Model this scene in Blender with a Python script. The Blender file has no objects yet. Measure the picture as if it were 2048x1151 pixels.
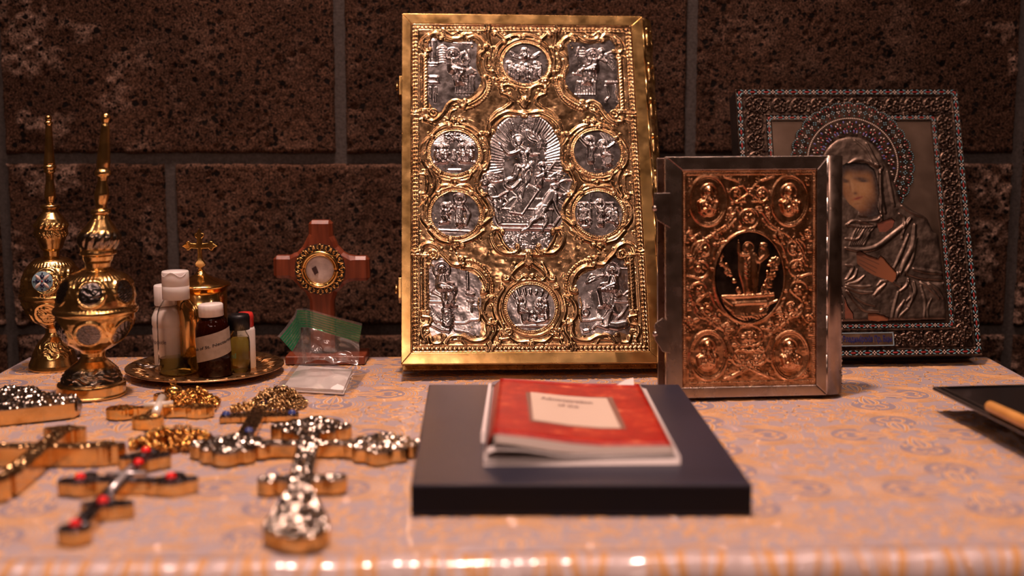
import bpy, math, random
import numpy as np
from mathutils import Vector, Matrix

random.seed(7)
RS = np.random.RandomState(11)
PI = math.pi
C = bpy.context.scene.collection
SC = bpy.context.scene

# ------------------------------------------------------------------ camera
F = 2560.0                      # focal length in pixels of the 2048 wide frame
TH = math.atan(375.5 / F)       # downward tilt
CH = 0.30                       # camera height over the table top (table top is z = 0)
cam = bpy.data.cameras.new('camera'); camo = bpy.data.objects.new('camera', cam); C.objects.link(camo)
camo.location = (0, 0, CH); camo.rotation_euler = (PI / 2 - TH, 0, 0)
cam.sensor_width = 36; cam.lens = 45; cam.clip_start = 0.02; cam.clip_end = 50
cam.dof.use_dof = True; cam.dof.focus_distance = 1.40; cam.dof.aperture_fstop = 2.8; cam.dof.aperture_blades = 0
SC.camera = camo
SC.view_settings.view_transform = 'Standard'; SC.view_settings.look = 'None'
SC.view_settings.gamma = 1.0; SC.view_settings.use_curve_mapping = False
SC.view_settings.exposure = 0.0

# ------------------------------------------------------------------ world and lamps
w = bpy.data.worlds.new('dim_room'); SC.world = w; w.use_nodes = True
w.node_tree.nodes['Background'].inputs[0].default_value = (0.55, 0.27, 0.16, 1)
w.node_tree.nodes['Background'].inputs[1].default_value = 0.05


def lamp(name, loc, target, size, energy, col, sy=None):
    l = bpy.data.lights.new(name, 'AREA'); l.energy = energy; l.color = col
    l.shape = 'RECTANGLE' if sy else 'DISK'; l.size = size
    if sy: l.size_y = sy
    o = bpy.data.objects.new(name, l); C.objects.link(o); o.location = loc
    o.rotation_euler = (Vector(target) - Vector(loc)).to_track_quat('-Z', 'Y').to_euler()
    return o


WARM = (1.0, 0.655, 0.545)


def spot(name, loc, target, energy, col, cone, blend, rad):
    l = bpy.data.lights.new(name, 'SPOT'); l.energy = energy; l.color = col; l.spot_size = math.radians(cone); l.spot_blend = blend; l.shadow_soft_size = rad
    o = bpy.data.objects.new(name, l); C.objects.link(o); o.location = loc
    o.rotation_euler = (Vector(target) - Vector(loc)).to_track_quat('-Z', 'Y').to_euler()
    return o


spot('ceiling_spot', (-0.10, 1.12, 2.30), (0.0, 1.06, 0.0), 178, WARM, 50, .8, .06)
strip = lamp('ceiling_strip_lamp', (0.0, 1.02, 2.10), (0.0, 1.0, 0.0), 2.2, 4.5, WARM, .05); strip.data.spread = math.radians(70)
lamp('added_highlight_light', (-0.25, -1.15, 2.0), (0.0, 1.2, 0.1), 1.0, 8.5, WARM, .22)  # unseen light added behind the camera for highlights on metal and cloth edge


def sparkle_light(loc, e, r=.018):  # unseen point lights added to make the metalwork sparkle
    l = bpy.data.lights.new('sparkle_point', 'POINT'); l.energy = e; l.color = WARM; l.shadow_soft_size = r
    o = bpy.data.objects.new('sparkle_point', l); C.objects.link(o); o.location = loc


for q in ((-0.75, 0.25, 1.25), (-0.1, -0.45, 1.45), (0.65, 0.0, 1.35), (-0.35, 0.55, 1.65), (0.95, 0.75, 1.3), (-1.1, 0.9, 1.15)): sparkle_light(q, 2.6)


# ------------------------------------------------------------------ geometry of the view, for placing things on the table
def ray(px, py):
    dx = (px - 1024) / F; du = -(py - 575.5) / F
    return np.array([dx, math.cos(TH) + du * math.sin(TH), -math.sin(TH) + du * math.cos(TH)])


def P(px, py, z=0.0):
    d = ray(px, py); t = (z - CH) / d[2]
    return np.array([0, 0, CH]) + d * t


def PY(px, py, y):
    d = ray(px, py); return np.array([0, 0, CH]) + d * (y / d[1])


# ------------------------------------------------------------------ object helpers
def tag(o, label=None, cat=None, group=None, kind=None):
    if label: o['label'] = label
    if cat: o['category'] = cat
    if group: o['group'] = group
    if kind: o['kind'] = kind
    return o


def thing(name, label, cat, loc=(0, 0, 0), rz=0, group=None, M=None):
    o = bpy.data.objects.new(name, None); C.objects.link(o); o.empty_display_size = 0.02
    if M is not None: o.matrix_world = M
    else: o.location = Vector([float(v) for v in loc]); o.rotation_euler = (0, 0, rz)
    return tag(o, label, cat, group)


def link(name, me, mat=None, parent=None):
    o = bpy.data.objects.new(name, me); C.objects.link(o)
    if mat: me.materials.append(mat)
    if parent: o.parent = parent
    return o


def npmesh(name, V, Fc, mat=None, parent=None, smooth=True, col=None, loose=None):
    """V Nx3, Fc Mx4 or Mx3 (or list of such arrays)"""
    me = bpy.data.meshes.new(name)
    V = np.ascontiguousarray(V, dtype=np.float32)
    Fs = Fc if isinstance(Fc, list) else [Fc]
    Fs = [np.asarray(f, dtype=np.int32) for f in Fs if len(f)]
    me.vertices.add(len(V)); me.vertices.foreach_set('co', V.ravel())
    loops = np.concatenate([f.ravel() for f in Fs])
    tot = np.concatenate([np.full(len(f), f.shape[1], np.int32) for f in Fs])
    st = np.concatenate([[0], np.cumsum(tot)[:-1]]).astype(np.int32)
    me.loops.add(len(loops)); me.loops.foreach_set('vertex_index', loops)
    me.polygons.add(len(tot)); me.polygons.foreach_set('loop_start', st)
    try: me.polygons.foreach_set('loop_total', tot)
    except Exception: pass
    me.polygons.foreach_set('use_smooth', np.full(len(tot), smooth))
    me.update(calc_edges=True)
    if col is not None:
        a = me.color_attributes.new('Col', 'FLOAT_COLOR', 'POINT')
        c4 = np.ones((len(V), 4), np.float32); c4[:, :3] = col
        a.data.foreach_set('color', c4.ravel())
    me.validate()
    return link(name, me, mat, parent)


class MB:
    """collects simple shapes into one mesh"""
    def __init__(s): s.V = []; s.F = []; s.n = 0
    def add(s, V, Fc):
        s.V.append(np.asarray(V, float)); s.F += [[i + s.n for i in f] for f in Fc]; s.n += len(V); return s
    def box(s, x0, x1, y0, y1, z0, z1):
        V = [(x, y, z) for z in (z0, z1) for y in (y0, y1) for x in (x0, x1)]
        return s.add(V, [(0, 2, 3, 1), (4, 5, 7, 6), (0, 1, 5, 4), (2, 6, 7, 3), (0, 4, 6, 2), (1, 3, 7, 5)])
    def prism(s, poly, z0, z1):
        n = len(poly); V = [(p[0], p[1], z0) for p in poly] + [(p[0], p[1], z1) for p in poly]
        return s.add(V, [tuple(range(n - 1, -1, -1)), tuple(range(n, 2 * n))] + [(i, (i + 1) % n, n + (i + 1) % n, n + i) for i in range(n)])
    def prismy(s, poly, y0, y1):
        """polygon given in x,z, extruded along y"""
        n = len(poly); V = [(p[0], y0, p[1]) for p in poly] + [(p[0], y1, p[1]) for p in poly]
        return s.add(V, [tuple(range(n)), tuple(range(2 * n - 1, n - 1, -1))] + [((i + 1) % n, i, n + i, n + (i + 1) % n) for i in range(n)])
    def tube(s, pts, r, n=8, closed=False):
        pts = [np.asarray(p, float) for p in pts]; m = len(pts)
        rr = r if hasattr(r, '__len__') else [r] * m
        V = []; 
        up = np.array([0.0, 0.0, 1.0])
        for i, p in enumerate(pts):
            a = pts[(i + 1) % m] if (closed or i < m - 1) else p
            b = pts[i - 1] if (closed or i > 0) else p
            t = a - b; t /= (np.linalg.norm(t) + 1e-12)
            u = np.cross(up, t)
            if np.linalg.norm(u) < 1e-3: u = np.cross(np.array([1.0, 0.2, 0]), t)
            u /= np.linalg.norm(u); v = np.cross(t, u)
            for k in range(n):
                q = 2 * PI * k / n; V.append(p + rr[i] * (math.cos(q) * u + math.sin(q) * v))
        Fc = []
        for i in range(m if closed else m - 1):
            j = (i + 1) % m
            for k in range(n):
                l = (k + 1) % n; Fc.append((i * n + k, i * n + l, j * n + l, j * n + k))
        if not closed: Fc += [tuple(range(n - 1, -1, -1)), tuple((m - 1) * n + k for k in range(n))]
        return s.add(V, Fc)
    def dome(s, c, rx, ry, h, rot=0, n=8, axes=None):
        c = np.asarray(c, float)
        ex, ey, ez = axes if axes is not None else (np.array([1., 0, 0]), np.array([0, 1., 0]), np.array([0, 0, 1.]))
        V = []; 
        for (q, f) in ((1, 0), (.72, .7)):
            for k in range(n):
                a = 2 * PI * k / n; x = rx * q * math.cos(a); y = ry * q * math.sin(a)
                X = x * math.cos(rot) - y * math.sin(rot); Y = x * math.sin(rot) + y * math.cos(rot)
                V.append(c + ex * X + ey * Y + ez * h * f)
        V.append(c + ez * h)
        Fc = [(k, (k + 1) % n, n + (k + 1) % n, n + k) for k in range(n)] + [(n + k, n + (k + 1) % n, 2 * n) for k in range(n)]
        return s.add(V, Fc)
    def build(s, name, mat, parent=None, smooth=False, bevel=0, seg=2, xf=None):
        me = bpy.data.meshes.new(name)
        V = np.concatenate(s.V)
        if xf is not None: V = xf(V)
        me.from_pydata([tuple(map(float, v)) for v in V], [], s.F)
        if smooth: me.polygons.foreach_set('use_smooth', [True] * len(me.polygons))
        me.update()
        o = link(name, me, mat, parent)
        if bevel:
            m = o.modifiers.new('bevel', 'BEVEL'); m.width = bevel; m.segments = seg; m.limit_method = 'ANGLE'; m.angle_limit = math.radians(35)
            if smooth is False and seg > 1: me.polygons.foreach_set('use_smooth', [True] * len(me.polygons)); o.modifiers.new('wn', 'WEIGHTED_NORMAL')
        return o


def lathe(name, prof, mat, parent, n=48, disp=None, colf=None, sm=1, xf=None):
    """prof: list of (r, z) bottom to top; disp(phi, z, r)->(dr) ; sm = subdivision of the profile"""
    pr = np.array(prof, float)
    if sm > 1:
        t = np.arange(len(pr)); tt = np.linspace(0, len(pr) - 1, (len(pr) - 1) * sm + 1)
        pr = np.stack([np.interp(tt, t, pr[:, 0]), np.interp(tt, t, pr[:, 1])], 1)
    m = len(pr); ph = np.arange(n) * 2 * PI / n
    R = np.repeat(pr[:, 0:1], n, 1); Z = np.repeat(pr[:, 1:2], n, 1); PH = np.repeat(ph[None], m, 0)
    col = None
    if disp is not None:
        d = disp(PH, Z, R); R = R + d
    if colf is not None: col = colf(PH, Z, R).reshape(-1, 3)
    V = np.stack([R * np.cos(PH), R * np.sin(PH), Z], 2).reshape(-1, 3)
    if xf is not None: V = xf(V)
    i = np.arange(m - 1)[:, None] * n; k = np.arange(n)[None]; l = (k + 1) % n
    Q = np.stack([i + k, i + l, i + n + l, i + n + k], 2).reshape(-1, 4)
    return npmesh(name, V, Q, mat, parent, True, col)


def catmull(pts, n=6, closed=False):
    p = np.array(pts, float)
    if len(p) < 3: return p
    if closed: q = np.concatenate([p[-1:], p, p[:2]])
    else: q = np.concatenate([2 * p[:1] - p[1:2], p, 2 * p[-1:] - p[-2:-1]])
    out = []
    for i in range(1, len(q) - 2):
        for t in np.arange(n) / n:
            out.append(.5 * ((2 * q[i]) + (-q[i - 1] + q[i + 1]) * t + (2 * q[i - 1] - 5 * q[i] + 4 * q[i + 1] - q[i + 2]) * t * t + (-q[i - 1] + 3 * q[i] - 3 * q[i + 1] + q[i + 2]) * t ** 3))
    if not closed: out.append(q[-2])
    return np.array(out)


def smoothnoise(shape, cell, seed=0):
    r = np.random.RandomState(seed); ny, nx = shape
    gy, gx = int(ny / cell) + 3, int(nx / cell) + 3
    g = r.rand(gy, gx) * 2 - 1
    y = np.arange(ny) / cell; x = np.arange(nx) / cell
    iy = y.astype(int); ix = x.astype(int); fy = y - iy; fx = x - ix
    fy = fy * fy * (3 - 2 * fy); fx = fx * fx * (3 - 2 * fx)
    a = g[iy][:, ix]; b = g[iy][:, ix + 1]; c = g[iy + 1][:, ix]; d = g[iy + 1][:, ix + 1]
    return (a * (1 - fx) + b * fx) * (1 - fy)[:, None] + (c * (1 - fx) + d * fx) * fy[:, None]


def circle(cx, cy, r, n=40, ry=None, a0=0, a1=2 * PI):
    a = np.linspace(a0, a1, n); return np.stack([cx + r * np.cos(a), cy + (ry or r) * np.sin(a)], 1)


# ------------------------------------------------------------------ relief canvas: hammered metal as a height field, units = millimetre-like steps
class Relief:
    def __init__(s, x0, y0, x1, y1, step):
        s.x0, s.y0, s.step = x0, y0, step
        s.nx = int(round((x1 - x0) / step)) + 1; s.ny = int(round((y1 - y0) / step)) + 1
        s.xs = x0 + np.arange(s.nx) * step; s.ys = y0 + np.arange(s.ny) * step
        s.H = np.zeros((s.ny, s.nx))
    def win(s, xa, ya, xb, yb):
        i0 = max(0, int((xa - s.x0) / s.step)); i1 = min(s.nx, int((xb - s.x0) / s.step) + 2)
        j0 = max(0, int((ya - s.y0) / s.step)); j1 = min(s.ny, int((yb - s.y0) / s.step) + 2)
        return (j0, j1, i0, i1) if i1 > i0 and j1 > j0 else None
    def stroke(s, pts, r, h, prof='round', mode='max', smooth=0, base=0.0):
        pts = np.array(pts, float)
        if smooth: 
            k = len(pts); pts = catmull(pts, smooth)
        rr = np.array(r, float).ravel()
        rr = np.interp(np.linspace(0, 1, len(pts)), np.linspace(0, 1, len(rr)), rr)
        rm = rr.max(); wd = s.win(pts[:, 0].min() - rm, pts[:, 1].min() - rm, pts[:, 0].max() + rm, pts[:, 1].max() + rm)
        if wd is None: return
        j0, j1, i0, i1 = wd
        T = np.full((j1 - j0, i1 - i0), 9.0)
        for a, b, ra, rb in zip(pts[:-1], pts[1:], rr[:-1], rr[1:]):
            q = max(ra, rb) + 1e-6
            v = s.win(min(a[0], b[0]) - q, min(a[1], b[1]) - q, max(a[0], b[0]) + q, max(a[1], b[1]) + q)
            if v is None: continue
            X = s.xs[v[2]:v[3]][None]; Y = s.ys[v[0]:v[1]][:, None]
            d = b - a; L = d @ d + 1e-9
            t = np.clip(((X - a[0]) * d[0] + (Y - a[1]) * d[1]) / L, 0, 1)
            D = np.hypot(X - a[0] - t * d[0], Y - a[1] - t * d[1]) / (ra + (rb - ra) * t + 1e-6)
            sub = T[v[0] - j0:v[1] - j0, v[2] - i0:v[3] - i0]; np.minimum(sub, D, out=sub)
        m = T < 1; t = np.where(m, T, 1)
        if prof == 'round': z = np.sqrt(1 - t * t)
        elif prof == 'band': z = np.clip((1 - t) / .14, 0, 1) * (.52 + .48 * np.exp(-((t - .74) / .17) ** 2))
        elif prof == 'cord': z = np.clip((1 - t) / .14, 0, 1) * (.5 + .5 * np.exp(-(t / .3) ** 2) + .25 * np.exp(-((t - .78) / .12) ** 2))
        elif prof == 'flat': z = np.clip((1 - t) / .3, 0, 1)
        else: z = 1 - t
        z = base + h * z
        W = s.H[j0:j1, i0:i1]
        if mode == 'max': W[m] = np.maximum(W[m], z[m])
        elif mode == 'add': W[m] += z[m]
        elif mode == 'sub': W[m] -= z[m]
        elif mode == 'addlit': W[m] += np.where(W[m] > .15, z[m], 0)
    def blob(s, x, y, rx, ry, h, rot=0, mode='max', base=0.0):
        q = max(rx, ry); v = s.win(x - q, y - q, x + q, y + q)
        if v is None: return
        X = s.xs[v[2]:v[3]][None] - x; Y = s.ys[v[0]:v[1]][:, None] - y
        c, d = math.cos(rot), math.sin(rot)
        t = ((X * c + Y * d) / rx) ** 2 + ((-X * d + Y * c) / ry) ** 2
        z = np.where(t < 1, base + h * np.sqrt(np.clip(1 - t, 0, 1)), 0)
        W = s.H[v[0]:v[1], v[2]:v[3]]
        if mode == 'max': np.maximum(W, z, out=W)
        elif mode == 'add': W += z
        else: W -= z
    def poly(s, pts, h, mode='max'):
        m = s.inside(pts)
        if mode == 'max': s.H[m] = np.maximum(s.H[m], h)
        elif mode == 'set': s.H[m] = h
        else: s.H[m] += h
        return m
    def inside(s, pts):
        p = np.array(pts, float); m = np.zeros((s.ny, s.nx), bool)
        X = s.xs[None]; Y = s.ys[:, None]
        for a, b in zip(p, np.roll(p, -1, 0)):
            if a[1] == b[1]: continue
            c = ((a[1] > Y) != (b[1] > Y)) & (X < (b[0] - a[0]) * (Y - a[1]) / (b[1] - a[1]) + a[0]); m ^= c
        return m
    def beads(s, pts, sp, r, h, closed=False):
        p = np.array(pts, float)
        if closed: p = np.concatenate([p, p[:1]])
        L = np.concatenate([[0], np.cumsum(np.hypot(*(p[1:] - p[:-1]).T))])
        for t in np.arange(sp / 2, L[-1], sp):
            s.blob(np.interp(t, L, p[:, 0]), np.interp(t, L, p[:, 1]), r, r, h)
    def scroll(s, pts, r, h, c0=0, c1=0, prof='cord', smooth=6, bd=0):
        """smooth path; c0 / c1 = signed radius of the volute at the start / end"""
        p = catmull(pts, smooth) if smooth else np.array(pts, float)
        core = p
        for end, c in ((0, c0), (1, c1)):
            if not c: continue
            a, b = (p[0], p[1]) if end == 0 else (p[-1], p[-2])
            t = a - b; t /= np.hypot(*t) + 1e-9; R = abs(c); sg = np.sign(c)
            nrm = np.array([-t[1], t[0]]) * sg; cen = a + nrm * R
            a0 = math.atan2(-nrm[1], -nrm[0]); k = np.linspace(0, 1, 18)
            ang = a0 + sg * k * 2.6 * PI; rad = R * (1 - .8 * k)
            sp = np.stack([cen[0] + rad * np.cos(ang), cen[1] + rad * np.sin(ang)], 1)
            s.stroke(sp, [np.max(r) * .62, np.max(r) * .3], h * 1.05, 'round'); s.blob(cen[0], cen[1], R * .38, R * .38, h * 1.25)
        s.stroke(p, r, h, prof)
        if bd: s.beads(p, bd * 2.4, bd, h * 1.1)
    def leaf(s, x, y, ang, L, wd, h):
        e = np.array([math.cos(ang), math.sin(ang)])
        pts = [np.array([x, y]) + e * L * t for t in (0, .35, .7, 1)]
        s.stroke(pts, [wd * .5, wd, wd * .8, .15], h)
        s.stroke(pts[:-1], wd * .25, h * .35, 'ridge', 'sub')
    def palmette(s, x, y, ang, L, n=5, spread=1.2, h=3):
        for k in range(n):
            t = (k / (n - 1) - .5) * 2
            s.leaf(x, y, ang + t * spread, L * (1 - .35 * abs(t)), L * .15, h * (1 - .2 * abs(t)))
    def blur(s, n=1):
        for _ in range(n):
            H = s.H; H[1:-1] = (H[:-2] + 2 * H[1:-1] + H[2:]) / 4; H[:, 1:-1] = (H[:, :-2] + 2 * H[:, 1:-1] + H[:, 2:]) / 4
    def mesh(s, name, xf, mask=None, mat=None, parent=None, skirt=None, col=None):
        """xf maps (x, y, h) arrays to local coordinates; mask selects vertices; skirt = height of the wall foot"""
        if mask is None: mask = np.ones_like(s.H, bool)
        fm = mask[:-1, :-1] & mask[1:, :-1] & mask[:-1, 1:] & mask[1:, 1:]
        used = np.zeros_like(mask); used[:-1, :-1] |= fm; used[1:, :-1] |= fm; used[:-1, 1:] |= fm; used[1:, 1:] |= fm
        idx = np.full(mask.shape, -1); idx[used] = np.arange(used.sum())
        X, Y = np.meshgrid(s.xs, s.ys)
        V = xf(X[used], Y[used], s.H[used])
        j, i = np.nonzero(fm)
        Q = np.stack([idx[j, i], idx[j + 1, i], idx[j + 1, i + 1], idx[j, i + 1]], 1)
        Fs = [Q]
        cc = col[used] if col is not None else None
        if skirt is not None:
            W = np.pad(fm, 1)
            E = []
            jj, ii = np.nonzero(fm & ~W[:-2, 1:-1]); E.append(np.stack([idx[jj, ii], idx[jj, ii + 1]], 1))
            jj, ii = np.nonzero(fm & ~W[2:, 1:-1]); E.append(np.stack([idx[jj + 1, ii + 1], idx[jj + 1, ii]], 1))
            jj, ii = np.nonzero(fm & ~W[1:-1, :-2]); E.append(np.stack([idx[jj + 1, ii], idx[jj, ii]], 1))
            jj, ii = np.nonzero(fm & ~W[1:-1, 2:]); E.append(np.stack([idx[jj, ii + 1], idx[jj + 1, ii + 1]], 1))
            E = np.concatenate(E); ub = np.unique(E)
            xx, yy = X[used][ub], Y[used][ub]
            low = xf(xx, yy, np.full(len(ub), skirt)); top = V[ub]
            n0 = len(V); mp = np.full(len(V), -1); mp[ub] = np.arange(len(ub))
            V = np.concatenate([V, top, low]); a, b = mp[E[:, 0]], mp[E[:, 1]]
            Fs.append(np.stack([n0 + a, n0 + b, n0 + len(ub) + b, n0 + len(ub) + a], 1))
            if cc is not None: cc = np.concatenate([cc, cc[ub], cc[ub]])
        return npmesh(name, V, Fs if len(Fs) == 1 else [np.concatenate(Fs)], mat, parent, True, cc)


def figure(R, x, y, s, pose='sit', turn=1, halo=True, seed=0, beard=False, h=1.0):
    """a small draped person in relief; (x, y) is the head's centre, s its radius, y grows downwards"""
    g = random.Random(seed); T = turn
    H = lambda k: k * s * h
    if halo:
        R.blob(x, y, 1.75 * s, 1.75 * s, H(.25)); R.stroke(circle(x, y, 1.75 * s, 26), .17 * s, H(.5))
    if pose == 'sit':
        R.stroke([(x + T * .1 * s, y + 1.7 * s), (x - T * .1 * s, y + 4.0 * s)], [1.35 * s, 1.25 * s], H(1.15))
        R.stroke([(x, y + 4.1 * s), (x + T * 2.3 * s, y + 4.5 * s)], [1.15 * s, 1.0 * s], H(1.35))
        R.stroke([(x + T * 2.2 * s, y + 4.6 * s), (x + T * 2.0 * s, y + 7.6 * s)], [1.0 * s, .75 * s], H(1.1))
        R.stroke([(x + T * .9 * s, y + 4.8 * s), (x + T * 1.1 * s, y + 7.9 * s)], [1.0 * s, .85 * s], H(.9))
        bot = [(x + T * k * s, y + 8.0 * s) for k in (.6, 1.0, 1.4, 1.8, 2.3)]
        top = [(x + T * k * s, y + 4.6 * s) for k in (.2, .8, 1.5, 2.1, 2.6)]
        R.blob(x + T * 2.5 * s, y + 8.2 * s, .8 * s, .35 * s, H(.8))
        arm = [(x + T * .8 * s, y + 1.6 * s), (x + T * 1.1 * s, y + 3.0 * s), (x + T * 2.3 * s, y + 3.3 * s)]
    elif pose == 'kneel':
        R.stroke([(x, y + 1.6 * s), (x - T * .4 * s, y + 3.8 * s)], [1.25 * s, 1.2 * s], H(1.1))
        R.stroke([(x - T * .2 * s, y + 4.1 * s), (x + T * .9 * s, y + 5.8 * s)], [1.15 * s, .9 * s], H(1.2))
        R.stroke([(x + T * .8 * s, y + 6.1 * s), (x - T * 2.0 * s, y + 6.5 * s)], [.8 * s, .6 * s], H(.9))
        top = [(x + k * s, y + 2.2 * s) for k in (-.8, -.2, .5, .9)]; bot = [(x + k * s + T * .5 * s, y + 6.3 * s) for k in (-1.3, -.5, .3, 1.0)]
        arm = [(x + T * .7 * s, y + 1.7 * s), (x + T * 1.1 * s, y + 3.0 * s), (x + T * 1.9 * s, y + 2.4 * s)]
    elif pose == 'bust':
        R.stroke([(x, y + 1.5 * s), (x, y + 3.4 * s)], [1.3 * s, 2.0 * s], H(1.1))
        R.stroke([(x - 1.5 * s, y + 2.4 * s), (x + 1.5 * s, y + 2.4 * s)], .85 * s, H(1.1))
        top = [(x + k * s, y + 1.5 * s) for k in (-.9, -.3, .3, .9, 0)]; bot = [(x + k * s, y + 4.4 * s) for k in (-1.9, -.8, .6, 1.8, 1.3)]
        arm = [(x - T * 1.6 * s, y + 2.4 * s), (x - T * 1.3 * s, y + 3.9 * s), (x + T * .9 * s, y + 2.9 * s)]
    else:
        R.stroke([(x, y + 1.7 * s), (x + T * .1 * s, y + 4.5 * s), (x - T * .1 * s, y + 7.8 * s)], [1.15 * s, 1.2 * s, 1.35 * s], H(1.15))
        top = [(x + k * s, y + 1.8 * s) for k in (-.9, -.4, .2, .8)]; bot = [(x + k * s, y + 8.3 * s) for k in (-1.1, -.4, .4, 1.0)]
        R.blob(x + .5 * s, y + 8.9 * s, .5 * s, .3 * s, H(.7)); R.blob(x - .5 * s, y + 8.9 * s, .5 * s, .3 * s, H(.7))
        arm = [(x + T * .9 * s, y + 1.8 * s), (x + T * 1.3 * s, y + 3.3 * s), (x + T * 1.9 * s, y + 2.6 * s)]
    for a, b in zip(top, bot):
        m = ((a[0] + b[0]) / 2 + g.uniform(-.5, .5) * s, (a[1] + b[1]) / 2)
        R.stroke([a, m, b], [.12 * s, .24 * s, .14 * s], H(.42), 'round', 'addlit', 4)
        R.stroke([(a[0] + .3 * s, a[1]), (m[0] + .32 * s, m[1]), (b[0] + .3 * s, b[1])], .13 * s, H(.3), 'ridge', 'sub', 4)
    R.stroke(arm, [.6 * s, .52 * s, .34 * s], H(1.5)); R.blob(arm[-1][0], arm[-1][1], .38 * s, .38 * s, H(1.6))
    ob = [(2 * x - a[0] + T * .5 * s, a[1] + .1 * s) for a in arm[:2]] + [(arm[-1][0] - T * .6 * s, arm[-1][1] + .6 * s)]
    R.stroke(ob, [.58 * s, .5 * s, .32 * s], H(1.35))
    R.stroke([(x, y + .6 * s), (x, y + 1.4 * s)], .42 * s, H(1.0))
    R.blob(x, y, .82 * s, 1.05 * s, H(1.25)); R.blob(x + T * .1 * s, y - .1 * s, .16 * s, .4 * s, H(.35), 0, 'add')
    for e in (-.33, .33): R.blob(x + e * s + T * .1 * s, y - .15 * s, .17 * s, .13 * s, H(.3), 0, 'sub')
    R.stroke([(x - .8 * s, y), (x - .55 * s, y - .8 * s), (x, y - 1.05 * s), (x + .55 * s, y - .8 * s), (x + .8 * s, y)], .3 * s, H(.35), 'round', 'add', 3)
    if beard: R.blob(x + T * .1 * s, y + .85 * s, .5 * s, .6 * s, H(1.4))


# ------------------------------------------------------------------ materials
def mat(name, col, rough=.5, metal=0, **kw):
    m = bpy.data.materials.new(name); m.use_nodes = True; N = m.node_tree.nodes; b = N['Principled BSDF']
    b.inputs['Base Color'].default_value = (*col, 1); b.inputs['Roughness'].default_value = rough; b.inputs['Metallic'].default_value = metal
    for k, v in kw.items():
        nm = {'coat': 'Coat Weight', 'coatr': 'Coat Roughness', 'trans': 'Transmission Weight', 'ior': 'IOR', 'alpha': 'Alpha', 'sheen': 'Sheen Weight',
              'spec': 'Specular IOR Level', 'sub': 'Subsurface Weight'}[k]
        b.inputs[nm].default_value = v
    return m


def N(m, t, **kw):
    n = m.node_tree.nodes.new(t)
    for k, v in kw.items(): setattr(n, k, v)
    return n


def L(m, a, b): m.node_tree.links.new(a, b)


def bsdf(m): return m.node_tree.nodes['Principled BSDF']


def noise(m, scale, detail=4, co='Object', rough=.55, dist=0):
    tc = N(m, 'ShaderNodeTexCoord'); n = N(m, 'ShaderNodeTexNoise'); n.inputs['Scale'].default_value = scale
    n.inputs['Detail'].default_value = detail; n.inputs['Roughness'].default_value = rough; n.inputs['Distortion'].default_value = dist
    L(m, tc.outputs[co], n.inputs['Vector']); return n


def ramp(m, fac, stops):
    r = N(m, 'ShaderNodeValToRGB'); e = r.color_ramp.elements
    while len(e) < len(stops): e.new(.5)
    for k, (p, c) in enumerate(stops): e[k].position = p; e[k].color = (*c, 1) if len(c) == 3 else c
    L(m, fac, r.inputs[0]); return r


def bump(m, fac, strength, dist=.001):
    b = N(m, 'ShaderNodeBump'); b.inputs['Strength'].default_value = strength; b.inputs['Distance'].default_value = dist
    L(m, fac, b.inputs['Height']); L(m, b.outputs[0], bsdf(m).inputs['Normal']); return b


def metal(name, c1, c2, rough=(.18, .38), scale=60, bp=0.05, detail=5):
    m = mat(name, c1, rough[0], 1.0)
    n = noise(m, scale, detail); r = ramp(m, n.outputs[0], [(.35, c2), (.6, c1)]); L(m, r.outputs[0], bsdf(m).inputs['Base Color'])
    n2 = noise(m, scale * 2.3, 4); q = N(m, 'ShaderNodeMapRange'); q.inputs[1].default_value = .3; q.inputs[2].default_value = .75
    q.inputs[3].default_value = rough[0]; q.inputs[4].default_value = rough[1]; L(m, n2.outputs[0], q.inputs[0]); L(m, q.outputs[0], bsdf(m).inputs['Roughness'])
    if bp: bump(m, n2.outputs[0], bp, .0006)
    return m


def colored(name, rough, metal_, bp=0):
    m = mat(name, (1, 1, 1), rough, metal_); a = N(m, 'ShaderNodeAttribute'); a.attribute_name = 'Col'
    L(m, a.outputs['Color'], bsdf(m).inputs['Base Color'])
    if bp: n = noise(m, 900, 3); bump(m, n.outputs[0], bp, .0003)
    return m


G_FLAT = metal('brass_frame', (.70, .44, .17), (.44, .26, .085), (.18, .30), 28, .10)
G_REL = metal('gilt_relief', (.66, .42, .22), (.33, .185, .085), (.14, .28), 60, .08)
G_BRIGHT = metal('bright_gold', (.95, .62, .24), (.80, .46, .13), (.10, .20), 40, .03)
G_OLD = metal('aged_gold', (.80, .52, .22), (.46, .27, .09), (.20, .40), 70, .08)
S_REL = metal('silver_relief', (.60, .55, .54), (.30, .265, .26), (.14, .26), 50, .05)
S_DARK = metal('oxidised_silver', (.42, .38, .36), (.13, .11, .10), (.22, .42), 90, .08)
CU_REL = metal('rose_gold_relief', (.68, .36, .19), (.40, .17, .07), (.20, .36), 60, .06)
PEW = metal('pewter_frame', (.52, .43, .38), (.36, .28, .24), (.20, .32), 30, .05)
PEW_D = metal('pewter_spine', (.34, .25, .20), (.22, .16, .13), (.25, .4), 40, .05)
GILT_D = metal('dark_silver_gilt', (.13, .085, .062), (.035, .022, .018), (.24, .42), 160, .06)
RIZA = metal('riza_metal', (.185, .13, .10), (.085, .058, .045), (.38, .52), 70, .10)

# ------------------------------------------------------------------ the setting: stone block wall, floor
YW = 1.605
STONE = mat('dark_stone', (.2, .12, .09), .9, 0, spec=.08)


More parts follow.
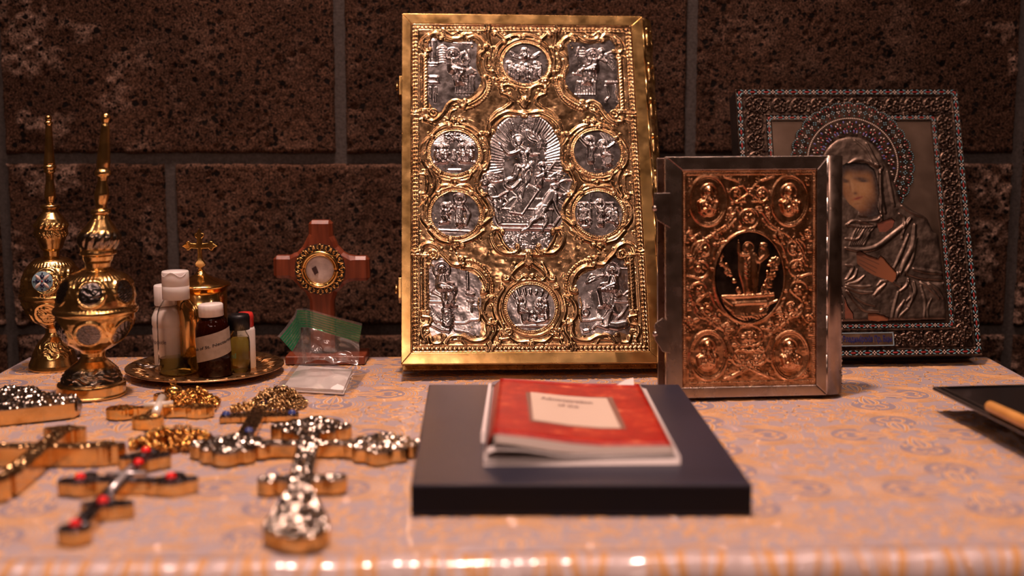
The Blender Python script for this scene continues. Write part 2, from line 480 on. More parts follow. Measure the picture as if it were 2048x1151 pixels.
def stone_nodes(m):
    at = N(m, 'ShaderNodeAttribute'); at.attribute_name = 'Col'
    n = noise(m, 420, 6, rough=.75); r = ramp(m, n.outputs[0], [(.36, (.06, .05, .045)), (.5, (.50, .44, .40)), (.66, (1.7, 1.45, 1.3))])
    mx = N(m, 'ShaderNodeMix', data_type='RGBA', blend_type='MULTIPLY'); mx.inputs[0].default_value = 1
    L(m, at.outputs['Color'], mx.inputs[6]); L(m, r.outputs[0], mx.inputs[7])
    tc = N(m, 'ShaderNodeTexCoord'); fac = None
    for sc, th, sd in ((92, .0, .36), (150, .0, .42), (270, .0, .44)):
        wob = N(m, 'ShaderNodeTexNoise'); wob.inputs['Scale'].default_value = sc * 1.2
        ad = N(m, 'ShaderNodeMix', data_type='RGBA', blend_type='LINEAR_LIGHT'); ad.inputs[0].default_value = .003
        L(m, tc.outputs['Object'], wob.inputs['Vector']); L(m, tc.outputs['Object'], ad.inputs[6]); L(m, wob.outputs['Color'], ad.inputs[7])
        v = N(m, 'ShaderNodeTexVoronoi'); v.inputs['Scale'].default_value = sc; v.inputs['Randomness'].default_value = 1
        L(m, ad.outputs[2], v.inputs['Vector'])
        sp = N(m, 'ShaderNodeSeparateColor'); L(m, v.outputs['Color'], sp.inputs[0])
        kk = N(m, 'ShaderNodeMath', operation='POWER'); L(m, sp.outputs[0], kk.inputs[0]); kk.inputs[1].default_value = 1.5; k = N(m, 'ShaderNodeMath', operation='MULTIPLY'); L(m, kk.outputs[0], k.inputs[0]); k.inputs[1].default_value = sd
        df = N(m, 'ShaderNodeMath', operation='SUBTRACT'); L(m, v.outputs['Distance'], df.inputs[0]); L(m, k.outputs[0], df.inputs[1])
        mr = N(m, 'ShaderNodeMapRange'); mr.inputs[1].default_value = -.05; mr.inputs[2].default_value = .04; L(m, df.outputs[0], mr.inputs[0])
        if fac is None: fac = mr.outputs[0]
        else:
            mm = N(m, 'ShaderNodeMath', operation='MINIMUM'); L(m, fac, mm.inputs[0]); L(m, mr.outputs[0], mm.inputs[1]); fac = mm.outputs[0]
    m2 = N(m, 'ShaderNodeMix', data_type='RGBA'); L(m, fac, m2.inputs[0]); m2.inputs[6].default_value = (.012, .009, .008, 1)  # near-black dots put the shade of the pits into the stone colour
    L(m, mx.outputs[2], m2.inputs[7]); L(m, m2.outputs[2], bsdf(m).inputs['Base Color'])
    hh = N(m, 'ShaderNodeMath', operation='MULTIPLY_ADD'); L(m, n.outputs[0], hh.inputs[0]); hh.inputs[1].default_value = .5; L(m, fac, hh.inputs[2])
    bump(m, hh.outputs[0], .8, .0025)


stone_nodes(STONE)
MORTAR = mat('grey_mortar', (.115, .095, .088), .9)
nn = noise(MORTAR, 300, 5); rr_ = ramp(MORTAR, nn.outputs[0], [(.3, (.055, .044, .040)), (.7, (.105, .088, .080))]); L(MORTAR, rr_.outputs[0], bsdf(MORTAR).inputs['Base Color']); bump(MORTAR, nn.outputs[0], .5, .001)

xw = lambda px: PY(px, 400, YW)[0]
zw = lambda py: PY(1024, py, YW)[2]
JO = .0125
z1, z2 = zw(317), zw(660); RH = z1 - z2
rows = [(z1, z1 + RH, [5, 684, 1379, 2034]), (z2, z1, [5, 340, 1036, 1730, 2034]), (z2 - RH, z2, [5, 684, 1379, 2034]), (z1 + RH, z1 + 2 * RH, [340, 1036, 1730])]
wall = MB()
# mortar bed with hollow joints, seen between the blocks
wall.box(-1.35, 1.35, YW + .006, YW + .12, -.75, zw(-330) + .2)
wall_o = wall.build('wall_back', MORTAR); tag(wall_o, kind='structure')


def block(xa, xb, za, zb, seed, rough0):
    st = .0024; nx = max(3, int((xb - xa) / st)); nz = max(3, int((zb - za) / st))
    x = np.linspace(xa, xb, nx); z = np.linspace(za, zb, nz); X, Z = np.meshgrid(x, z)
    r = np.random.RandomState(seed)
    H = smoothnoise(X.shape, 22, seed) * .0012 + smoothnoise(X.shape, 6, seed + 1) * .0006 + smoothnoise(X.shape, 2.2, seed + 2) * .0004
    pxX = 1024 + X / YW * F
    rg = np.clip((330 - pxX) / 260, 0, 1) + np.clip((pxX - 1880) / 120, 0, .75) + rough0
    patch = np.clip(smoothnoise(X.shape, 15, seed + 5) * 1.3 + smoothnoise(X.shape, 4, seed + 6) * .7 - .15, 0, 1) * np.clip(rg, 0, 1)
    H += patch * (.004 + .005 * smoothnoise(X.shape, 2.6, seed + 7))
    for _ in range(int((xb - xa) * (zb - za) * 2500)):
        cx, cz = r.uniform(xa, xb), r.uniform(za, zb); q = r.uniform(.0015, .0026) * (1 + 1.2 * r.rand() ** 6)
        i0, i1 = np.searchsorted(x, (cx - q, cx + q)); j0, j1 = np.searchsorted(z, (cz - q, cz + q))
        if i1 > i0 and j1 > j0:
            d = ((X[j0:j1, i0:i1] - cx) ** 2 + (Z[j0:j1, i0:i1] - cz) ** 2) / q ** 2
            H[j0:j1, i0:i1] -= np.where(d < 1, .0028 * (1 - d) ** .5, 0)
    e = np.minimum(np.minimum(X - xa, xb - X), np.minimum(Z - za, zb - Z)) + smoothnoise(X.shape, 4, seed + 9) * .0008
    H -= .008 * np.clip(1 - e / .0035, 0, 1) ** 2
    base = np.array([.145, .086, .061]) * (1 + .25 * smoothnoise(X.shape, 30, seed + 3))[..., None] * r.uniform(.85, 1.1)
    pc = np.clip(patch * 1.6, 0, 1)[..., None]; c = base * (1 - pc * .9) + np.array([.46, .34, .285]) * pc * .9
    V = np.stack([X, YW - H, Z], 2).reshape(-1, 3)
    a = np.arange(nz - 1)[:, None] * nx + np.arange(nx - 1)[None]
    Q = np.stack([a, a + 1, a + nx + 1, a + nx], 2).reshape(-1, 4)
    # rim walls going back to the mortar
    ring = np.concatenate([np.arange(nx), np.arange(1, nz) * nx + nx - 1, (nz - 1) * nx + np.arange(nx - 2, -1, -1), np.arange(nz - 2, 0, -1) * nx])
    low = V[ring].copy(); low[:, 1] = YW + .02; n0 = len(V); k = len(ring); m = np.arange(k); m2 = (m + 1) % k
    S = np.stack([n0 + m, n0 + m2, ring[m2], ring[m]], 1)
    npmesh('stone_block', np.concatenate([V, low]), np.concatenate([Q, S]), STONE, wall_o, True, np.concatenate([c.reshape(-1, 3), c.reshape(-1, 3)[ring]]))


sd = 100
for za, zb, xs in rows:
    xx = [-1.3] + [xw(p) for p in xs] + [1.3]
    for a, b in zip(xx[:-1], xx[1:]):
        sd += 20; a2, b2 = max(a, -.86), min(b, .86)
        if za >= z1 + RH - .01: zb = za + .12
        block(a2 + JO / 2, b2 - JO / 2, max(za, -.16) + JO / 2, zb - JO / 2, sd, 0.12)

fl = MB().box(-2.2, 2.2, -1.5, YW + .1, -.80, -.75)
FLOOR = mat('dark_floor', (.08, .05, .04), .6); nn = noise(FLOOR, 9, 5); L(FLOOR, ramp(FLOOR, nn.outputs[0], [(.3, (.05, .03, .025)), (.7, (.11, .07, .05))]).outputs[0], bsdf(FLOOR).inputs['Base Color'])
tag(fl.build('floor', FLOOR), kind='structure')

# ------------------------------------------------------------------ table and brocade cloth
XL, XR, YB = -.571, .562, 1.488
yf = lambda x: .823 + .042 * x   # front edge runs a touch askew
WOOD_T = mat('table_wood', (.10, .05, .03), .5); nn = noise(WOOD_T, 12, 5); L(WOOD_T, ramp(WOOD_T, nn.outputs[0], [(.3, (.06, .03, .018)), (.7, (.14, .07, .04))]).outputs[0], bsdf(WOOD_T).inputs['Base Color'])
tb = thing('side_table', 'wooden table under the brocade cloth against the stone wall', 'table', (0, 1.15, -.75))
lx = lambda o: [v for v in o]
MB().prism([(XL + .004, yf(XL) + .012 - 1.15), (XR - .004, yf(XR) + .012 - 1.15), (XR - .004, YB - .004 - 1.15), (XL + .004, YB - .004 - 1.15)], .715, .7465).build('table_top', WOOD_T, tb, bevel=.003)
for sx in (XL + .04, XR - .04):
    for sy in (.91, YB - .04): MB().box(sx - .025, sx + .025, sy - 1.175, sy - 1.125, 0, .715).build('leg', WOOD_T, tb, bevel=.003)


def clothmat(name, col, col2, scale=800, bp=.3):
    m = mat(name, col, .55, 0, coat=.45, coatr=.06); n = noise(m, scale, 3)
    L(m, ramp(m, n.outputs[0], [(.3, col2), (.7, col)]).outputs[0], bsdf(m).inputs['Base Color']); bump(m, n.outputs[0], bp, .0003)
    # the clear plastic sheet over the cloth: gloss with long soft waves and a few creases
    tc = N(m, 'ShaderNodeTexCoord'); mp = N(m, 'ShaderNodeMapping'); mp.inputs['Scale'].default_value = (1.0, .25, 1)
    wv = N(m, 'ShaderNodeTexNoise'); wv.inputs['Scale'].default_value = 55; wv.inputs['Detail'].default_value = 2
    L(m, tc.outputs['Object'], mp.inputs[0]); L(m, mp.outputs[0], wv.inputs['Vector'])
    b = N(m, 'ShaderNodeBump'); b.inputs['Strength'].default_value = .22; b.inputs['Distance'].default_value = .001
    L(m, wv.outputs[0], b.inputs['Height']); L(m, b.outputs[0], bsdf(m).inputs['Coat Normal'])
    return m


CL_BASE = clothmat('cloth_ground', (.50, .405, .415), (.41, .33, .345))
CL_GREY = clothmat('cloth_lilac', (.37, .305, .345), (.30, .245, .28))
CL_CREAM = clothmat('cloth_cream', (.92, .74, .60), (.82, .62, .48))
CL_GOLD = clothmat('cloth_gold_thread', (.74, .40, .16), (.56, .27, .09))


def clothz(x, y):
    return .0004 * np.sin(x * 23 + 1.3 * np.sin(y * 9)) * np.sin(y * 17 + x * 5) - .0012


def cloth_surf():
    nx = 240; xs = np.linspace(XL, XR, nx)
    top_t = np.linspace(0, 1, 60)
    V = []; 
    for x in xs:
        f = yf(x); colv = [(x, YB + .002, -.05), (x, YB + .003, -.004)]
        for t in top_t:
            y = YB * (1 - t) + (f + .004) * t; colv.append((x, y, clothz(x, y)))
        V.append(colv)
    m = len(V[0]); V = np.array(V)
    V[0, :, 0] -= .0; 
    a = np.arange(nx - 1)[:, None] * m + np.arange(m - 1)[None]
    Q = np.stack([a, a + 1, a + m + 1, a + m], 2).reshape(-1, 4)
    return V.reshape(-1, 3), Q, m


RIMP = [(.004, -.0014), (.0025, -.0075), (-.0018, -.0075), (-.0035, .0002), (-.008, .0026), (-.013, .0030), (-.018, .0016), (-.023, -.0018), (-.027, -.0070), (-.0295, -.0135), (-.0305, -.022), (-.0305, -.040), (-.029, -.08), (-.026, -.16), (-.022, -.30), (-.018, -.50)]


def rimpt(x, k, lift=0.0):
    dy, z = RIMP[k]; q = min(max((k - 2) / 4, 0), 1); rip = (.00045 * math.sin(x * 290 + 2 * math.sin(x * 31)) + .0007 * math.sin(x * 67)) * q
    n = k / len(RIMP); return (x, yf(x) + dy - rip * .6 * (1 + max(0, k - 10)) - lift * min(1, q * (k - 4) / 6 if k > 4 else 0), z + rip * (1 if k < 9 else 0) + lift * (1 if k < 9 else 0))


RIM = clothmat('cloth_edge', (.66, .52, .50), (.56, .44, .43)); bsdf(RIM).inputs['Coat Weight'].default_value = 1.0; bsdf(RIM).inputs['Coat Roughness'].default_value = .12; bsdf(RIM).inputs['Coat IOR'].default_value = 1.6
V_, Q_, m_ = cloth_surf()
cl = npmesh('tablecloth', V_, Q_, CL_BASE); tag(cl, 'gold and lilac brocade tablecloth under clear plastic, covering the whole table', 'tablecloth')
xs_ = np.linspace(XL, XR, 300); Vr = np.array([[rimpt(x, k) for k in range(len(RIMP))] for x in xs_]); mr_ = len(RIMP); ar = np.arange(299)[:, None] * mr_ + np.arange(mr_ - 1)[None]
npmesh('front_drop', Vr.reshape(-1, 3), np.stack([ar, ar + 1, ar + mr_ + 1, ar + mr_], 2).reshape(-1, 4), RIM, cl)
for sgn, xx in ((-1, XL), (1, XR)):    # short side drops
    s_ = MB(); ys = np.linspace(yf(xx), YB, 30); V = [(xx, y, float(clothz(xx, y))) for y in ys] + [(xx + sgn * .004, y, -.008) for y in ys] + [(xx + sgn * (.006 + .004 * math.sin(y * 40)), y, -.40) for y in ys]
    s_.add(V, [(i + k * 30, i + 1 + k * 30, i + 31 + k * 30, i + 30 + k * 30) for i in range(29) for k in (0, 1)]); s_.build('side_drop', CL_BASE, cl, True)


sm2 = MB(); sm2.tube([(x, yf(x) + .0006, -.0042) for x in np.linspace(XL, XR, 60)], .0022, 8); sm2.build('groove_shade', mat('groove_shade_brown', (.10, .065, .055), .7), cl, True)  # dark tube painted as the shade in the groove before the roll
# brocade motifs: woven lines standing a little proud of the ground
def arc(cx, cy, r, a0, a1, n=14, ry=None):
    a = np.linspace(math.radians(a0), math.radians(a1), n); return np.stack([cx + r * np.cos(a), cy + (ry or r) * np.sin(a)], 1)


motif = []          # (points, half width) in metres
ground = []         # lilac polygons
for k in range(4):
    q = k * PI / 2; c_, s_ = math.cos(q), math.sin(q)
    R2 = lambda p: np.stack([np.array(p)[:, 0] * c_ - np.array(p)[:, 1] * s_, np.array(p)[:, 0] * s_ + np.array(p)[:, 1] * c_], 1)
    for j, rr in enumerate((.0282, .0251, .0220, .0189)):
        motif.append((R2(arc(.040, 0, rr, -118, 118, 20)), .00062))
    ground.append(R2(np.concatenate([arc(.040, 0, .0175, -115, 115, 16), [(.012, .004), (.012, -.004)]])))
    motif.append((R2(catmull([(.006, 0), (.018, .0045), (.030, .006), (.040, 0)], 5)), .0012)); motif.append((R2(catmull([(.006, 0), (.018, -.0045), (.030, -.006), (.040, 0)], 5)), .0012))
    motif.append((R2([(.012, 0), (.036, 0)]), .0011))
    for sg in (1, -1):
        motif.append((R2(catmull([(.010, sg * .002), (.017, sg * .010), (.012, sg * .015), (.008, sg * .011)], 5)), .0011))
        motif.append((R2(catmull([(.034, sg * .004), (.044, sg * .010), (.050, sg * .005), (.046, sg * .001)], 5)), .0009))
        motif.append((R2(catmull([(.026, sg * .014), (.030, sg * .011), (.035, sg * .014)], 4)), .0010))
        motif.append((R2([(.052, sg * .0015), (.055, sg * .0005)]), .0014))
    d = lambda u, v: (.048 + (u - v) * .7071 * .001, .048 * .9 + (u + v) * .7071 * .001)
    sp = [d(0, 0)]
    for (u0, v0, u1, v1, bd) in ((-12, 0, 12, 0, 1.5), (-8, 0, -12, 6, 2), (-4, 0, -8, -7, -2), (2, 0, -1, 7, 2), (5, 0, 8, -7, -2), (9, 0, 13, 6, 2)):
        motif.append((R2(catmull([d(u0, v0), d((u0 + u1) / 2 + bd, (v0 + v1) / 2), d(u1, v1)], 5)), .0009))
    for (u, v) in ((-12, 7.5), (-8.5, -8.5), (-1, 8.5), (8.5, -8.5), (13.5, 7.5), (14, 0), (0, 3.4), (0, -3.6)):
        for a in range(3): 
            t = a * 2.1; motif.append((R2([d(u, v), d(u + 2.6 * math.cos(t), v + 2.6 * math.sin(t))]), .0011))


for (gx, gy, gr) in ((.074, .0665, 1.0), (.074, .022, .55), (.074, .111, .55), (.030, .0665, .6), (.118, .0665, .6)):
    for k in range(6):
        a = k * PI / 3 + gx * 40; e = np.array([math.cos(a), math.sin(a)]); n_ = np.array([-e[1], e[0]]); o_ = np.array([gx, gy])
        motif.append((np.array([o_ + e * .004 * gr, o_ + e * .0095 * gr]), .0020 * gr))
        motif.append((catmull([o_ + e * .010 * gr + n_ * .002 * gr, o_ + e * .018 * gr + n_ * .005 * gr, o_ + e * .024 * gr, o_ + e * .021 * gr - n_ * .005 * gr, o_ + e * .016 * gr - n_ * .001 * gr], 5), .0010))
        motif.append((np.array([o_ + e * .026 * gr + n_ * .006 * gr, o_ + e * .029 * gr + n_ * .009 * gr]), .0016 * gr))


PS = 1.22
motif = [(np.array(p) * PS, w_ * PS) for p, w_ in motif]
ground = [np.array(p) * PS for p in ground]


def ribbons(name, width, lift, material, tx=.148 * PS, ty=.133 * PS, off=(-.0005, 1.133)):
    V = []; Q = []; n = 0
    for iy in range(-5, 6):
        for ix in range(-8, 9):
            ox = off[0] + ix * tx; oy = off[1] + iy * ty
            if oy < .72 or oy > YB + .08 or abs(ox) > .66: continue
            for pts, wd in motif:
                p = pts + [ox, oy]; keep = (p[:, 0] > XL + .002) & (p[:, 0] < XR - .002) & (p[:, 1] > yf(p[:, 0]) + .006) & (p[:, 1] < YB - .002)
                if keep.sum() < 2: continue
                p = p[keep]; 
                if np.max(np.hypot(*(p[1:] - p[:-1]).T)) > .03: continue
                t = np.gradient(p, axis=0); t /= np.hypot(t[:, 0], t[:, 1])[:, None] + 1e-9; nr = np.stack([-t[:, 1], t[:, 0]], 1)
                k = len(p); e = np.sin(np.linspace(.25, PI - .25, k))[:, None] * .6 + .4; wv = wd * width
                for sgn, h in ((-1, 0), (0, 1), (1, 0)):
                    q = p + nr * sgn * wv * e; V.append(np.column_stack([q, clothz(q[:, 0], q[:, 1]) + lift[0] + lift[1] * h]))
                a = np.arange(k - 1); Q.append(np.concatenate([np.stack([n + a, n + a + 1, n + k + a + 1, n + k + a], 1), np.stack([n + k + a, n + k + a + 1, n + 2 * k + a + 1, n + 2 * k + a], 1)])); n += 3 * k
    o = npmesh(name, np.concatenate(V), np.concatenate(Q), material, cl, True); tag(o, kind='stuff'); return o


ribbons('cream_outline', 1.55, (.00022, .00012), CL_CREAM)
ribbons('gold_thread', .95, (.0003, .0005), CL_GOLD)
gb = MB()
for iy in range(-5, 6):
    for ix in range(-8, 9):
        ox = -.0005 + ix * .148 * PS; oy = 1.133 + iy * .133 * PS
        for g in ground:
            p = g + [ox, oy]
            if (p[:, 1] - yf(p[:, 0])).min() < .006 or p[:, 1].max() > YB or p[:, 0].min() < XL or p[:, 0].max() > XR: continue
            gb.add(np.column_stack([p, clothz(p[:, 0], p[:, 1]) + .00015]), [tuple(range(len(p)))])
tag(gb.build('lilac_ground', CL_GREY, cl, False), kind='stuff')
# the same brocade on the front drop
V = []; Fd = []; n0 = 0
fd = MB()
for ix in range(-60, 60):
    x = ix * .0105 + .003 * math.sin(ix * 1.7); 
    if not XL + .01 < x < XR - .01 or ix % 7 in (0,): continue
    wv = .0016 if ix % 7 in (1, 3, 5) else .0030
    rows_ = list(range(3, 13)); vv = []
    for kk in rows_:
        sw = .004 * math.sin(RIMP[kk][1] * 90 + ix); p0 = rimpt(x, kk, .0004)
        vv += [(p0[0] - wv + sw, p0[1] - .0002, p0[2]), (p0[0] + wv + sw, p0[1] - .0002, p0[2])]
    fd.add(vv, [(2 * k, 2 * k + 1, 2 * k + 3, 2 * k + 2) for k in range(len(rows_) - 1)])
tag(fd.build('gold_thread', CL_GOLD, cl, True), kind='stuff')


# ------------------------------------------------------------------ leaning slabs: local x right, y into the slab, z up
def pose_matrix(x, y, yaw, lean, roll, dz):
    cy, sy, cl_, sl, cr, sr = math.cos(yaw), math.sin(yaw), math.cos(lean), math.sin(lean), math.cos(roll), math.sin(roll)
    Rz = np.array([[cy, -sy, 0], [sy, cy, 0], [0, 0, 1]]); Rx = np.array([[1, 0, 0], [0, cl_, sl], [0, -sl, cl_]]); Ry = np.array([[cr, 0, sr], [0, 1, 0], [-sr, 0, cr]])
    R = Rz @ Rx @ Ry; M = np.eye(4); M[:3, :3] = R; M[:3, 3] = (x, y, dz); return M


class Face:
    """the front plane of a leaning slab with its own drawing units; tr() turns a traced point of the photograph into them"""
    def __init__(s, x, y, W, Ht, yaw, lean, roll, dz, unit):
        s.M = pose_matrix(x, y, yaw, lean, roll, dz); s.W, s.Ht, s.u = W, Ht, unit; s.Mi = np.linalg.inv(s.M)
    def tr(s, px, py, depth=0.0):
        o = s.Mi @ np.array([0, 0, CH, 1]); d = s.Mi[:3, :3] @ ray(px, py); t = (depth - o[1]) / d[1]
        q = o[:3] + d * t; return ((q[0] + s.W / 2) / s.u, (s.Ht - q[2]) / s.u)
    def xf(s, off=0.0):
        return lambda X, Y, H: np.stack([X * s.u - s.W / 2, -H * s.u - off, s.Ht - Y * s.u], -1)
    def matrix(s): return Matrix(s.M.tolist())


def T_(face, ox, oy, k):
    """points read off an enlarged crop with its origin and scale"""
    return lambda pts: [face.tr(ox + k * a, oy + k * b) for a, b in pts]


# ------------------------------------------------------------------ the great gospel book
GF = Face(.02278, 1.36427, .28563, .42518, .0725, .45045, .00798, .0167, .00057)
gos = thing('gospel_book', 'large gospel book with gilt frame and silver relief plaques leaning against the wall', 'book', M=GF.matrix())
W_, H_ = GF.W, GF.Ht; gT = .036
pTL, pTR, pBR, pBL = GF.tr(823, 46), GF.tr(1262.6, 54), GF.tr(1299, 699), GF.tr(821, 709)
px0, px1 = (pTL[0] + pBL[0]) / 2, (pTR[0] + pBR[0]) / 2; py0, py1 = (pTL[1] + pTR[1]) / 2, (pBL[1] + pBR[1]) / 2
uW, uH = W_ / GF.u, H_ / GF.u
fx = lambda a: a * GF.u - W_ / 2
fz = lambda b: H_ - b * GF.u
# parts of the case
MB().box(-W_ / 2 + .004, W_ / 2 - .002, .006, gT - .006, .005, H_ - .005).build('page_block', G_OLD, gos)
MB().box(-W_ / 2 + .001, W_ / 2 - .001, gT - .006, gT, .001, H_ - .001).build('back_cover', G_OLD, gos, bevel=.001)
MB().box(-W_ / 2, W_ / 2, .001, .006, 0, H_).build('front_cover', G_FLAT, gos, bevel=.001)
xa, xb, zt, zb_ = fx(px0), fx(px1), fz(py0), fz(py1)
for nm, q in (('frame_strip', [(-W_ / 2, H_), (W_ / 2, H_), (xb, zt), (xa, zt)]), ('frame_strip', [(-W_ / 2, 0), (xa, zb_), (xb, zb_), (W_ / 2, 0)]),
              ('frame_strip', [(-W_ / 2, H_), (xa, zt), (xa, zb_), (-W_ / 2, 0)]), ('frame_strip', [(W_ / 2, H_), (W_ / 2, 0), (xb, zb_), (xb, zt)])):
    MB().prismy(q, -.0016, .0012).build(nm, G_FLAT, gos, bevel=.0007)
# rounded spine on the right with relief bands, hinge leaves and small clasps on the left
sp = MB(); prof = [(W_ / 2 - .001 + .0145 * math.sin(a), gT / 2 - (gT / 2 - .001) * math.cos(a)) for a in np.linspace(0, PI, 15)]
sp.prism(prof, .002, H_ - .001); spo = sp.build('spine', G_OLD, gos, True)
ro = MB()
for k in range(9):
    z = .03 + k * (H_ - .06) / 8
    for a in np.linspace(.45, PI - .45, 5):
        c = np.array([W_ / 2 - .001 + .0145 * math.sin(a), gT / 2 - (gT / 2) * math.cos(a), z]); ey = np.array([0, 0, 1.]); ez = np.array([math.sin(a), -math.cos(a), 0]); ex = np.cross(ey, ez)
        ro.dome(c, .0022, .010, .0012, 0, 8, (ex, ey, ez)); ro.dome(c + [0, 0, .014], .0025, .0025, .0016, 0, 8, (ex, ey, ez))
tag(ro.build('spine_relief', G_OLD, spo, True), kind='stuff')
hp = MB()
nh = 7
for k in range(nh):
    za = .004 + k * (H_ - .008) / nh; hp.tube([(W_ / 2, -.0006, za + .0006), (W_ / 2, -.0006, za + (H_ - .008) / nh - .0006)], .0016, 10)
hp.build('hinge', G_FLAT, gos, True)
for py in (170, 575):
    q = GF.tr(803, py); z = fz(q[1]); c = MB(); c.box(-W_ / 2 - .0035, -W_ / 2 + .001, .0, .020, z - .012, z + .012)
    co = c.build('clasp', G_FLAT, gos, bevel=.0008); MB().tube([(-W_ / 2 - .0055, .002, z - .006), (-W_ / 2 - .0055, .002, z + .004)], .0016, 8).build('pin', G_FLAT, co, True)

R = Relief(px0, py0, px1, py1, .92)
axm = (px0 + px1) / 2
t1 = T_(GF, 815, 50, .1738); t3 = T_(GF, 815, 230, .2346); t5 = T_(GF, 815, 480, .2042); t7 = T_(GF, 950, 220, .2521)
t0 = T_(GF, 790, 10, .3388); t4 = T_(GF, 790, 370, .3476); tr2 = T_(GF, 1045, 50, .1738); tr4 = T_(GF, 1045, 230, .2345); tr6 = T_(GF, 1050, 480, .2042)
mir = lambda pts: [(2 * axm - a, b) for a, b in pts]
GB = 1.1                      # level of the gilt ground above the silver
# openings for the plaques
pq_tl = t1([(245, 200), (300, 150), (400, 185), (520, 205), (640, 195), (745, 175), (800, 220), (792, 330), (785, 430), (800, 520), (850, 620), (825, 700), (775, 770), (690, 830), (610, 850), (500, 860), (430, 920), (390, 1000), (320, 985), (260, 900), (240, 870), (235, 400)])
pq_bl = t5([(215, 250), (240, 190), (340, 170), (400, 260), (520, 290), (600, 310), (680, 350), (730, 430), (705, 520), (722, 600), (702, 720), (720, 860), (700, 930), (600, 930), (560, 900), (470, 940), (400, 940), (330, 900), (240, 935), (215, 860), (240, 800), (215, 720)])
pq_c = t7([(415, 40), (300, 45), (225, 80), (172, 130), (175, 190), (130, 240), (120, 330), (125, 420), (115, 480), (70, 510), (40, 560), (60, 620), (90, 680), (130, 760), (135, 860), (150, 905), (200, 940), (230, 980), (220, 1030), (260, 1080), (330, 1110), (415, 1095)])
pq_c = [(min(a, axm), b) for a, b in pq_c]
pq_c = pq_c + mir(pq_c[1:-1])[::-1]
cen = lambda x, y: GF.tr(x, y)
MED = [(cen(1051, 127), 45.5), (cen(908.6, 304.8), 46.5), (cen(910.7, 428), 46.5), (cen(1194.6, 304), 46.5), (cen(1197.4, 427), 46.5), (cen(1062, 615), 46)]
OPEN = [pq_tl, mir(pq_tl), pq_bl, mir(pq_bl), pq_c] + [circle(m[0][0], m[0][1], m[1], 48) for m in MED]
# hammered diagonal fields stay plain
FIELD = [t0([(585, 465), (480, 570), (380, 650), (500, 700), (560, 760), (600, 690), (740, 620), (690, 560), (650, 500)]), t4([(400, 385), (460, 350), (560, 290), (565, 350), (640, 420), (690, 480), (620, 560), (560, 560), (500, 460)])]
FIELD += [mir(f) for f in FIELD]


def LR(f, pts, *a, **k):
    c0, c1 = k.pop('c0', 0), k.pop('c1', 0)
    R.scroll(pts, *a, c0=c0, c1=c1, **k); R.scroll(mir(pts), *a, c0=-c0, c1=-c1, **k)


# fill of small leaves and scrolls under the large ones
g = random.Random(5); notfield = np.ones_like(R.H, bool)
for f in FIELD: notfield &= ~R.inside(f)
for _ in range(560):
    x = g.uniform(px0 + 16, axm); y = g.uniform(py0 + 16, py1 - 14); i = int((x - R.x0) / R.step); j = int((y - R.y0) / R.step)
    if not notfield[min(j, R.ny - 1), min(i, R.nx - 1)]: continue
    a = g.uniform(0, 2 * PI); k = g.random(); Ln = g.uniform(4, 9)
    for sx in (1, -1):
        X = x if sx == 1 else 2 * axm - x; A = a if sx == 1 else PI - a
        if k < .45: R.leaf(X, y, A, Ln, 1.9, 2.0)
        elif k < .75: R.stroke([(X + q * .5 * math.cos(A + sx * q * .45), y + q * .5 * math.sin(A + sx * q * .45)) for q in range(1, 11)], [1.3, .6], 2.0)
        else: R.blob(X, y, 2.2, 2.2, 2.2)
R.H[~notfield] *= 0
# strokes: acanthus frames round the corner plaques (left side, mirrored to the right)
LR(R, t1([(235, 190), (270, 110), (350, 95), (400, 140)]), 4.6, 3.6, c1=5)
LR(R, t1([(415, 60), (440, 130), (510, 160), (600, 150), (660, 110), (740, 105)]), 4.8, 4.0)
LR(R, t1([(690, 150), (780, 130), (850, 180), (880, 250)]), 4.8, 3.8, c1=-5)
LR(R, t1([(450, 70), (510, 110), (590, 75)]), 2.6, 3.0)
LR(R, t1([(930, 60), (930, 150), (950, 230)]), 3.8, 3.6)
LR(R, t1([(890, 290), (830, 340), (820, 430), (850, 520), (880, 600)]), 4.6, 3.6, c0=-4, c1=-4)
LR(R, t1([(925, 330), (895, 430), (920, 520)]), 3.0, 3.0)
LR(R, t1([(965, 260), (960, 400), (985, 530)]), 3.4, 3.2, c1=4)
LR(R, t1([(870, 610), (890, 700), (850, 790), (770, 860), (680, 905)]), 5.4, 3.8, c1=5)
R.beads(catmull(t1([(905, 620), (925, 710), (880, 810), (790, 885), (700, 930)]), 6), 4.2, 1.7, 4.2); R.beads(catmull(mir(t1([(905, 620), (925, 710), (880, 810), (790, 885), (700, 930)])), 6), 4.2, 1.7, 4.2)
for q in (t1([(945, 600), (950, 720), (895, 835), (790, 925), (640, 985)]), ): 
    for qq in (q, mir(q)): R.beads(catmull(qq, 6), 5.6, 3.0, 2.9)
LR(R, t1([(620, 940), (600, 880), (540, 870), (470, 910), (430, 980), (370, 1060), (290, 1105), (215, 1095)]), 4.8, 3.9, c0=-5, c1=5)
LR(R, t1([(560, 970), (500, 1000), (470, 1080)]), 2.6, 2.6)
for q in (t1([(300, 1010)])[0], t5([(250, 140)])[0]):
    for X in (q[0], 2 * axm - q[0]):
        R.stroke(circle(X, q[1], 8, 20), 2.2, 3.0); R.blob(X, q[1], 4, 4, 3.8); R.palmette(X, q[1], 1.2, 7, 4, 2.4, 2.6)
LR(R, t1([(240, 120), (180, 170), (160, 250), (200, 300), (260, 300)]), 4.2, 3.6, c1=-4)
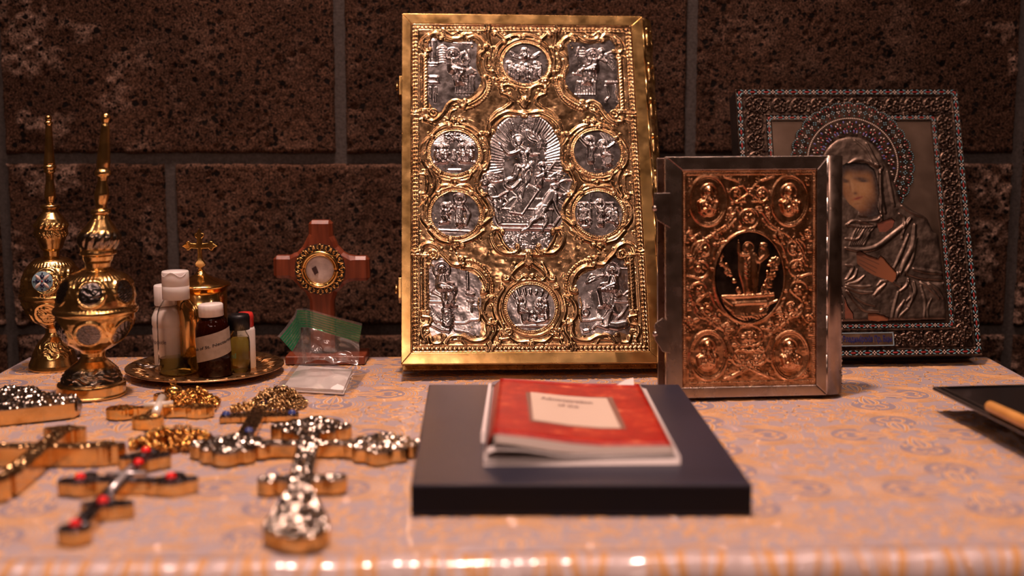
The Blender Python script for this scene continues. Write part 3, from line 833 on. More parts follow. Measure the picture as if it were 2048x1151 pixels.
# twisted side columns
for f, a, b in ((t1, (200, 345), (205, 975)), (t5, (172, 150), (178, 700))):
    A, B = f([a, b]); cxx = (A[0] + B[0]) / 2
    for X in (cxx, 2 * axm - cxx):
        R.stroke([(X, A[1]), (X, B[1])], 6.0, 3.6)
        for k in np.arange(A[1] + 4, B[1] - 4, 7.5): R.stroke([(X - 5.5, k + 3.4), (X, k + 1), (X + 5.5, k - 3)], .9, .9, 'round', 'add', 3)
        for yy in (A[1], B[1]):
            R.stroke([(X - 7.5, yy), (X + 7.5, yy)], 2.4, 4.2); R.stroke([(X - 6.5, yy + 4), (X + 6.5, yy + 4)], 1.6, 3.8)
        R.stroke([(X - 11, A[1]), (X - 11, B[1])], 1.2, 2.2); R.stroke([(X + 9.6, A[1]), (X + 9.6, B[1])], 1.0, 2.0)
# lower corner plaque frames
LR(R, t5([(120, 130), (150, 60), (220, 35), (290, 70), (330, 130), (390, 190), (440, 240), (510, 240), (545, 200)]), 5.2, 4.0, c1=-5)
LR(R, t5([(310, 120), (300, 180), (240, 190), (222, 240)]), 3.0, 3.2, c1=3)
LR(R, t5([(550, 265), (650, 275), (730, 340), (775, 430), (770, 500)]), 5.4, 3.9, c0=4, c1=6)
for q in (t5([(540, 200), (660, 215), (760, 290), (825, 400), (835, 520)]), t5([(600, 262), (690, 300), (750, 380), (775, 460)])):
    for qq in (q, mir(q)): R.beads(catmull(qq, 6), 5.6, 2.6, 3.3)
LR(R, t5([(700, 570), (690, 640), (708, 720), (700, 800)]), 2.6, 3.2)
LR(R, t5([(800, 560), (748, 640), (745, 730), (790, 800), (850, 830)]), 4.4, 3.6, c0=4, c1=-4)
LR(R, t5([(860, 560), (848, 680), (880, 790)]), 3.4, 3.2, c0=-4)
LR(R, t5([(150, 750), (225, 765), (215, 830), (150, 850), (135, 920), (170, 985)]), 4.2, 3.7)
for X in (t5([(165, 985)])[0], mir(t5([(165, 985)]))[0]): R.palmette(X[0], X[1], PI / 2, 12, 5, 1.1, 3)
LR(R, t5([(225, 960), (245, 1010), (320, 1010), (370, 950)]), 4.4, 3.8, c1=-4)
LR(R, t5([(375, 1010), (430, 945), (540, 945), (640, 990), (750, 975), (800, 910), (790, 830)]), 5.0, 4.0, c1=4)
LR(R, t5([(570, 1025), (520, 975), (430, 985)]), 2.8, 2.8, c1=3)
LR(R, t5([(830, 1040), (815, 980), (860, 900), (860, 850)]), 3.8, 3.4, c0=-4)
LR(R, t5([(900, 1025), (920, 975), (980, 965)]), 3.2, 3.2, c0=4)
LR(R, t5([(780, 1100), (770, 1050), (800, 1000)]), 3.0, 3.2)
# round medallion frames: bead ring, plain ring, outer bracket bands
for m, rr in MED:
    a, b = m
    R.stroke(circle(a, b, rr + 1.2, 60), 1.5, 2.4); R.stroke(circle(a, b, rr + 10.5, 60), 2.6, 2.6)
    R.beads(circle(a, b, rr + 4.6, 70), 4.1, 1.75, 3.4)
LR(R, t3([(195, 180), (145, 240), (125, 320), (140, 400), (175, 450)]), 4.2, 3.4, c0=3.5, c1=-5)
LR(R, t3([(205, 180), (270, 110), (345, 75)]), 4.4, 3.6, c0=-3.5, c1=5.5)
LR(R, t3([(455, 75), (540, 105), (620, 170)]), 4.4, 3.6, c0=5.5, c1=-4.5)
LR(R, t3([(640, 205), (685, 280), (690, 390), (640, 460)]), 4.4, 3.6, c1=6)
LR(R, t3([(190, 470), (222, 540), (222, 620), (190, 685)]), 3.6, 3.2)
LR(R, t3([(630, 480), (592, 560), (598, 640), (640, 690)]), 3.8, 3.4, c1=-5)
LR(R, t3([(165, 720), (120, 790), (125, 880), (175, 950)]), 4.2, 3.4, c0=-5, c1=-3.5)
LR(R, t3([(190, 985), (265, 1060), (355, 1090)]), 4.4, 3.6, c1=-5)
LR(R, t3([(460, 1090), (560, 1050), (650, 985)]), 4.4, 3.6, c0=-5)
LR(R, t3([(650, 700), (705, 780), (710, 870), (640, 940)]), 4.2, 3.4, c1=4)
LR(R, t3([(105, 500), (160, 520), (160, 650), (110, 670)]), 2.8, 2.8)
for X in (t3([(405, 1090)])[0], mir(t3([(405, 1090)]))[0]): R.palmette(X[0], X[1], PI / 2, 17, 5, .7, 3.2)
for X in (t3([(400, 70)])[0], mir(t3([(400, 70)]))[0]): R.palmette(X[0], X[1], -PI / 2, 15, 5, .7, 3.2)
LR(R, t3([(262, 500), (290, 545), (350, 560), (395, 550)]), [2, 3.2, 1.6], 3.2, c0=4.5)
LR(R, t3([(548, 500), (520, 545), (460, 560), (415, 550)]), [2, 3.2, 1.6], 3.2, c0=-4.5)
LR(R, t3([(250, 655), (290, 605), (350, 600), (395, 605)]), [2, 3.2, 1.6], 3.2, c0=-4.5)
LR(R, t3([(555, 655), (520, 605), (460, 600), (415, 605)]), [2, 3.2, 1.6], 3.2, c0=4.5)
for X in (t3([(405, 578)])[0], mir(t3([(405, 578)]))[0]): R.blob(X[0], X[1], 5, 5, 5)
# top medallion
LR(R, t1([(1290, 120), (1200, 130), (1110, 160), (1020, 90)]), 4.0, 3.4, c0=4, c1=-5)
LR(R, t1([(1100, 190), (1030, 270), (1000, 400), (1010, 500), (1080, 640)]), 4.2, 3.4, c0=4.5, c1=-6)
LR(R, t1([(1080, 700), (1170, 690), (1250, 730), (1285, 830)]), 4.2, 3.6, c0=-5)
LR(R, t1([(1090, 790), (1170, 820), (1200, 890), (1120, 960), (1030, 1010), (950, 1100)]), 4.2, 3.6, c0=5)
R.palmette(axm, t1([(1345, 960)])[0][1], -PI / 2, 26, 7, .55, 3.6)
# centre plaque frame
LR(R, t7([(395, 20), (340, 25), (260, 15), (180, 50), (120, 110), (110, 190)]), 4.8, 4.0, c0=6, c1=5)
LR(R, t7([(330, 55), (250, 55), (180, 110), (165, 160)]), 2.2, 3.2)
LR(R, t7([(75, 205), (110, 290), (112, 400), (90, 470), (55, 480)]), 4.0, 3.6, c1=5)
LR(R, t7([(45, 490), (18, 560), (22, 630), (55, 680)]), 4.0, 3.6, c1=-5)
LR(R, t7([(75, 700), (120, 770), (122, 850), (60, 900)]), 4.2, 3.6, c1=4)
LR(R, t7([(215, 950), (150, 950), (135, 1010), (165, 1085), (230, 1135), (320, 1130), (350, 1090)]), 5.0, 4.0, c0=5, c1=-5)
LR(R, t7([(205, 965), (215, 1040), (265, 1100), (330, 1118)]), 2.0, 3.2)
LR(R, t4([(755, 400), (690, 400), (640, 350), (600, 280)]), 3.2, 3.4)
LR(R, t4([(760, 385), (750, 440), (690, 490), (650, 545)]), 4.6, 3.8, c1=6)
LR(R, t4([(690, 450), (665, 510), (700, 550), (745, 520)]), 3.4, 3.4, c1=4)
R.palmette(axm, t4([(770, 400)])[0][1], PI / 2, 30, 7, .5, 3.8); R.palmette(axm, t4([(770, 900)])[0][1], PI / 2, 12, 5, 1.0, 3.4)
# bottom medallion
LR(R, t4([(625, 600), (590, 660), (585, 740), (625, 830)]), 4.0, 3.4, c0=-5, c1=5)
LR(R, t4([(640, 850), (700, 900), (770, 900)]), 4.4, 3.6, c0=-5, c1=5)
for q in (t5([(990, 900)])[0], t1([(1070, 650)])[0]):
    for X in (q[0], 2 * axm - q[0]): R.stroke(circle(X, q[1], 6.5, 20), 1.8, 3.8); R.blob(X, q[1], 3.6, 3.6, 4.4)
# straight border with rows of small shells
for o, rr, h in ((1.6, 1.5, 3.2), (14.5, 1.2, 2.6)):
    R.stroke([(px0 + o, py0 + o), (px1 - o, py0 + o), (px1 - o, py1 - o), (px0 + o, py1 - o), (px0 + o, py0 + o)], rr, h)
def shells(a, b, horiz):
    n = int(abs((b[0] - a[0]) if horiz else (b[1] - a[1])) / 8.6)
    for k in range(n):
        t = (k + .5) / n; x = a[0] + (b[0] - a[0]) * t; y = a[1] + (b[1] - a[1]) * t
        R.blob(x, y, 3.0, 3.0, 3.4)
        if horiz: R.stroke(circle(x, y - .5, 4.4, 12, a0=0, a1=PI), 1.0, 2.6)
        else: R.stroke(circle(x - .5, y, 4.4, 12, a0=-PI / 2, a1=PI / 2), 1.0, 2.6)
for hh in (True, False):
    if hh: shells((px0 + 5, py0 + 8), (px1 - 5, py0 + 8), True); shells((px0 + 5, py1 - 8), (px1 - 5, py1 - 8), True)
    else: shells((px0 + 8, py0 + 14), (px0 + 8, py1 - 14), False); shells((px1 - 8, py0 + 14), (px1 - 8, py1 - 14), False)
for X, Y in ((axm - 73, py0 + 8), (axm + 73, py0 + 8), (axm - 80, py1 - 8), (axm + 80, py1 - 8)): R.stroke([(X - 3, Y - 9), (X + 1, Y), (X - 3, Y + 9)], 3, 4.2); R.stroke([(X + 4, Y - 9), (X + 7, Y), (X + 4, Y + 9)], 2, 4.0)
for Y in (t1([(100, 1010)])[0][1], t5([(80, 120)])[0][1]):
    for X in (px0 + 8, px1 - 8): R.stroke([(X - 9, Y - 3), (X, Y + 1), (X + 9, Y - 3)], 3, 4.2); R.stroke([(X - 9, Y + 5), (X + 9, Y + 5)], 2, 3.8)
R.H = R.H * .95 + GB
hm = smoothnoise(R.H.shape, 9, 3) * .9 + smoothnoise(R.H.shape, 4, 4) * .35 + smoothnoise(R.H.shape, 22, 14) * 2.2
fm = ~notfield; R.H += np.where(R.H < GB + .3, hm * np.where(fm, .38, .2), 0)
R.H = np.clip(R.H, .1, None); R.blur(1)
op = np.zeros_like(R.H, bool)
for o in OPEN: op |= R.inside(o)
gm = (~op) | (R.H > GB + 1.4)
R.mesh('gilt_relief', GF.xf(-.0008), gm, G_REL, gos, skirt=0.0)


def plaque(face, parent, poly, draw, name='silver_plaque', material=None, step=.92, off=-.0008, grow=3, label=None, base=.35):
    p = np.array(poly); c = p.mean(0); pg = c + (p - c) * (1 + grow / np.abs(p - c).mean())
    S = Relief(pg[:, 0].min(), pg[:, 1].min(), pg[:, 0].max(), pg[:, 1].max(), step)
    draw(S); S.H = S.H * .95 + base + smoothnoise(S.H.shape, 14, int(abs(c[0])) % 97) * .25 + smoothnoise(S.H.shape, 3.5, 7) * .07; S.blur(1)
    o = S.mesh(name, face.xf(off), S.inside(pg), material or S_REL, parent)
    if label: o['label'] = label
    return o


def evangelist(f, turn, x, y, s, beast):
    def draw(S):
        # architecture behind, seat, table, and the winged beast at the foot
        a = f
        if beast == 'column':
            S.stroke(a([(300, 190), (300, 430)]), 7, 1.6); S.stroke(a([(250, 440), (340, 440)]), 2.2, 2.2); S.stroke(a([(255, 470), (330, 470)]), 1.4, 2)
            for k in range(7): S.stroke(a([(365, 270 + k * 27), (400, 262 + k * 27), (435, 270 + k * 27)]), 1.7, 1.9)
            S.stroke(a([(350, 440), (350, 270), (400, 235), (450, 270)]), 1.5, 2.2)
            S.stroke(a([(520, 205), (740, 215)]), 1.6, 1.8)
            S.stroke(a([(590, 560), (780, 560)]), 2.6, 2.4)
            for k in range(6): S.stroke(a([(590 + k * 34, 590), (575 + k * 36, 780)]), [1.5, 3.2], 2.2)
            S.poly(a([(620, 560), (730, 500), (780, 540), (660, 605)]), 3.4); S.stroke(a([(620, 555), (730, 495), (780, 535), (660, 600), (620, 555)]), 1, 4.0)
            for k in range(5): S.stroke(a([(640, 400), (660 + k * 14, 300 + k * 22)]), [2, .6], 2.6)
            S.stroke(a([(640, 330), (610, 400), (640, 470)]), 4.5, 3.0); S.stroke(a([(700, 290), (715, 380), (690, 470)]), [1, 2.6, 1], 2.6)
            S.stroke(a([(255, 600), (340, 600), (350, 650)]), 3.6, 3.0); S.stroke(a([(250, 660), (360, 660)]), 2.6, 2.6)
            S.stroke(a([(330, 720), (320, 880)]), [2, 3], 2.4); S.stroke(a([(260, 720), (265, 840)]), 2, 2.2)
        elif beast == 'table':
            S.stroke(a([(590, 560), (850, 590), (850, 640)]), 2.2, 2.6); S.poly(a([(620, 560), (660, 510), (750, 520), (720, 600)]), 3.2)
            for k in range(8): S.stroke(a([(640 + k * 28, 650), (630 + k * 30, 780)]), [1.4, 3.0], 2.2)
            S.stroke(a([(610, 800), (840, 800)]), 1.4, 2)
            S.stroke(a([(905, 300), (910, 300)]), 5, 3.4); S.stroke(a([(910, 350), (900, 390), (960, 420)]), 4, 3)
            S.stroke(circle(*a([(910, 300)])[0], 6, 16), .8, 2)
            for k in range(6): S.stroke(a([(960, 340 + k * 10), (1020 + k * 6, 310 + k * 40)]), [2, .6], 2.4)
            S.stroke(a([(970, 660), (1090, 665)]), 3.0, 3); S.stroke(a([(1070, 690), (1060, 780), (1100, 870)]), 2.4, 2.6); S.stroke(a([(960, 700), (1000, 820), (960, 870)]), 2.0, 2.2)
            S.stroke(a([(700, 260), (740, 330), (730, 470)]), 1.6, 1.6); S.stroke(a([(650, 260), (620, 360), (660, 460)]), 1.6, 1.6)
            for k in range(9): S.blob(*a([(670 + (k % 3) * 18, 300 + (k // 3) * 30)])[0], 1.6, 1.6, 2)
        elif beast == 'lion':
            S.stroke(a([(585, 310), (590, 480)]), 2.4, 2.6); S.stroke(a([(590, 520), (640, 530)]), 4, 2.8); S.stroke(a([(590, 590), (640, 600)]), 2, 2.6); S.stroke(a([(625, 600), (630, 700)]), 1.4, 2.2)
            S.stroke(a([(640, 635), (700, 640)]), 1.2, 1.6); S.stroke(a([(470, 810), (560, 810), (620, 780), (710, 775)]), 2.2, 2.6)
            S.poly(a([(215, 530), (410, 560), (405, 600), (215, 600)]), 2.4); S.stroke(a([(215, 600), (405, 605)]), 2, 3.4)
            S.poly(a([(230, 510), (290, 455), (370, 500), (320, 560)]), 4.0); S.stroke(a([(290, 455), (320, 500), (320, 560)]), 1, 4.6)
            S.blob(*a([(380, 690)])[0], 9, 8, 4.2); S.blob(*a([(395, 780)])[0], 12, 16, 3.6)
            for k in range(22):
                q = k / 22 * 2 * PI; S.stroke(a([(385 + 30 * math.cos(q), 750 + 40 * math.sin(q)), (395 + 65 * math.cos(q), 780 + 110 * math.sin(q))]), [1.6, .5], 4.4)
            for k in range(9): S.stroke(a([(330 - k * 3, 800 - k * 6), (250 - k * 4, 780 - k * 16)]), [2.2, .8], 3.2)
            for k in range(6): S.stroke(a([(230 + k * 18, 690 + k * 16), (215 + k * 10, 740 + k * 14)]), [2, 1], 3.4)
            S.stroke(a([(240, 830), (330, 870), (400, 890)]), [4, 5, 3], 2.8); S.stroke(a([(470, 880), (600, 900), (650, 930)]), 3, 2)
        else:
            S.stroke(a([(540, 660), (640, 660)]), 1.2, 1.6); S.stroke(a([(530, 785), (640, 785), (690, 770), (760, 770)]), 2.2, 2.6)
            S.stroke(a([(700, 285), (770, 275), (1000, 280)]), 1.4, 1.2)
            for k in range(3): S.stroke(a([(770, 340 + k * 6), (700, 350 + k * 12), (650, 340 + k * 30), (600, 410 + k * 6)]), [1.2, 2.2, .8], 2.8, 'round', 'max', 4)
            S.poly(a([(800, 590), (850, 545), (1010, 540), (1010, 600)]), 2.6); S.stroke(a([(800, 598), (1010, 606)]), 2, 3.4)
            S.poly(a([(835, 515), (930, 490), (960, 540), (900, 565)]), 4.0); S.stroke(a([(900, 480), (960, 545), (1010, 500)]), 1.1, 4.4)
            S.stroke(a([(850, 640), (870, 700), (900, 725)]), [5, 5, 3], 4.4); S.blob(*a([(850, 690)])[0], 7, 10, 4.4, .5); S.stroke(a([(870, 630), (875, 660)]), 1.4, 5)
            S.stroke(a([(840, 700), (800, 780), (800, 840)]), [6, 9, 8], 4.0); S.stroke(a([(820, 830), (900, 840), (980, 820)]), [8, 9, 8], 3.6)
            for k in range(8): S.stroke(a([(900 + k * 6, 770 - k * 4), (960 + k * 7, 720 - k * 12)]), [2.0, .8], 4.2)
            S.stroke(a([(780, 850), (700, 830), (660, 870)]), [4, 2.6, 1.6], 3)
            S.stroke(circle(*a([(590, 710)])[0], 6, 16), 2.4, 3)
            for k in range(3): S.blob(*a([(585 + 18 * k, 890 - 4 * k)])[0], 3.4, 3.4, 3)
        hx, hy = a([(x, y)])[0]; figure(S, hx, hy, s, 'sit', turn, True, int(x), True, 1.0)
    return draw


plaque(GF, gos, pq_tl, evangelist(t1, 1, 520, 340, 8.2, 'column'), label='silver plaque of a seated writer before columns')
mtl = mir(pq_tl); plaque(GF, gos, mtl, evangelist(tr2, -1, 815, 350, 8.0, 'table'), label='silver plaque of a seated writer at a draped table')
plaque(GF, gos, pq_bl, evangelist(t5, 1, 335, 290, 9.0, 'lion'), label='silver plaque of a seated writer with a winged lion')
plaque(GF, gos, mir(pq_bl), evangelist(tr6, -1, 850, 300, 9.0, 'ox'), label='silver plaque of a seated writer with a winged ox')


def medal(i):
    (mx, my), rr = MED[i]; q = lambda dx, dy: (mx + dx, my + dy)
    def draw(S):
        if i == 0:
            figure(S, *q(0, -29), 4.0, 'bust', 1, True, 1)
            for k in range(14): t = k / 14 * PI; S.blob(*q(26 * math.cos(t), -19 + 8 * math.sin(t)), 3.4, 2.6, 2.6)
            for k in (-1, 1): S.stroke([q(k * 30, -26), q(k * 18, -16)], [1.2, 3.4], 2.8)
            for k, x in enumerate((-34, -26, -16, -7, 3, 12, 22, 30)): figure(S, *q(x, 2 + (k % 3) * 4 + abs(x) * -.06), 3.3, 'stand', 1 if x < 0 else -1, k % 2 == 0, k, False, .9)
        elif i == 1:
            for k in range(20): a = PI + k / 19 * PI; S.stroke([q(9 * math.cos(a), -22 + 7 * math.sin(a)), q(44 * math.cos(a), -18 + 30 * math.sin(a))], [.8, .4], 1.4)
            for k in range(16): S.blob(*q(RS.uniform(-17, 17), -34 + RS.uniform(-6, 10)), 3.4, 3, 2.8)
            for x, y, T in ((-19, -10, 1), (-33, -9, 1), (17, -11, -1), (33, -10, -1)): figure(S, *q(x, y), 5.0, 'kneel', T, True, int(x) + 50)
            S.stroke([q(-12, 38), q(14, 38)], 2.4, 2); S.stroke([q(0, -2), q(0, 14)], 4, 2.2)
        elif i == 2:
            figure(S, *q(-19, -15), 5.2, 'kneel', 1, True, 3); figure(S, *q(9, -33), 6.6, 'stand', -1, True, 9, True)
            S.stroke([q(16, -20), q(26, 0), q(20, 22)], [3, 5, 3], 3.6, 'round', 'max', 4); S.stroke([q(-32, 33), q(28, 36)], 2, 1.6)
            for k in range(9): S.blob(*q(-6 + RS.uniform(-5, 5), -20 + RS.uniform(-8, 8)), 2.6, 2.6, 2.4)
        elif i == 3:
            figure(S, *q(-13, -25), 5.6, 'stand', 1, True, 4); figure(S, *q(13, -17), 5.6, 'sit', 1, True, 5)
            S.stroke([q(-18, -16), q(-32, -32), q(-22, -38)], [4, 3, 1], 3.2, 'round', 'max', 4)
            S.poly([q(-8, 8), q(12, 8), q(10, 38), q(-6, 38)], 2.4); S.stroke([q(-10, 8), q(16, 8)], 2, 3.4); S.stroke([q(20, -8), q(36, -20)], 2.4, 3)
            for k in range(4): S.stroke([q(10 + k * 7, -42), q(22 + k * 5, -26)], 1.6, 2)
        elif i == 4:
            S.stroke([q(-17, -44), q(-17, 20)], 3.6, 1.8); S.stroke([q(-40, -22), q(30, -22)], 2.6, 1.6)
            figure(S, *q(4, -21), 5.4, 'stand', 1, True, 6); 
            for x, y, p in ((-36, -14, 'stand'), (-28, -16, 'stand'), (-24, 3, 'kneel'), (20, -8, 'kneel'), (28, -14, 'stand'), (35, -8, 'stand')): figure(S, *q(x, y), 3.8, p, -1 if x > 0 else 1, False, int(x) + 70)
        else:
            for k in range(7): S.stroke([q(-36 + k * 12, -36 - 3 * math.sin(k)), q(-30 + k * 10, -24 + 4 * math.cos(k))], [3, 1.6], 2)
            figure(S, *q(-19, -14), 5.2, 'sit', 1, True, 7); figure(S, *q(18, -12), 4.4, 'kneel', -1, True, 8); figure(S, *q(29, -10), 4.2, 'stand', -1, False, 9)
            for k in range(14): S.blob(*q(8 + RS.uniform(-12, 24), 10 + RS.uniform(-14, 20)), 3.4, 4.4, 2.6)
            S.stroke([q(-4, 24), q(10, 30), q(28, 26)], 4, 3); S.stroke([q(-30, 36), q(30, 36)], 2.4, 2)
    return draw


for i, nm in enumerate(('an ascension with a crowd below', 'kneeling saints under rays', 'one kneeling and one standing saint', 'two saints at a table', 'a figure before a cross with a crowd', 'a nativity')):
    (mx, my), rr = MED[i]; plaque(GF, gos, circle(mx, my, rr, 56), medal(i), 'silver_medallion', grow=1.5, label='round silver medallion of ' + nm)


def centre(S):
    a = t7; St = lambda p, r, h, **k: S.stroke(a(p), r, h, **k); sm = dict(smooth=4)
    C0 = (395, 430)
    for k in range(54):
        q = PI * .93 + k / 53 * PI * 1.14; c, s = math.cos(q), math.sin(q)
        r0 = (170 if k % 2 else 185, 265); St([(C0[0] + r0[0] * c, C0[1] + r0[1] * s), (C0[0] + 300 * c, C0[1] + 400 * s)], [1.3, 4.4], 2.3, prof='ridge')
    S.poly(a([(C0[0] + 170 * math.cos(q), C0[1] + 265 * math.sin(q)) for q in np.linspace(0, 2 * PI, 50)]), .3, 'set')
    St([(410, 165), (440, 215), (500, 240), (520, 300)], [3, 7, 4], 2.2, **sm); St([(420, 160), (480, 200), (530, 260)], [1.4, 3, 1.4], 3.2, **sm)
    St([(350, 470), (310, 540), (255, 560), (250, 600), (300, 620), (360, 560)], [3, 6, 5, 4, 4, 3], 2.8, **sm); St([(330, 440), (315, 500), (300, 520)], [3, 5, 2], 3.4, **sm)
    # sarcophagus, lid, step
    S.poly(a([(205, 770), (310, 695), (560, 700), (620, 780), (610, 900), (205, 900)]), 1.3); St([(205, 770), (310, 695), (390, 695)], 2.0, 2.6); St([(205, 785), (620, 790)], 2.2, 2.8); St([(205, 770), (205, 905)], 2, 2.6)
    for k in range(150): S.blob(*a([(random.uniform(225, 470), random.uniform(815, 885))])[0], 1.5, 1.3, 1.9)
    St([(205, 910), (610, 912)], 2.6, 2.4); St([(205, 940), (610, 945)], 3.4, 3.2); St([(240, 760), (300, 710)], 1.2, 2.6)
    S.poly(a([(270, 812), (375, 830), (510, 630), (430, 590)]), 2.6)
    St([(270, 812), (375, 830), (510, 630)], 1.8, 4.0); St([(270, 805), (430, 590)], 1.6, 3.6)
    for k in range(70): t = random.random(); u = random.uniform(.15, .8); S.blob(*a([(290 + 160 * t + 75 * u, 795 - 190 * t + 12 * u)])[0], 1.1, 1.1, 3.4)
    # rising figure
    S.blob(*a([(342, 240)])[0], 12, 12, .9); S.stroke(circle(*a([(342, 240)])[0], 12, 30), 1.1, 2.0)
    St([(352, 300), (385, 330), (395, 400), (400, 450)], [7.5, 9.8, 7.2, 8.2], 3.4, **sm); St([(370, 335), (420, 330)], 5, 3.2)
    for q in ((372, 345), (412, 345)): S.blob(*a([q])[0], 5, 4, 1.0, 0, 'add')
    for k in range(4): St([(380, 375 + k * 18), (415, 373 + k * 18)], .8, .5, mode='sub', prof='ridge')
    St([(365, 318), (300, 345), (262, 345), (225, 305), (200, 275)], [4.2, 3.8, 3.4, 2.6, 2], 3.8, **sm); St([(210, 285), (185, 265)], 1.2, 3.2); St([(208, 280), (200, 258)], 1, 3.2)
    St([(430, 315), (448, 352), (500, 352)], [4.2, 3.6, 2.4], 3.8, **sm)
    St([(385, 455), (388, 530), (395, 590), (380, 650), (370, 705)], [6.6, 6.0, 4.4, 3.8, 2.6], 4.2, **sm); St([(425, 455), (425, 540), (395, 600), (350, 650), (345, 690)], [6.4, 5.4, 4, 3.2, 2.4], 3.2, **sm)
    St([(370, 700), (372, 720)], [2.6, 3.2], 3.6); St([(355, 450), (400, 470), (445, 440)], 5, 4.4, **sm); St([(430, 440), (455, 420), (450, 480)], [3, 4, 2], 4.2, **sm)
    for k in range(4): St([(360 + k * 18, 440), (372 + k * 20, 480)], .9, .7, mode='add')
    S.blob(*a([(346, 258)])[0], 6.2, 8.2, 4.2); St([(325, 250), (335, 225), (360, 225), (368, 260)], 2.2, 1.2, mode='add'); S.blob(*a([(347, 278)])[0], 4, 4, 4.6)
    for k in (-1, 1): S.blob(*a([(347 + k * 9, 254)])[0], 1.3, 1, 1, 0, 'sub')
    St([(525, 190), (470, 612)], 1.1, 3.4); S.poly(a([(527, 190), (575, 260), (558, 322), (520, 290)]), 2.2); St([(527, 190), (560, 240), (558, 322)], 1.6, 3.6)
    # winged figure seated on the lid
    x, y = a([(538, 448)])[0]; figure(S, x, y, 5.2, 'sit', -1, True, 31)
    for k in range(8): St([(585, 480), (610 + k * 4, 450 - k * 6), (640 + k * 5, 410 + k * 4)], [2, 2.4, .8], 3.2, smooth=3)
    for k in range(6): St([(590, 530), (640, 500 + k * 12), (690 - k * 4, 480 + k * 16)], [1.6, 2.2, .8], 2.6, smooth=3)
    St([(560, 550), (600, 555), (640, 548)], 2.4, 4)
    # the two guards
    S.blob(*a([(80, 582)])[0], 7.4, 8, 4); St([(58, 570), (80, 555), (105, 575)], 2.2, 5, **sm)
    S.stroke(catmull(a([(60, 515), (110, 500), (200, 520), (225, 555), (150, 570), (80, 545), (60, 515)]), 5), 1.6, 3.6); S.poly(a([(70, 515), (120, 505), (200, 530), (210, 555), (150, 560), (90, 540)]), 2.4)
    for k in range(9): St([(140, 540), (140 + 55 * math.cos(k * .7), 538 + 18 * math.sin(k * .7))], .8, 3.2)
    St([(130, 620), (150, 680), (170, 720)], [8, 9.5, 8], 3.8, **sm); St([(110, 640), (130, 695), (185, 690), (248, 655)], [4.6, 4, 3.4, 2.6], 4.8, **sm)
    St([(170, 730), (190, 760)], [9, 10], 3.4); St([(165, 770), (175, 850), (192, 905)], [5.4, 4, 2.2], 3.6, **sm); St([(210, 740), (230, 690), (255, 720)], [3, 5, 4], 2.8, **sm); St([(190, 690), (240, 700), (265, 640)], 1.6, 3)
    S.blob(*a([(636, 618)])[0], 7.2, 7.8, 4.2); St([(610, 600), (640, 592), (665, 606)], 2.6, 5, **sm)
    St([(610, 660), (590, 700), (560, 745)], [9, 11, 9], 4.2, **sm)
    St([(560, 750), (525, 790), (510, 830)], [10, 13, 13], 3.8, **sm)
    for k in range(8): St([(540 + k * 5, 760), (475 + k * 15, 850 + k * 2)], 1.1, .9, mode='addlit')
    St([(510, 850), (450, 890), (420, 935), (370, 962)], [6, 5, 3.6, 2.4], 4.0, **sm); St([(555, 840), (565, 890), (545, 930), (530, 968)], [6, 4.8, 3.6, 2.4], 4.0, **sm)
    St([(640, 670), (640, 750), (660, 800), (680, 835)], [4.6, 4, 3, 2.2], 4.2, **sm); St([(640, 650), (690, 675)], 3, 3.6); St([(675, 850), (640, 900), (590, 1010)], [2.2, 3, 1], 3, smooth=3)
    S.stroke(circle(*a([(740, 650)])[0], 26, 40), 1.6, 2.6); 
    for k in range(5): q = k * 1.26; St([(740, 650), (740 + 100 * math.cos(q), 650 + 100 * math.sin(q))], 1.2, 2)
    for k in range(160): S.blob(*a([(random.uniform(225, 600), random.uniform(965, 1090))])[0], random.uniform(1, 3), 1, random.uniform(.5, 1.5))


plaque(GF, gos, pq_c, centre, 'silver_plaque', label='large central silver plaque of a risen figure above a tomb')

# ------------------------------------------------------------------ the smaller gospel book
SF = Face(.23756, 1.26608, .16562, .24215, .07739, .08486, -.0039, .00329, .00050)
sg_ = thing('gospel_book', 'smaller gospel book with rose gold relief cover and pewter frame standing upright', 'book', M=SF.matrix())
sW, sH, sT = SF.W, SF.Ht, .035
sx = lambda a: a * SF.u - sW / 2
sz = lambda b: sH - b * SF.u
s1 = T_(SF, 1300, 290, .4516)
a_, b_ = s1([(140, 108)])[0], s1([(732, 1066)])[0]; c_, d_ = s1([(738, 112)])[0], s1([(145, 1066)])[0]
qx0, qx1, qy0, qy1 = (a_[0] + d_[0]) / 2, (b_[0] + c_[0]) / 2, (a_[1] + c_[1]) / 2, (b_[1] + d_[1]) / 2
MB().box(-sW / 2 + .004, sW / 2 - .002, .005, sT - .005, .004, sH - .004).build('page_block', CU_REL, sg_)
MB().box(-sW / 2 - .002, sW / 2, sT - .005, sT, 0, sH).build('back_cover', PEW_D, sg_, bevel=.0008)
MB().box(-sW / 2, sW / 2, .001, .005, 0, sH).build('front_cover', PEW, sg_, bevel=.0012)
for q in ([(-sW / 2, sH), (sW / 2, sH), (sx(qx1), sz(qy0)), (sx(qx0), sz(qy0))], [(-sW / 2, 0), (sx(qx0), sz(qy1)), (sx(qx1), sz(qy1)), (sW / 2, 0)],
          [(-sW / 2, sH), (sx(qx0), sz(qy0)), (sx(qx0), sz(qy1)), (-sW / 2, 0)], [(sW / 2, sH), (sW / 2, 0), (sx(qx1), sz(qy1)), (sx(qx1), sz(qy0))]):
    MB().prismy(q, -.0022, .0012).build('frame_strip', PEW, sg_, bevel=.0010)
sp = MB(); sp.prism([(sW / 2 - .001 + .0215 * math.sin(a), sT / 2 - (sT / 2) * math.cos(a)) for a in np.linspace(0, PI, 17)], 0, sH)
spo = sp.build('spine', PEW_D, sg_, True)
ro = MB()
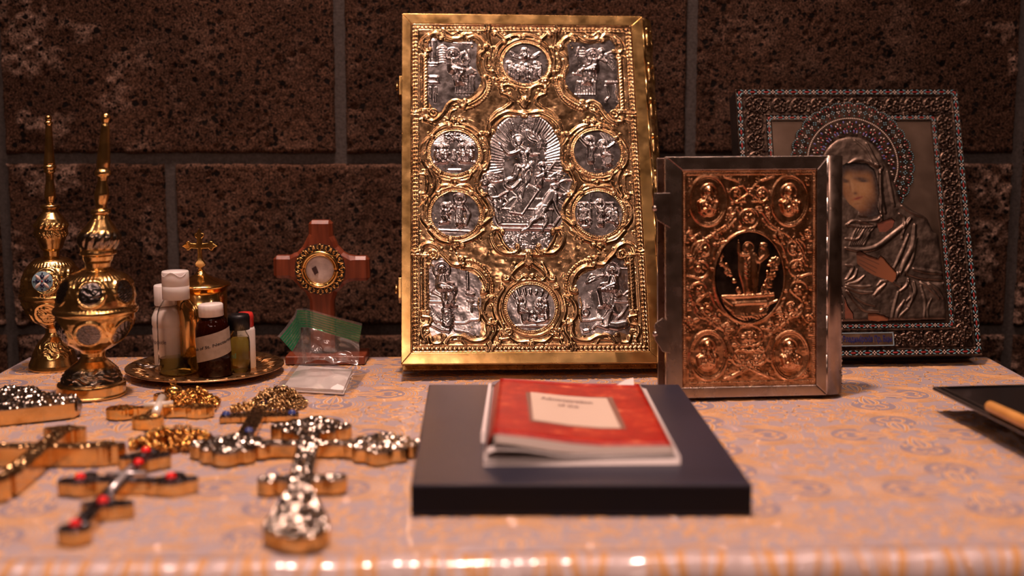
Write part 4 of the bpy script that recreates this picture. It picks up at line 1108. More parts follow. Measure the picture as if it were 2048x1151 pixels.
for k in range(26):
    z = .008 + k * .0042
    a = 1.45 + .12 * (k % 2); c = np.array([sW / 2 - .001 + .0213 * math.sin(a), sT / 2 - (sT / 2) * math.cos(a), z]); ez = np.array([math.sin(a), -math.cos(a), 0]); ey = np.array([0, 0, 1.]); ro.dome(c, .0018, .0030, .0014, .6 * (-1) ** k, 8, (np.cross(ey, ez), ey, ez))
tag(ro.build('spine_relief', PEW, spo, True), kind='stuff')
hp = MB()
for k in range(6):
    za = .002 + k * (sH - .004) / 6; hp.tube([(sW / 2 - .0006, -.0012, za + .0006), (sW / 2 - .0006, -.0012, za + (sH - .004) / 6 - .0006)], .0013, 10)
hp.build('hinge', PEW, sg_, True)
for px_, py_, shp in ((1322, 420, 0), (1322, 670, 1)):
    cx, cy = s1([((px_ - 1300) / .4516, (py_ - 290) / .4516)])[0]; zc = sz(cy); xl = -sW / 2
    if shp == 0: q = [(xl + .004, zc + .017), (xl - .012, zc + .017), (xl - .013, zc + .002), (xl - .009, zc - .010), (xl + .004, zc - .018)]
    else: q = [(xl + .004, zc + .012), (xl - .004, zc + .018), (xl - .012, zc + .012), (xl - .012, zc - .004), (xl - .004, zc - .016), (xl + .004, zc - .018)]
    c = MB().prismy(q, -.0050, -.0034).build('clasp', PEW, sg_, bevel=.0005)
    hb = MB(); hb.dome((xl - .0115, -.005, zc + .002), .0030, .0030, .0034, 0, 12, (np.array([1., 0, 0]), np.array([0, 0, 1.]), np.array([0, -1., 0]))); hb.build('stud', PEW, c, True)
    MB().box(xl - .002, xl + .003, -.004, sT - .002, zc - .008, zc + .006).build('strap', PEW_D, c, bevel=.0004)

R = Relief(qx0, qy0, qx1, qy1, .95)
sm_ = (qx0 + qx1) / 2
mir = lambda pts: [(2 * sm_ - a, b) for a, b in pts]
g = random.Random(9)
OV = [(s1([(258, 245)])[0], 38, 50), (s1([(620, 245)])[0], 38, 50), (s1([(258, 930)])[0], 38, 49), (s1([(622, 930)])[0], 38, 49), (s1([(440, 585)])[0], 69, 90)]
busy = np.zeros_like(R.H, bool)
for c, rx, ry in OV: busy |= R.inside(circle(c[0], c[1], rx + 4, 40, ry + 4))
def vine(cx, cy, r, sgn, a0):
    for X, s in ((cx, sgn), (2 * sm_ - cx, -sgn)):
        A = a0 if X == cx else PI - a0
        k = np.linspace(0, 1, 26); ang = A + s * k * 1.9 * PI; rad = r * (1 - .55 * k)
        R.stroke(np.stack([X + rad * np.cos(ang), cy + rad * np.sin(ang)], 1), [1.5, 1.1], 2.6)
        R.stroke([(X + r * math.cos(A), cy + r * math.sin(A)), (X + r * 1.5 * math.cos(A - s * .5), cy + r * 1.5 * math.sin(A - s * .5))], [1.5, .8], 2.4)
        for q in range(5): R.leaf(X, cy, A + q * 1.26, r * .42, r * .13, 2.8)
        for q in (.7, 2.2, 3.9): R.leaf(X + r * math.cos(A + s * q), cy + r * math.sin(A + s * q), A + s * q + .6, r * .45, r * .14, 2.4)
for (x, y, r, sgn, a0) in ((385, 215, 17, 1, 1.2), (440, 320, 23, 1, 1.5), (425, 850, 24, -1, -1.6), (400, 945, 19, -1, -1.0), (235, 465, 25, 1, 1.9), (225, 545, 21, -1, 2.2), (222, 645, 21, 1, 2.6), (245, 725, 24, -1, -1.9), (360, 290, 9, 1, 0), (300, 780, 12, 1, 1), (300, 400, 11, -1, 1), (345, 800, 9, 1, 1), (180, 395, 10, 1, .5), (175, 780, 11, 1, 2)):
    q = s1([(x, y)])[0]; 
    if abs(q[0] - sm_) < 6: q = (sm_ - .1, q[1])
    vine(q[0], q[1], r, sgn, a0)
for p in ([(330, 140), (400, 165), (440, 210), (500, 250)], [(500, 300), (540, 350), (600, 390), (660, 450), (690, 530)], [(380, 330), (340, 370), (270, 400), (210, 450), (180, 540)], [(180, 660), (210, 720), (290, 780), (340, 840), (400, 960), (530, 1030)], [(700, 650), (660, 730), (590, 790), (530, 830)], [(330, 1035), (400, 1000), (440, 960)], [(370, 420), (300, 440), (270, 520)], [(270, 660), (300, 720), (370, 770)]):
    pp = catmull(s1(p), 6)
    R.stroke(pp, [1.8, 1.2], 2.6); R.stroke(mir(pp), [1.8, 1.2], 2.6)
    for k in range(2, len(pp) - 1, 4):
        t = pp[k + 1] - pp[k]; A = math.atan2(t[1], t[0]) + (.9 if (k // 4) % 2 else -.9); R.leaf(*pp[k], A, 7, 1.5, 2.5); R.leaf(2 * sm_ - pp[k][0], pp[k][1], PI - A, 7, 1.5, 2.5)
for (x, y) in ((180, 170), (345, 340), (165, 420), (170, 470), (480, 170), (175, 720), (185, 1020), (345, 820), (165, 840), (340, 1010)):    # grape clusters and corner sprigs
    q = s1([(x, y)])[0]
    for X in (q[0], 2 * sm_ - q[0]):
        for k in range(9): R.blob(X + (k % 3 - 1) * 3.1 * (1 - .1 * (k // 3)) , q[1] + (k // 3) * 3.2 - 3, 1.9, 1.9, 2.3)
        R.leaf(X, q[1] - 4, -PI / 2 - .5, 7, 1.7, 2.2); R.leaf(X, q[1] - 4, -PI / 2 + .6, 6, 1.6, 2.2)
for _ in range(420):
    x, y = g.uniform(qx0 + 8, qx1 - 8), g.uniform(qy0 + 8, qy1 - 8); R.leaf(x, y, g.uniform(0, 6.28), g.uniform(3, 6), 1.2, 1.1)
R.H[busy] = 0
for c, rx, ry in OV[:4]:
    e = circle(c[0], c[1], rx, 60, ry); R.stroke(e, 2.4, 2.2); R.beads(e, 2.9, 1.4, 3.0); e2 = circle(c[0], c[1], rx - 4.5, 60, ry - 4.5); R.stroke(e2, .8, 1.4)
e = circle(*OV[4][0], OV[4][1] + 3, 80, OV[4][2] + 3); R.stroke(e, 3.2, 2.6); R.beads(e, 3.4, 1.7, 3.6)
for k, (c, rx, ry) in enumerate(OV[:4]):
    figure(R, c[0] + (2 if k == 0 else -1), c[1] - 17, 9.0, 'bust', 1 if k % 2 else -1, True, k + 3, k != 1, .75)
    R.poly([(c[0] - 20, c[1] + 22), (c[0] - 5, c[1] + 14), (c[0] + 6, c[1] + 24), (c[0] - 8, c[1] + 32)], 4.4) if k in (0, 3) else None
    R.stroke([(c[0] - 14, c[1] + 20), (c[0] + 18, c[1] + 4)], [3, 5, 3], 5.4, 'round', 'max', 0)
for o, rr, h in ((1.5, 1.3, 2.4), (8.0, 1.0, 1.8)): R.stroke([(qx0 + o, qy0 + o), (qx1 - o, qy0 + o), (qx1 - o, qy1 - o), (qx0 + o, qy1 - o), (qx0 + o, qy0 + o)], rr, h)
R.beads([(qx0 + 4.8, qy0 + 4.8), (qx1 - 4.8, qy0 + 4.8), (qx1 - 4.8, qy1 - 4.8), (qx0 + 4.8, qy1 - 4.8), (qx0 + 4.8, qy0 + 4.8)], 4.0, 1.7, 2.4)
R.H += .5 + smoothnoise(R.H.shape, 12, 8) * .45 + smoothnoise(R.H.shape, 4, 9) * .15
R.blur(1)
hole = R.inside(circle(*OV[4][0], 67, 60, 88))
R.mesh('rose_gold_relief', SF.xf(-.0006), (~hole) | (R.H > 2.4), CU_REL, sg_, skirt=0)
# sunk oval scene with its dark ground
t6 = T_(SF, 1380, 440, .1998)
oc = circle(*OV[4][0], 68.5, 60, 89.5)
pts = [(sx(a), sz(b)) for a, b in oc]
DARKG = metal('dark_recess_metal', (.06, .04, .03), (.03, .02, .015), (.3, .5), 60, .05)
MB().prismy(pts, -.0011, -.0004).build('dark_medallion_ground', DARKG, sg_)
S = Relief(OV[4][0][0] - 70, OV[4][0][1] - 92, OV[4][0][0] + 70, OV[4][0][1] + 92, .8)
St = lambda p, r, h, **k: S.stroke(t6(p), r, h, **k)
# figure in the tomb
S.blob(*t6([(580, 285)])[0], 11, 13, 2); S.stroke(circle(*t6([(582, 275)])[0], 11.5, 30), 1.2, 3.2); S.blob(*t6([(572, 275)])[0], 7, 9, 5.5); S.blob(*t6([(572, 300)])[0], 4, 5, 6)
St([(575, 340), (570, 450), (575, 600), (580, 700)], [13, 12, 9, 9], 4.5, smooth=4); St([(500, 350), (510, 400), (510, 520), (535, 650), (545, 730)], [5, 7, 6, 4, 3], 4.5, smooth=4); St([(635, 350), (640, 480), (650, 640), (640, 730)], [6, 7, 6, 4], 4.2, smooth=4)
St([(500, 345), (560, 348), (590, 340)], 3.2, 6, smooth=3); St([(555, 400), (568, 480), (565, 560), (580, 690)], [3, 4, 3, 2], 6.2, smooth=4); St([(545, 370), (565, 400), (600, 370)], 2, 6.4, smooth=3)
for k in range(4): St([(545, 420 + k * 45), (575, 445 + k * 45), (600, 415 + k * 45)], 1.6, 1.3, mode='addlit', smooth=3)
St([(520, 350), (490, 320), (485, 230)], [5, 4, 3], 4.8, smooth=3); St([(485, 340), (482, 200)], 1.6, 4)
St([(650, 360), (680, 410), (730, 375), (765, 340)], [5, 5, 6, 6], 5, smooth=4); St([(760, 340), (750, 290), (715, 265)], [6, 5, 3], 5.4, smooth=3); S.blob(*t6([(735, 245)])[0], 9, 5, 5); St([(715, 250), (690, 300), (700, 420), (680, 560), (665, 710)], [1.6, 1.6], 3.4, smooth=3)
S.blob(*t6([(745, 330)])[0], 10, 13, 3.6)
# rocks / foliage left and right
g = random.Random(4)
for k in range(34):
    t = g.random(); x = 270 + 230 * t + g.uniform(-30, 40) * (1 - t) ; y = 330 + 400 * t; q = t6([(x, y)])[0]; S.blob(q[0], q[1], g.uniform(3, 6), g.uniform(3, 6), g.uniform(2, 4)); S.stroke([(q[0] - 4, q[1] + 2), (q[0], q[1] - 3), (q[0] + 4, q[1] + 3)], 1.1, 4.4)
for k in range(44):
    t = g.random(); x = 860 - 120 * t + g.uniform(-40, 50); y = 370 + 370 * t; q = t6([(x, y)])[0]; S.blob(q[0], q[1], g.uniform(3, 7), g.uniform(3, 6), g.uniform(2.5, 5))
    if k % 3 == 0: S.leaf(q[0], q[1], g.uniform(0, 6), 10, 2.4, 5)
# the tomb
S.poly(t6([(320, 760), (830, 730), (850, 760), (760, 930), (440, 935), (330, 850)]), 3.0)
St([(325, 765), (560, 758), (830, 738)], 4, 5.6); St([(430, 835), (560, 825), (760, 820)], 4.5, 5.8); St([(325, 775), (435, 850), (430, 920)], 3, 5.2); St([(390, 790), (430, 820)], 6, 1.4, mode='sub')
St([(700, 900), (760, 850), (870, 800)], 3, 5.4); St([(430, 940), (560, 960), (760, 930)], 3, 4); St([(700, 880), (830, 850)], 2, 2, mode='sub')
for k in range(12): St([(440 + k * 26, 945 + 18 * math.sin(k)), (470 + k * 26, 985 - 10 * math.cos(k))], [3, 1.4], 3.8)
S.poly(t6([(340, 860), (450, 950), (600, 1010), (760, 950), (860, 840), (880, 900), (700, 1030), (480, 1030), (330, 920)]), 1.6)
S.H *= .8; S.blur(2)
om = S.inside(circle(*OV[4][0], 67.5, 60, 88.5)) & (S.H > .6)
S.mesh('tomb_scene_relief', SF.xf(.0006), om, CU_REL, sg_, skirt=0)

# ------------------------------------------------------------------ the icon in its enamelled metal cover
IF = Face(.4047, 1.43167, .26872, .31953, .06589, .34025, -.00092, .01113, .00060)
ic = thing('icon', 'dark icon of a veiled woman in enamelled metal cover behind the smaller gospel', 'icon', M=IF.matrix())
iW, iH, iT = IF.W, IF.Ht, .033
ix_ = lambda a: a * IF.u - iW / 2
iz_ = lambda b: iH - b * IF.u
BLK = mat('black_wood', (.02, .014, .012), .45); nn = noise(BLK, 30, 4); L(BLK, ramp(BLK, nn.outputs[0], [(.3, (.014, .010, .009)), (.7, (.035, .024, .02))]).outputs[0], bsdf(BLK).inputs['Base Color'])
MB().box(-iW / 2, iW / 2, .0015, iT, 0, iH).build('wooden_case', BLK, ic, bevel=.002)
i1 = T_(IF, 1440, 160, .5037); i2 = T_(IF, 1550, 180, .2606); i3 = T_(IF, 1680, 440, .2085); i4 = T_(IF, 1680, 640, .1465)
uw, uh = iW / IF.u, iH / IF.u
a_ = IF.tr(1536, 236); b_ = IF.tr(1863, 236); c_ = IF.tr(1905, 650)
nx0, nx1, ny0, ny1 = a_[0], (b_[0] + c_[0]) / 2, (a_[1] + b_[1]) / 2, c_[1]     # centre line of the inner enamel band
o0 = 6.5                                                                       # centre line of the outer one
# filigree border
R = Relief(0, 0, uw, uh, 1.0); g = random.Random(21)
R.stroke([(1, 1), (uw - 1, 1), (uw - 1, uh - 1), (1, uh - 1), (1, 1)], 1.4, 3.6); R.stroke([(12.5, 12.5), (uw - 12.5, 12.5), (uw - 12.5, uh - 12.5), (12.5, uh - 12.5), (12.5, 12.5)], 1.2, 3.6)
for o in (-6, 6): R.stroke([(nx0 + o, ny0 + o), (nx1 - o, ny0 + o), (nx1 - o, ny1 - o), (nx0 + o, ny1 - o), (nx0 + o, ny0 + o)], 1.2, 3.8)
mids = []
bw = (nx0 - 6 + 13) / 2
def rosette(X, Y, r):
    R.stroke(circle(X, Y, r, 26), 1.4, 3.2); R.blob(X, Y, r * .25, r * .25, 4.6)
    for k in range(5): 
        a = k * 1.257 + .3; R.leaf(X + r * .25 * math.cos(a), Y + r * .25 * math.sin(a), a, r * .6, r * .17, 3.6); R.blob(X + r * .8 * math.cos(a + .6), Y + r * .8 * math.sin(a + .6), r * .15, r * .15, 4)
zr = (uw - 13 - (nx1 + 6)) / 2
for Y in np.arange(30, uh - 24, 38):
    rosette((13 + nx0 - 6) / 2, Y, 15); rosette((uw - 13 + nx1 + 6) / 2, Y, 15)
    for X in ((13 + nx0 - 6) / 2, (uw - 13 + nx1 + 6) / 2):
        for q in range(10): R.blob(X + g.uniform(-17, 17), Y + 19 + g.uniform(-3, 3), 1.8, 1.8, 3.2)
for X in np.arange(50, uw - 40, 38):
    rosette(X, (13 + ny0 - 6) / 2, 14)
    if X > 165 or True: rosette(X, (uh - 13 + ny1 + 6) / 2, 14)
    for YY in ((13 + ny0 - 6) / 2, (uh - 13 + ny1 + 6) / 2):
        for q in range(10): R.blob(X + 19 + g.uniform(-3, 3), YY + g.uniform(-17, 17), 1.8, 1.8, 3.2)
R.H += smoothnoise(R.H.shape, 3, 4) * .3
inner = (R.xs[None] > nx0 + 6.5) & (R.xs[None] < nx1 - 6.5) & (R.ys[:, None] > ny0 + 6.5) & (R.ys[:, None] < ny1 - 6.5)
R.mesh('filigree_border', IF.xf(.0), ~inner, GILT_D, ic, skirt=-2)
RIZ2 = metal('smooth_gilt_ground', (.25, .17, .125), (.16, .105, .075), (.28, .45), 14, .05)
MB().box(ix_(nx0), ix_(nx1), -.0004, .0014, iz_(ny1), iz_(ny0)).build('plain_ground', RIZ2, ic)
# enamel colours
EN_W = mat('white_enamel', (.68, .52, .44), .25); EN_B = mat('blue_enamel', (.17, .36, .42), .25); EN_R = mat('red_enamel', (.35, .03, .03), .25); EN_V = mat('violet_enamel', (.12, .12, .34), .3); EN_P = mat('pearl', (.72, .55, .44), .2)
AX = (np.array([1., 0, 0]), np.array([0, 0, -1.]), np.array([0, -1., 0]))
IX = lambda x, y, h=0: np.array([ix_(x), -h, iz_(y)])
bands = {k: MB() for k in 'wbr'}
def flower(x, y, ang, s=1.0, h=.0022):
    c, d = math.cos(ang), math.sin(ang)
    loc = lambda u, v: IX(x + (u * c - v * d) * s, y + (u * d + v * c) * s, h)
    k = IF.u * s
    for u, v in ((2.6, 0), (-2.6, 0), (0, 2.6), (0, -2.6)): bands['w'].dome(loc(u, v), 1.5 * k, 1.5 * k, 1.0 * k, 0, 6, AX)
    for u, v, r in ((7.2, 2.9, .35), (7.2, -2.9, -.35), (-7.2, 2.9, -.35), (-7.2, -2.9, .35)): bands['b'].dome(loc(u, v), 3.4 * k, 1.15 * k, .9 * k, ang + r, 6, AX)
    for u in (11.2, -11.2): bands['r'].dome(loc(u, 0), 3.6 * k, 1.5 * k, .8 * k, ang, 6, AX)
for (xa, ya, xb, yb, n, ang) in ((o0, o0, uw - o0, o0, 16, 0), (o0, uh - o0, uw - o0, uh - o0, 16, 0), (o0, o0, o0, uh - o0, 19, PI / 2), (uw - o0, o0, uw - o0, uh - o0, 19, PI / 2)):
    for k in range(n): t = (k + .5) / n; flower(xa + (xb - xa) * t, ya + (yb - ya) * t, ang, 1.05)
for (xa, ya, xb, yb, n, ang) in ((nx0, ny0, nx1, ny0, 14, 0), (nx0, ny1, nx1, ny1, 15, 0), (nx0, ny0, nx0, ny1, 17, PI / 2), (nx1, ny0, nx1, ny1, 17, PI / 2)):
    for k in range(n): t = (k + .5) / n; flower(xa + (xb - xa) * t, ya + (yb - ya) * t, ang, .86, .0024)
for k, nm, mt in (('w', 'white_enamel_petals', EN_W), ('b', 'blue_enamel_leaves', EN_B), ('r', 'red_enamel_drops', EN_R)): tag(bands[k].build(nm, mt, ic, True), kind='stuff')
# halo with scalloped enamel edge
hc = i2([(590, 560)])[0]; hr = 92 * .97; r_out = 128 * .97
def hring(a): return np.array([hc[0] + math.cos(a), hc[1] + math.sin(a)])
nl = 30; sc_ = []
for k in range(nl * 6):
    a = k / (nl * 6) * 2 * PI; r = r_out - 6.5 + 6.5 * abs(math.sin(a * nl / 2)) ** .7; sc_.append((hc[0] + r * math.cos(a), hc[1] + r * math.sin(a)))
MB().prismy([(ix_(a), iz_(b)) for a, b in sc_], -.0036, -.0012).build('halo', GILT_D, ic)
HB = {k: MB() for k in 'wbrvp'}; hh = .0037
def hd(kind, r, a, rx, ry, h=.9): HB[kind].dome(IX(hc[0] + r * math.cos(a), hc[1] + r * math.sin(a), hh), rx * IF.u, ry * IF.u, h * IF.u, a, 6, AX)
for k in range(150): a = k / 150 * 2 * PI; hd('p', hr, a, 1.6, 1.6, 1.3)
for k in range(nl):
    a = (k + .5) / nl * 2 * PI; am = k / nl * 2 * PI
    for q in np.linspace(-1, 1, 7): 
        aa = a + q * PI / nl * .95; hd('b', r_out - 2 - 5.5 * abs(q) ** 2.2, aa, 1.25, 1.25)
    hd('w', r_out - 7, am, 1.9, 1.9)
    for q in (-.055, 0, .055): hd('r', r_out - 8.5, a + q, 2.6, .9)
    hd('w', r_out - 13, a, 1.7, 1.7)
    for u, v in ((-22.5, 0), (-19.5, .022), (-19.5, -.022)): hd('w', r_out + u, a, 1.5, 1.5) if v == 0 else hd('w', r_out + u, a + v, 1.5, 1.5)
    for u, v in ((-16, 0), (-22, 0), (-19, .028), (-19, -.028)): hd('b', r_out + u, am + v, 1.35, 1.35)
    hd('b', r_out - 29, am, 1.3, 1.3); hd('r', r_out - 28, a, 1.5, 1.5)
g = random.Random(2)
for k in range(20):
    a = k / 20 * 2 * PI
    for q in range(5): hd('wr'[q % 2], 76 + 5 * math.cos(q * 1.26), a + 5 / 76 * math.sin(q * 1.26), 2.3, 1.5)
    for q in (-.09, .09): hd('v', 70 + 8 * math.cos(q * 30), a + .157 + q * .5, 4.2, 1.6)
    hd('v', 82, a + .157, 3.0, 1.8); hd('r', 68, a + .157, 1.8, 1.8); hd('b', 63, a, 1.4, 1.4); hd('r', 62, a + .1, 2, 1); hd('w', 60, a + .2, 1.3, 1.3)
for k, nm, mt in (('w', 'white_enamel_petals', EN_W), ('b', 'blue_enamel_leaves', EN_B), ('r', 'red_enamel_drops', EN_R), ('v', 'violet_enamel_leaves', EN_V), ('p', 'pearl_ring', EN_P)): tag(HB[k].build(nm, mt, ic, True), kind='stuff')
# draped figure in beaten metal
R = Relief(nx0 + 6, ny0 + 2, nx1 - 6, ny1 - 6, .95)
veil = i2([(372, 480), (410, 430), (470, 385), (560, 362), (650, 372), (740, 415), (800, 490), (860, 600), (915, 740), (950, 860), (1045, 925), (1150, 985), (1200, 1080)]) + i3([(930, 140), (965, 420), (1000, 700), (1010, 955), (600, 968)])
xl = nx0 + 8
veil = veil + [(xl, ny1 - 7), (xl + 2, ny1 - 150), (xl + 26, ny1 - 215)] + i2([(330, 620), (345, 540)])
ms = R.inside(veil)
R.H[ms] = 5.0
dd = R.H.copy()
for _ in range(7):
    for __ in range(3): R.blur(1)
R.H[~ms] = 0
vs = lambda f, p, r, h, mode='add', prof='round', n=5: R.stroke(f(p), r, h, prof, mode, n)
for p, r, h in (([(690, 420), (740, 520), (790, 640), (800, 800), (830, 950)], [2, 4, 5, 3], 2.2), ([(600, 400), (690, 480), (740, 580)], [2, 4, 2], 1.4), ([(540, 590), (610, 548), (690, 555), (770, 600)], [2, 4, 4, 3], 2.2), ([(760, 590), (810, 600), (785, 650)], 3, 2.4), ([(790, 660), (790, 800), (805, 1000)], [3, 4, 3], 2.4), ([(850, 640), (880, 800), (900, 900)], [2, 4, 2], 1.8), ([(640, 950), (650, 975), (790, 955)], 2.4, 2.4), ([(640, 1020), (760, 1010), (800, 980)], 2.2, 2), ([(540, 1045), (660, 1060), (760, 1055)], [2, 2.4, 2], 2),
                ([(960, 900), (1040, 950), (1140, 985), (1190, 1040)], [2, 4, 2], 2.4), ([(940, 960), (980, 1000), (960, 1150)], [2, 3, 2], 2), ([(1020, 1000), (960, 1120)], [3, 1], 1.8)): vs(i2, p, r, h)
for k in range(7): vs(i2, [(620 + k * 22, 1060), (590 + k * 18, 1120), (560 + k * 14, 1200)], [1, 2.4, 1], 1.5)
for p, r, h in (([(50, 60), (130, 20), (330, 60)], 2.6, 2.2), ([(40, 190), (150, 195), (220, 90)], [2, 2.4, 1], 2), ([(210, 250), (260, 150), (240, 80)], [2, 3, 1], 1.6), ([(40, 280), (180, 300), (330, 270), (480, 160), (600, 60), (660, 0)], [2, 4, 5, 5, 4, 3], 2.8), ([(560, 520), (600, 420), (680, 260), (700, 60)], [2, 5, 5, 3], 2.6), ([(500, 470), (560, 350), (640, 150)], [2, 4, 2], 2), ([(620, 500), (680, 380), (720, 180)], [3, 3, 1], 1.6),
                ([(690, 480), (800, 500), (960, 520)], [3, 5, 3], 2.4), ([(620, 540), (760, 590), (960, 600)], [3, 5, 4], -2.6), ([(840, 620), (920, 680), (970, 760)], [3, 4, 2], 2.2), ([(760, 600), (850, 670), (930, 760)], [2, 4, 2], 2), ([(540, 520), (500, 600), (560, 640)], 3.4, 2.6), ([(640, 570), (620, 640), (560, 690)], [2, 3, 2], 2.2), ([(690, 600), (700, 700), (640, 840)], [2, 4, 2], 2.6), ([(640, 600), (670, 720), (610, 800)], [2, 3, 2], 1.8), ([(540, 700), (500, 850), (480, 960)], [2, 3, 3], 1.8), ([(600, 780), (540, 880), (520, 960)], [2, 4, 2], 2), ([(640, 850), (560, 930), (540, 970)], [2, 3, 2], 1.6),
                ([(40, 440), (110, 460), (60, 560), (40, 580)], [1, 3, 2], 2.4), ([(150, 480), (120, 560), (40, 600)], [1, 3, 1], 2.2), ([(220, 540), (150, 600), (60, 620)], [1, 3, 1], 2.4), ([(280, 640), (170, 650), (40, 630)], [1, 3, 1], 2), ([(300, 700), (180, 700), (40, 655)], [1, 3, 2], 2.4), ([(320, 830), (200, 790), (50, 690)], [1, 3, 2], 2.6), ([(360, 885), (220, 870), (120, 780), (60, 700)], [1, 4, 2], 2.6), ([(420, 620), (360, 680), (310, 730)], [2, 4, 2], 2.6), ([(440, 590), (380, 600), (340, 640)], [1, 3, 1], 2), ([(760, 640), (800, 800), (790, 940)], [2, 3, 2], 1.2), ([(860, 760), (820, 860), (830, 950)], [1, 3, 1], 1.4)): vs(i3, p, r, h)
R.H += smoothnoise(R.H.shape, 10, 5) * .5 + smoothnoise(R.H.shape, 3, 6) * .14
R.blur(1)
face = i2([(600, 568), (690, 575), (745, 620), (772, 700), (782, 800), (770, 900), (790, 960), (720, 985), (640, 965), (630, 935), (560, 885), (500, 800), (470, 690), (480, 610), (530, 575)])
hand = i3([(140, 320), (180, 305), (250, 345), (350, 380), (372, 350), (400, 370), (440, 420), (525, 510), (515, 570), (485, 605), (420, 575), (320, 540), (230, 490), (150, 420)])
neck = i2([(770, 1030), (810, 1015), (880, 990), (905, 1010), (890, 1060), (840, 1095), (790, 1095)]) 
foot = i3([(250, 905), (320, 900), (400, 920), (450, 945), (440, 972), (340, 975), (255, 965)]); foot2 = i3([(30, 740), (60, 830), (110, 900), (112, 955), (60, 950), (32, 955)])
cut = R.inside(face) | R.inside(hand) | R.inside(neck) | R.inside(foot) | R.inside(foot2)
R.mesh('metal_robe', IF.xf(.0030), ms & ~cut, RIZA, ic, skirt=0)
# painted face and hands on the panel behind the openings
PAINT = colored('icon_paint', .5, 0)
def painted(name, poly, cf):
    p = np.array(poly); c = p.mean(0); pg = c + (p - c) * 1.06
    S = Relief(pg[:, 0].min(), pg[:, 1].min(), pg[:, 0].max(), pg[:, 1].max(), 1.0); X, Y = np.meshgrid(S.xs, S.ys)
    S.H += .5; S.mesh(name, IF.xf(.0044), S.inside(pg), PAINT, ic, skirt=-1, col=cf(X, Y))
def facecol(X, Y):
    f = lambda a, b: i2([(a, b)])[0]
    def G(a, b, ra, rb, rot=0):
        q = f(a, b); x = X - q[0]; y = Y - q[1]; c, s = math.cos(rot), math.sin(rot); return np.exp(-(((x * c + y * s) / (ra * .26)) ** 2 + ((-x * s + y * c) / (rb * .26)) ** 2))
    c = np.zeros(X.shape + (3,)) + np.array([.33, .15, .06])
    def mixc(k, w): 
        nonlocal c; w = np.clip(w, 0, 1)[..., None]; c = c * (1 - w) + np.array(k) * w
    mixc((.62, .36, .16), G(660, 760, 90, 110) * .9); mixc((.66, .40, .18), G(560, 700, 45, 60) * .6); mixc((.62, .36, .16), G(610, 870, 60, 40) * .6)
    mixc((.05, .025, .015), G(640, 590, 150, 60) * 1.2); mixc((.08, .04, .02), G(770, 740, 34, 150) * 1.0); mixc((.08, .04, .02), G(740, 900, 60, 70) * .8)
    mixc((.10, .05, .03), G(650, 690, 60, 16, .1)); mixc((.06, .03, .02), G(668, 706, 34, 9, .05) * 1.2); mixc((.10, .05, .03), G(530, 700, 30, 12, .2)); mixc((.07, .035, .02), G(535, 712, 22, 8))
    mixc((.66, .42, .22), G(585, 760, 12, 60, -.1) * .8); mixc((.14, .06, .03), G(606, 800, 16, 12) * .9); mixc((.20, .08, .04), G(565, 740, 8, 50, -.1) * .5)
    mixc((.42, .09, .05), G(625, 838, 34, 10, -.3) * 1.2); mixc((.15, .05, .03), G(630, 836, 30, 3, -.3)); mixc((.22, .10, .05), G(620, 880, 26, 8) * .5); mixc((.16, .07, .04), G(710, 950, 90, 26) * .9)
    mixc((.03, .015, .01), 1 - np.exp(-(np.maximum(0, np.hypot((X - f(640, 770)[0]) / 36, (Y - f(640, 770)[1]) / 50) - .78) / .22) ** 2))
    return np.clip(c * np.array([.52, .46, .40]) + smoothnoise(X.shape, 3, 2)[..., None] * .012, 0, 1)
def handcol(X, Y):
    c = np.zeros(X.shape + (3,)) + np.array([.20, .062, .02]); 
    q = i3([(150, 330)])[0]; r = i3([(500, 560)])[0]
    t = np.clip(((X - q[0]) * (r[0] - q[0]) + (Y - q[1]) * (r[1] - q[1])) / ((r[0] - q[0]) ** 2 + (r[1] - q[1]) ** 2), 0, 1)
    c *= (.55 + .65 * t)[..., None]
    for a, b in (((180, 350), (360, 430)), ((170, 385), (340, 470)), ((180, 425), (330, 510))):
        (x0, y0), (x1, y1) = i3([a, b]); d = np.hypot(x1 - x0, y1 - y0); u = np.clip(((X - x0) * (x1 - x0) + (Y - y0) * (y1 - y0)) / d ** 2, 0, 1)
        D = np.hypot(X - x0 - u * (x1 - x0), Y - y0 - u * (y1 - y0)); c *= (1 - .6 * np.exp(-(D / .9) ** 2))[..., None]
    return c
flat = lambda k: (lambda X, Y: np.zeros(X.shape + (3,)) + np.array(k) * (1 + .2 * smoothnoise(X.shape, 4, 3)[..., None]))
painted('painted_face', face, facecol); painted('painted_hand', hand, handcol); painted('painted_neck', neck, flat((.17, .045, .02))); painted('painted_foot', foot, flat((.20, .06, .02))); painted('painted_foot', foot2, flat((.16, .045, .02)))
# title plate
p = [IF.tr(1687, 666), IF.tr(1784, 665), IF.tr(1784, 692), IF.tr(1687, 693)]
xA = p[0][0] - 8; xB = p[1][0]; yA = (p[0][1] + p[1][1]) / 2; yB = (p[2][1] + p[3][1]) / 2
PLB = metal('plate_ground', (.30, .19, .12), (.2, .12, .08), (.35, .5), 60, .03)
pl = MB().box(ix_(xA), ix_(xB), -.0038, -.0006, iz_(yB), iz_(yA)).build('title_plate', PLB, ic, bevel=.0003)
fr = MB()
for q in ((xA, xB, yA, yA + 1.6), (xA, xB, yB - 1.6, yB), (xA, xA + 1.6, yA, yB), (xB - 1.6, xB, yA, yB)): fr.box(ix_(q[0]), ix_(q[1]), -.0042, -.0036, iz_(q[3]), iz_(q[2]))
fr.build('blue_enamel_rim', mat('pale_blue_enamel', (.25, .36, .42), .3), pl)


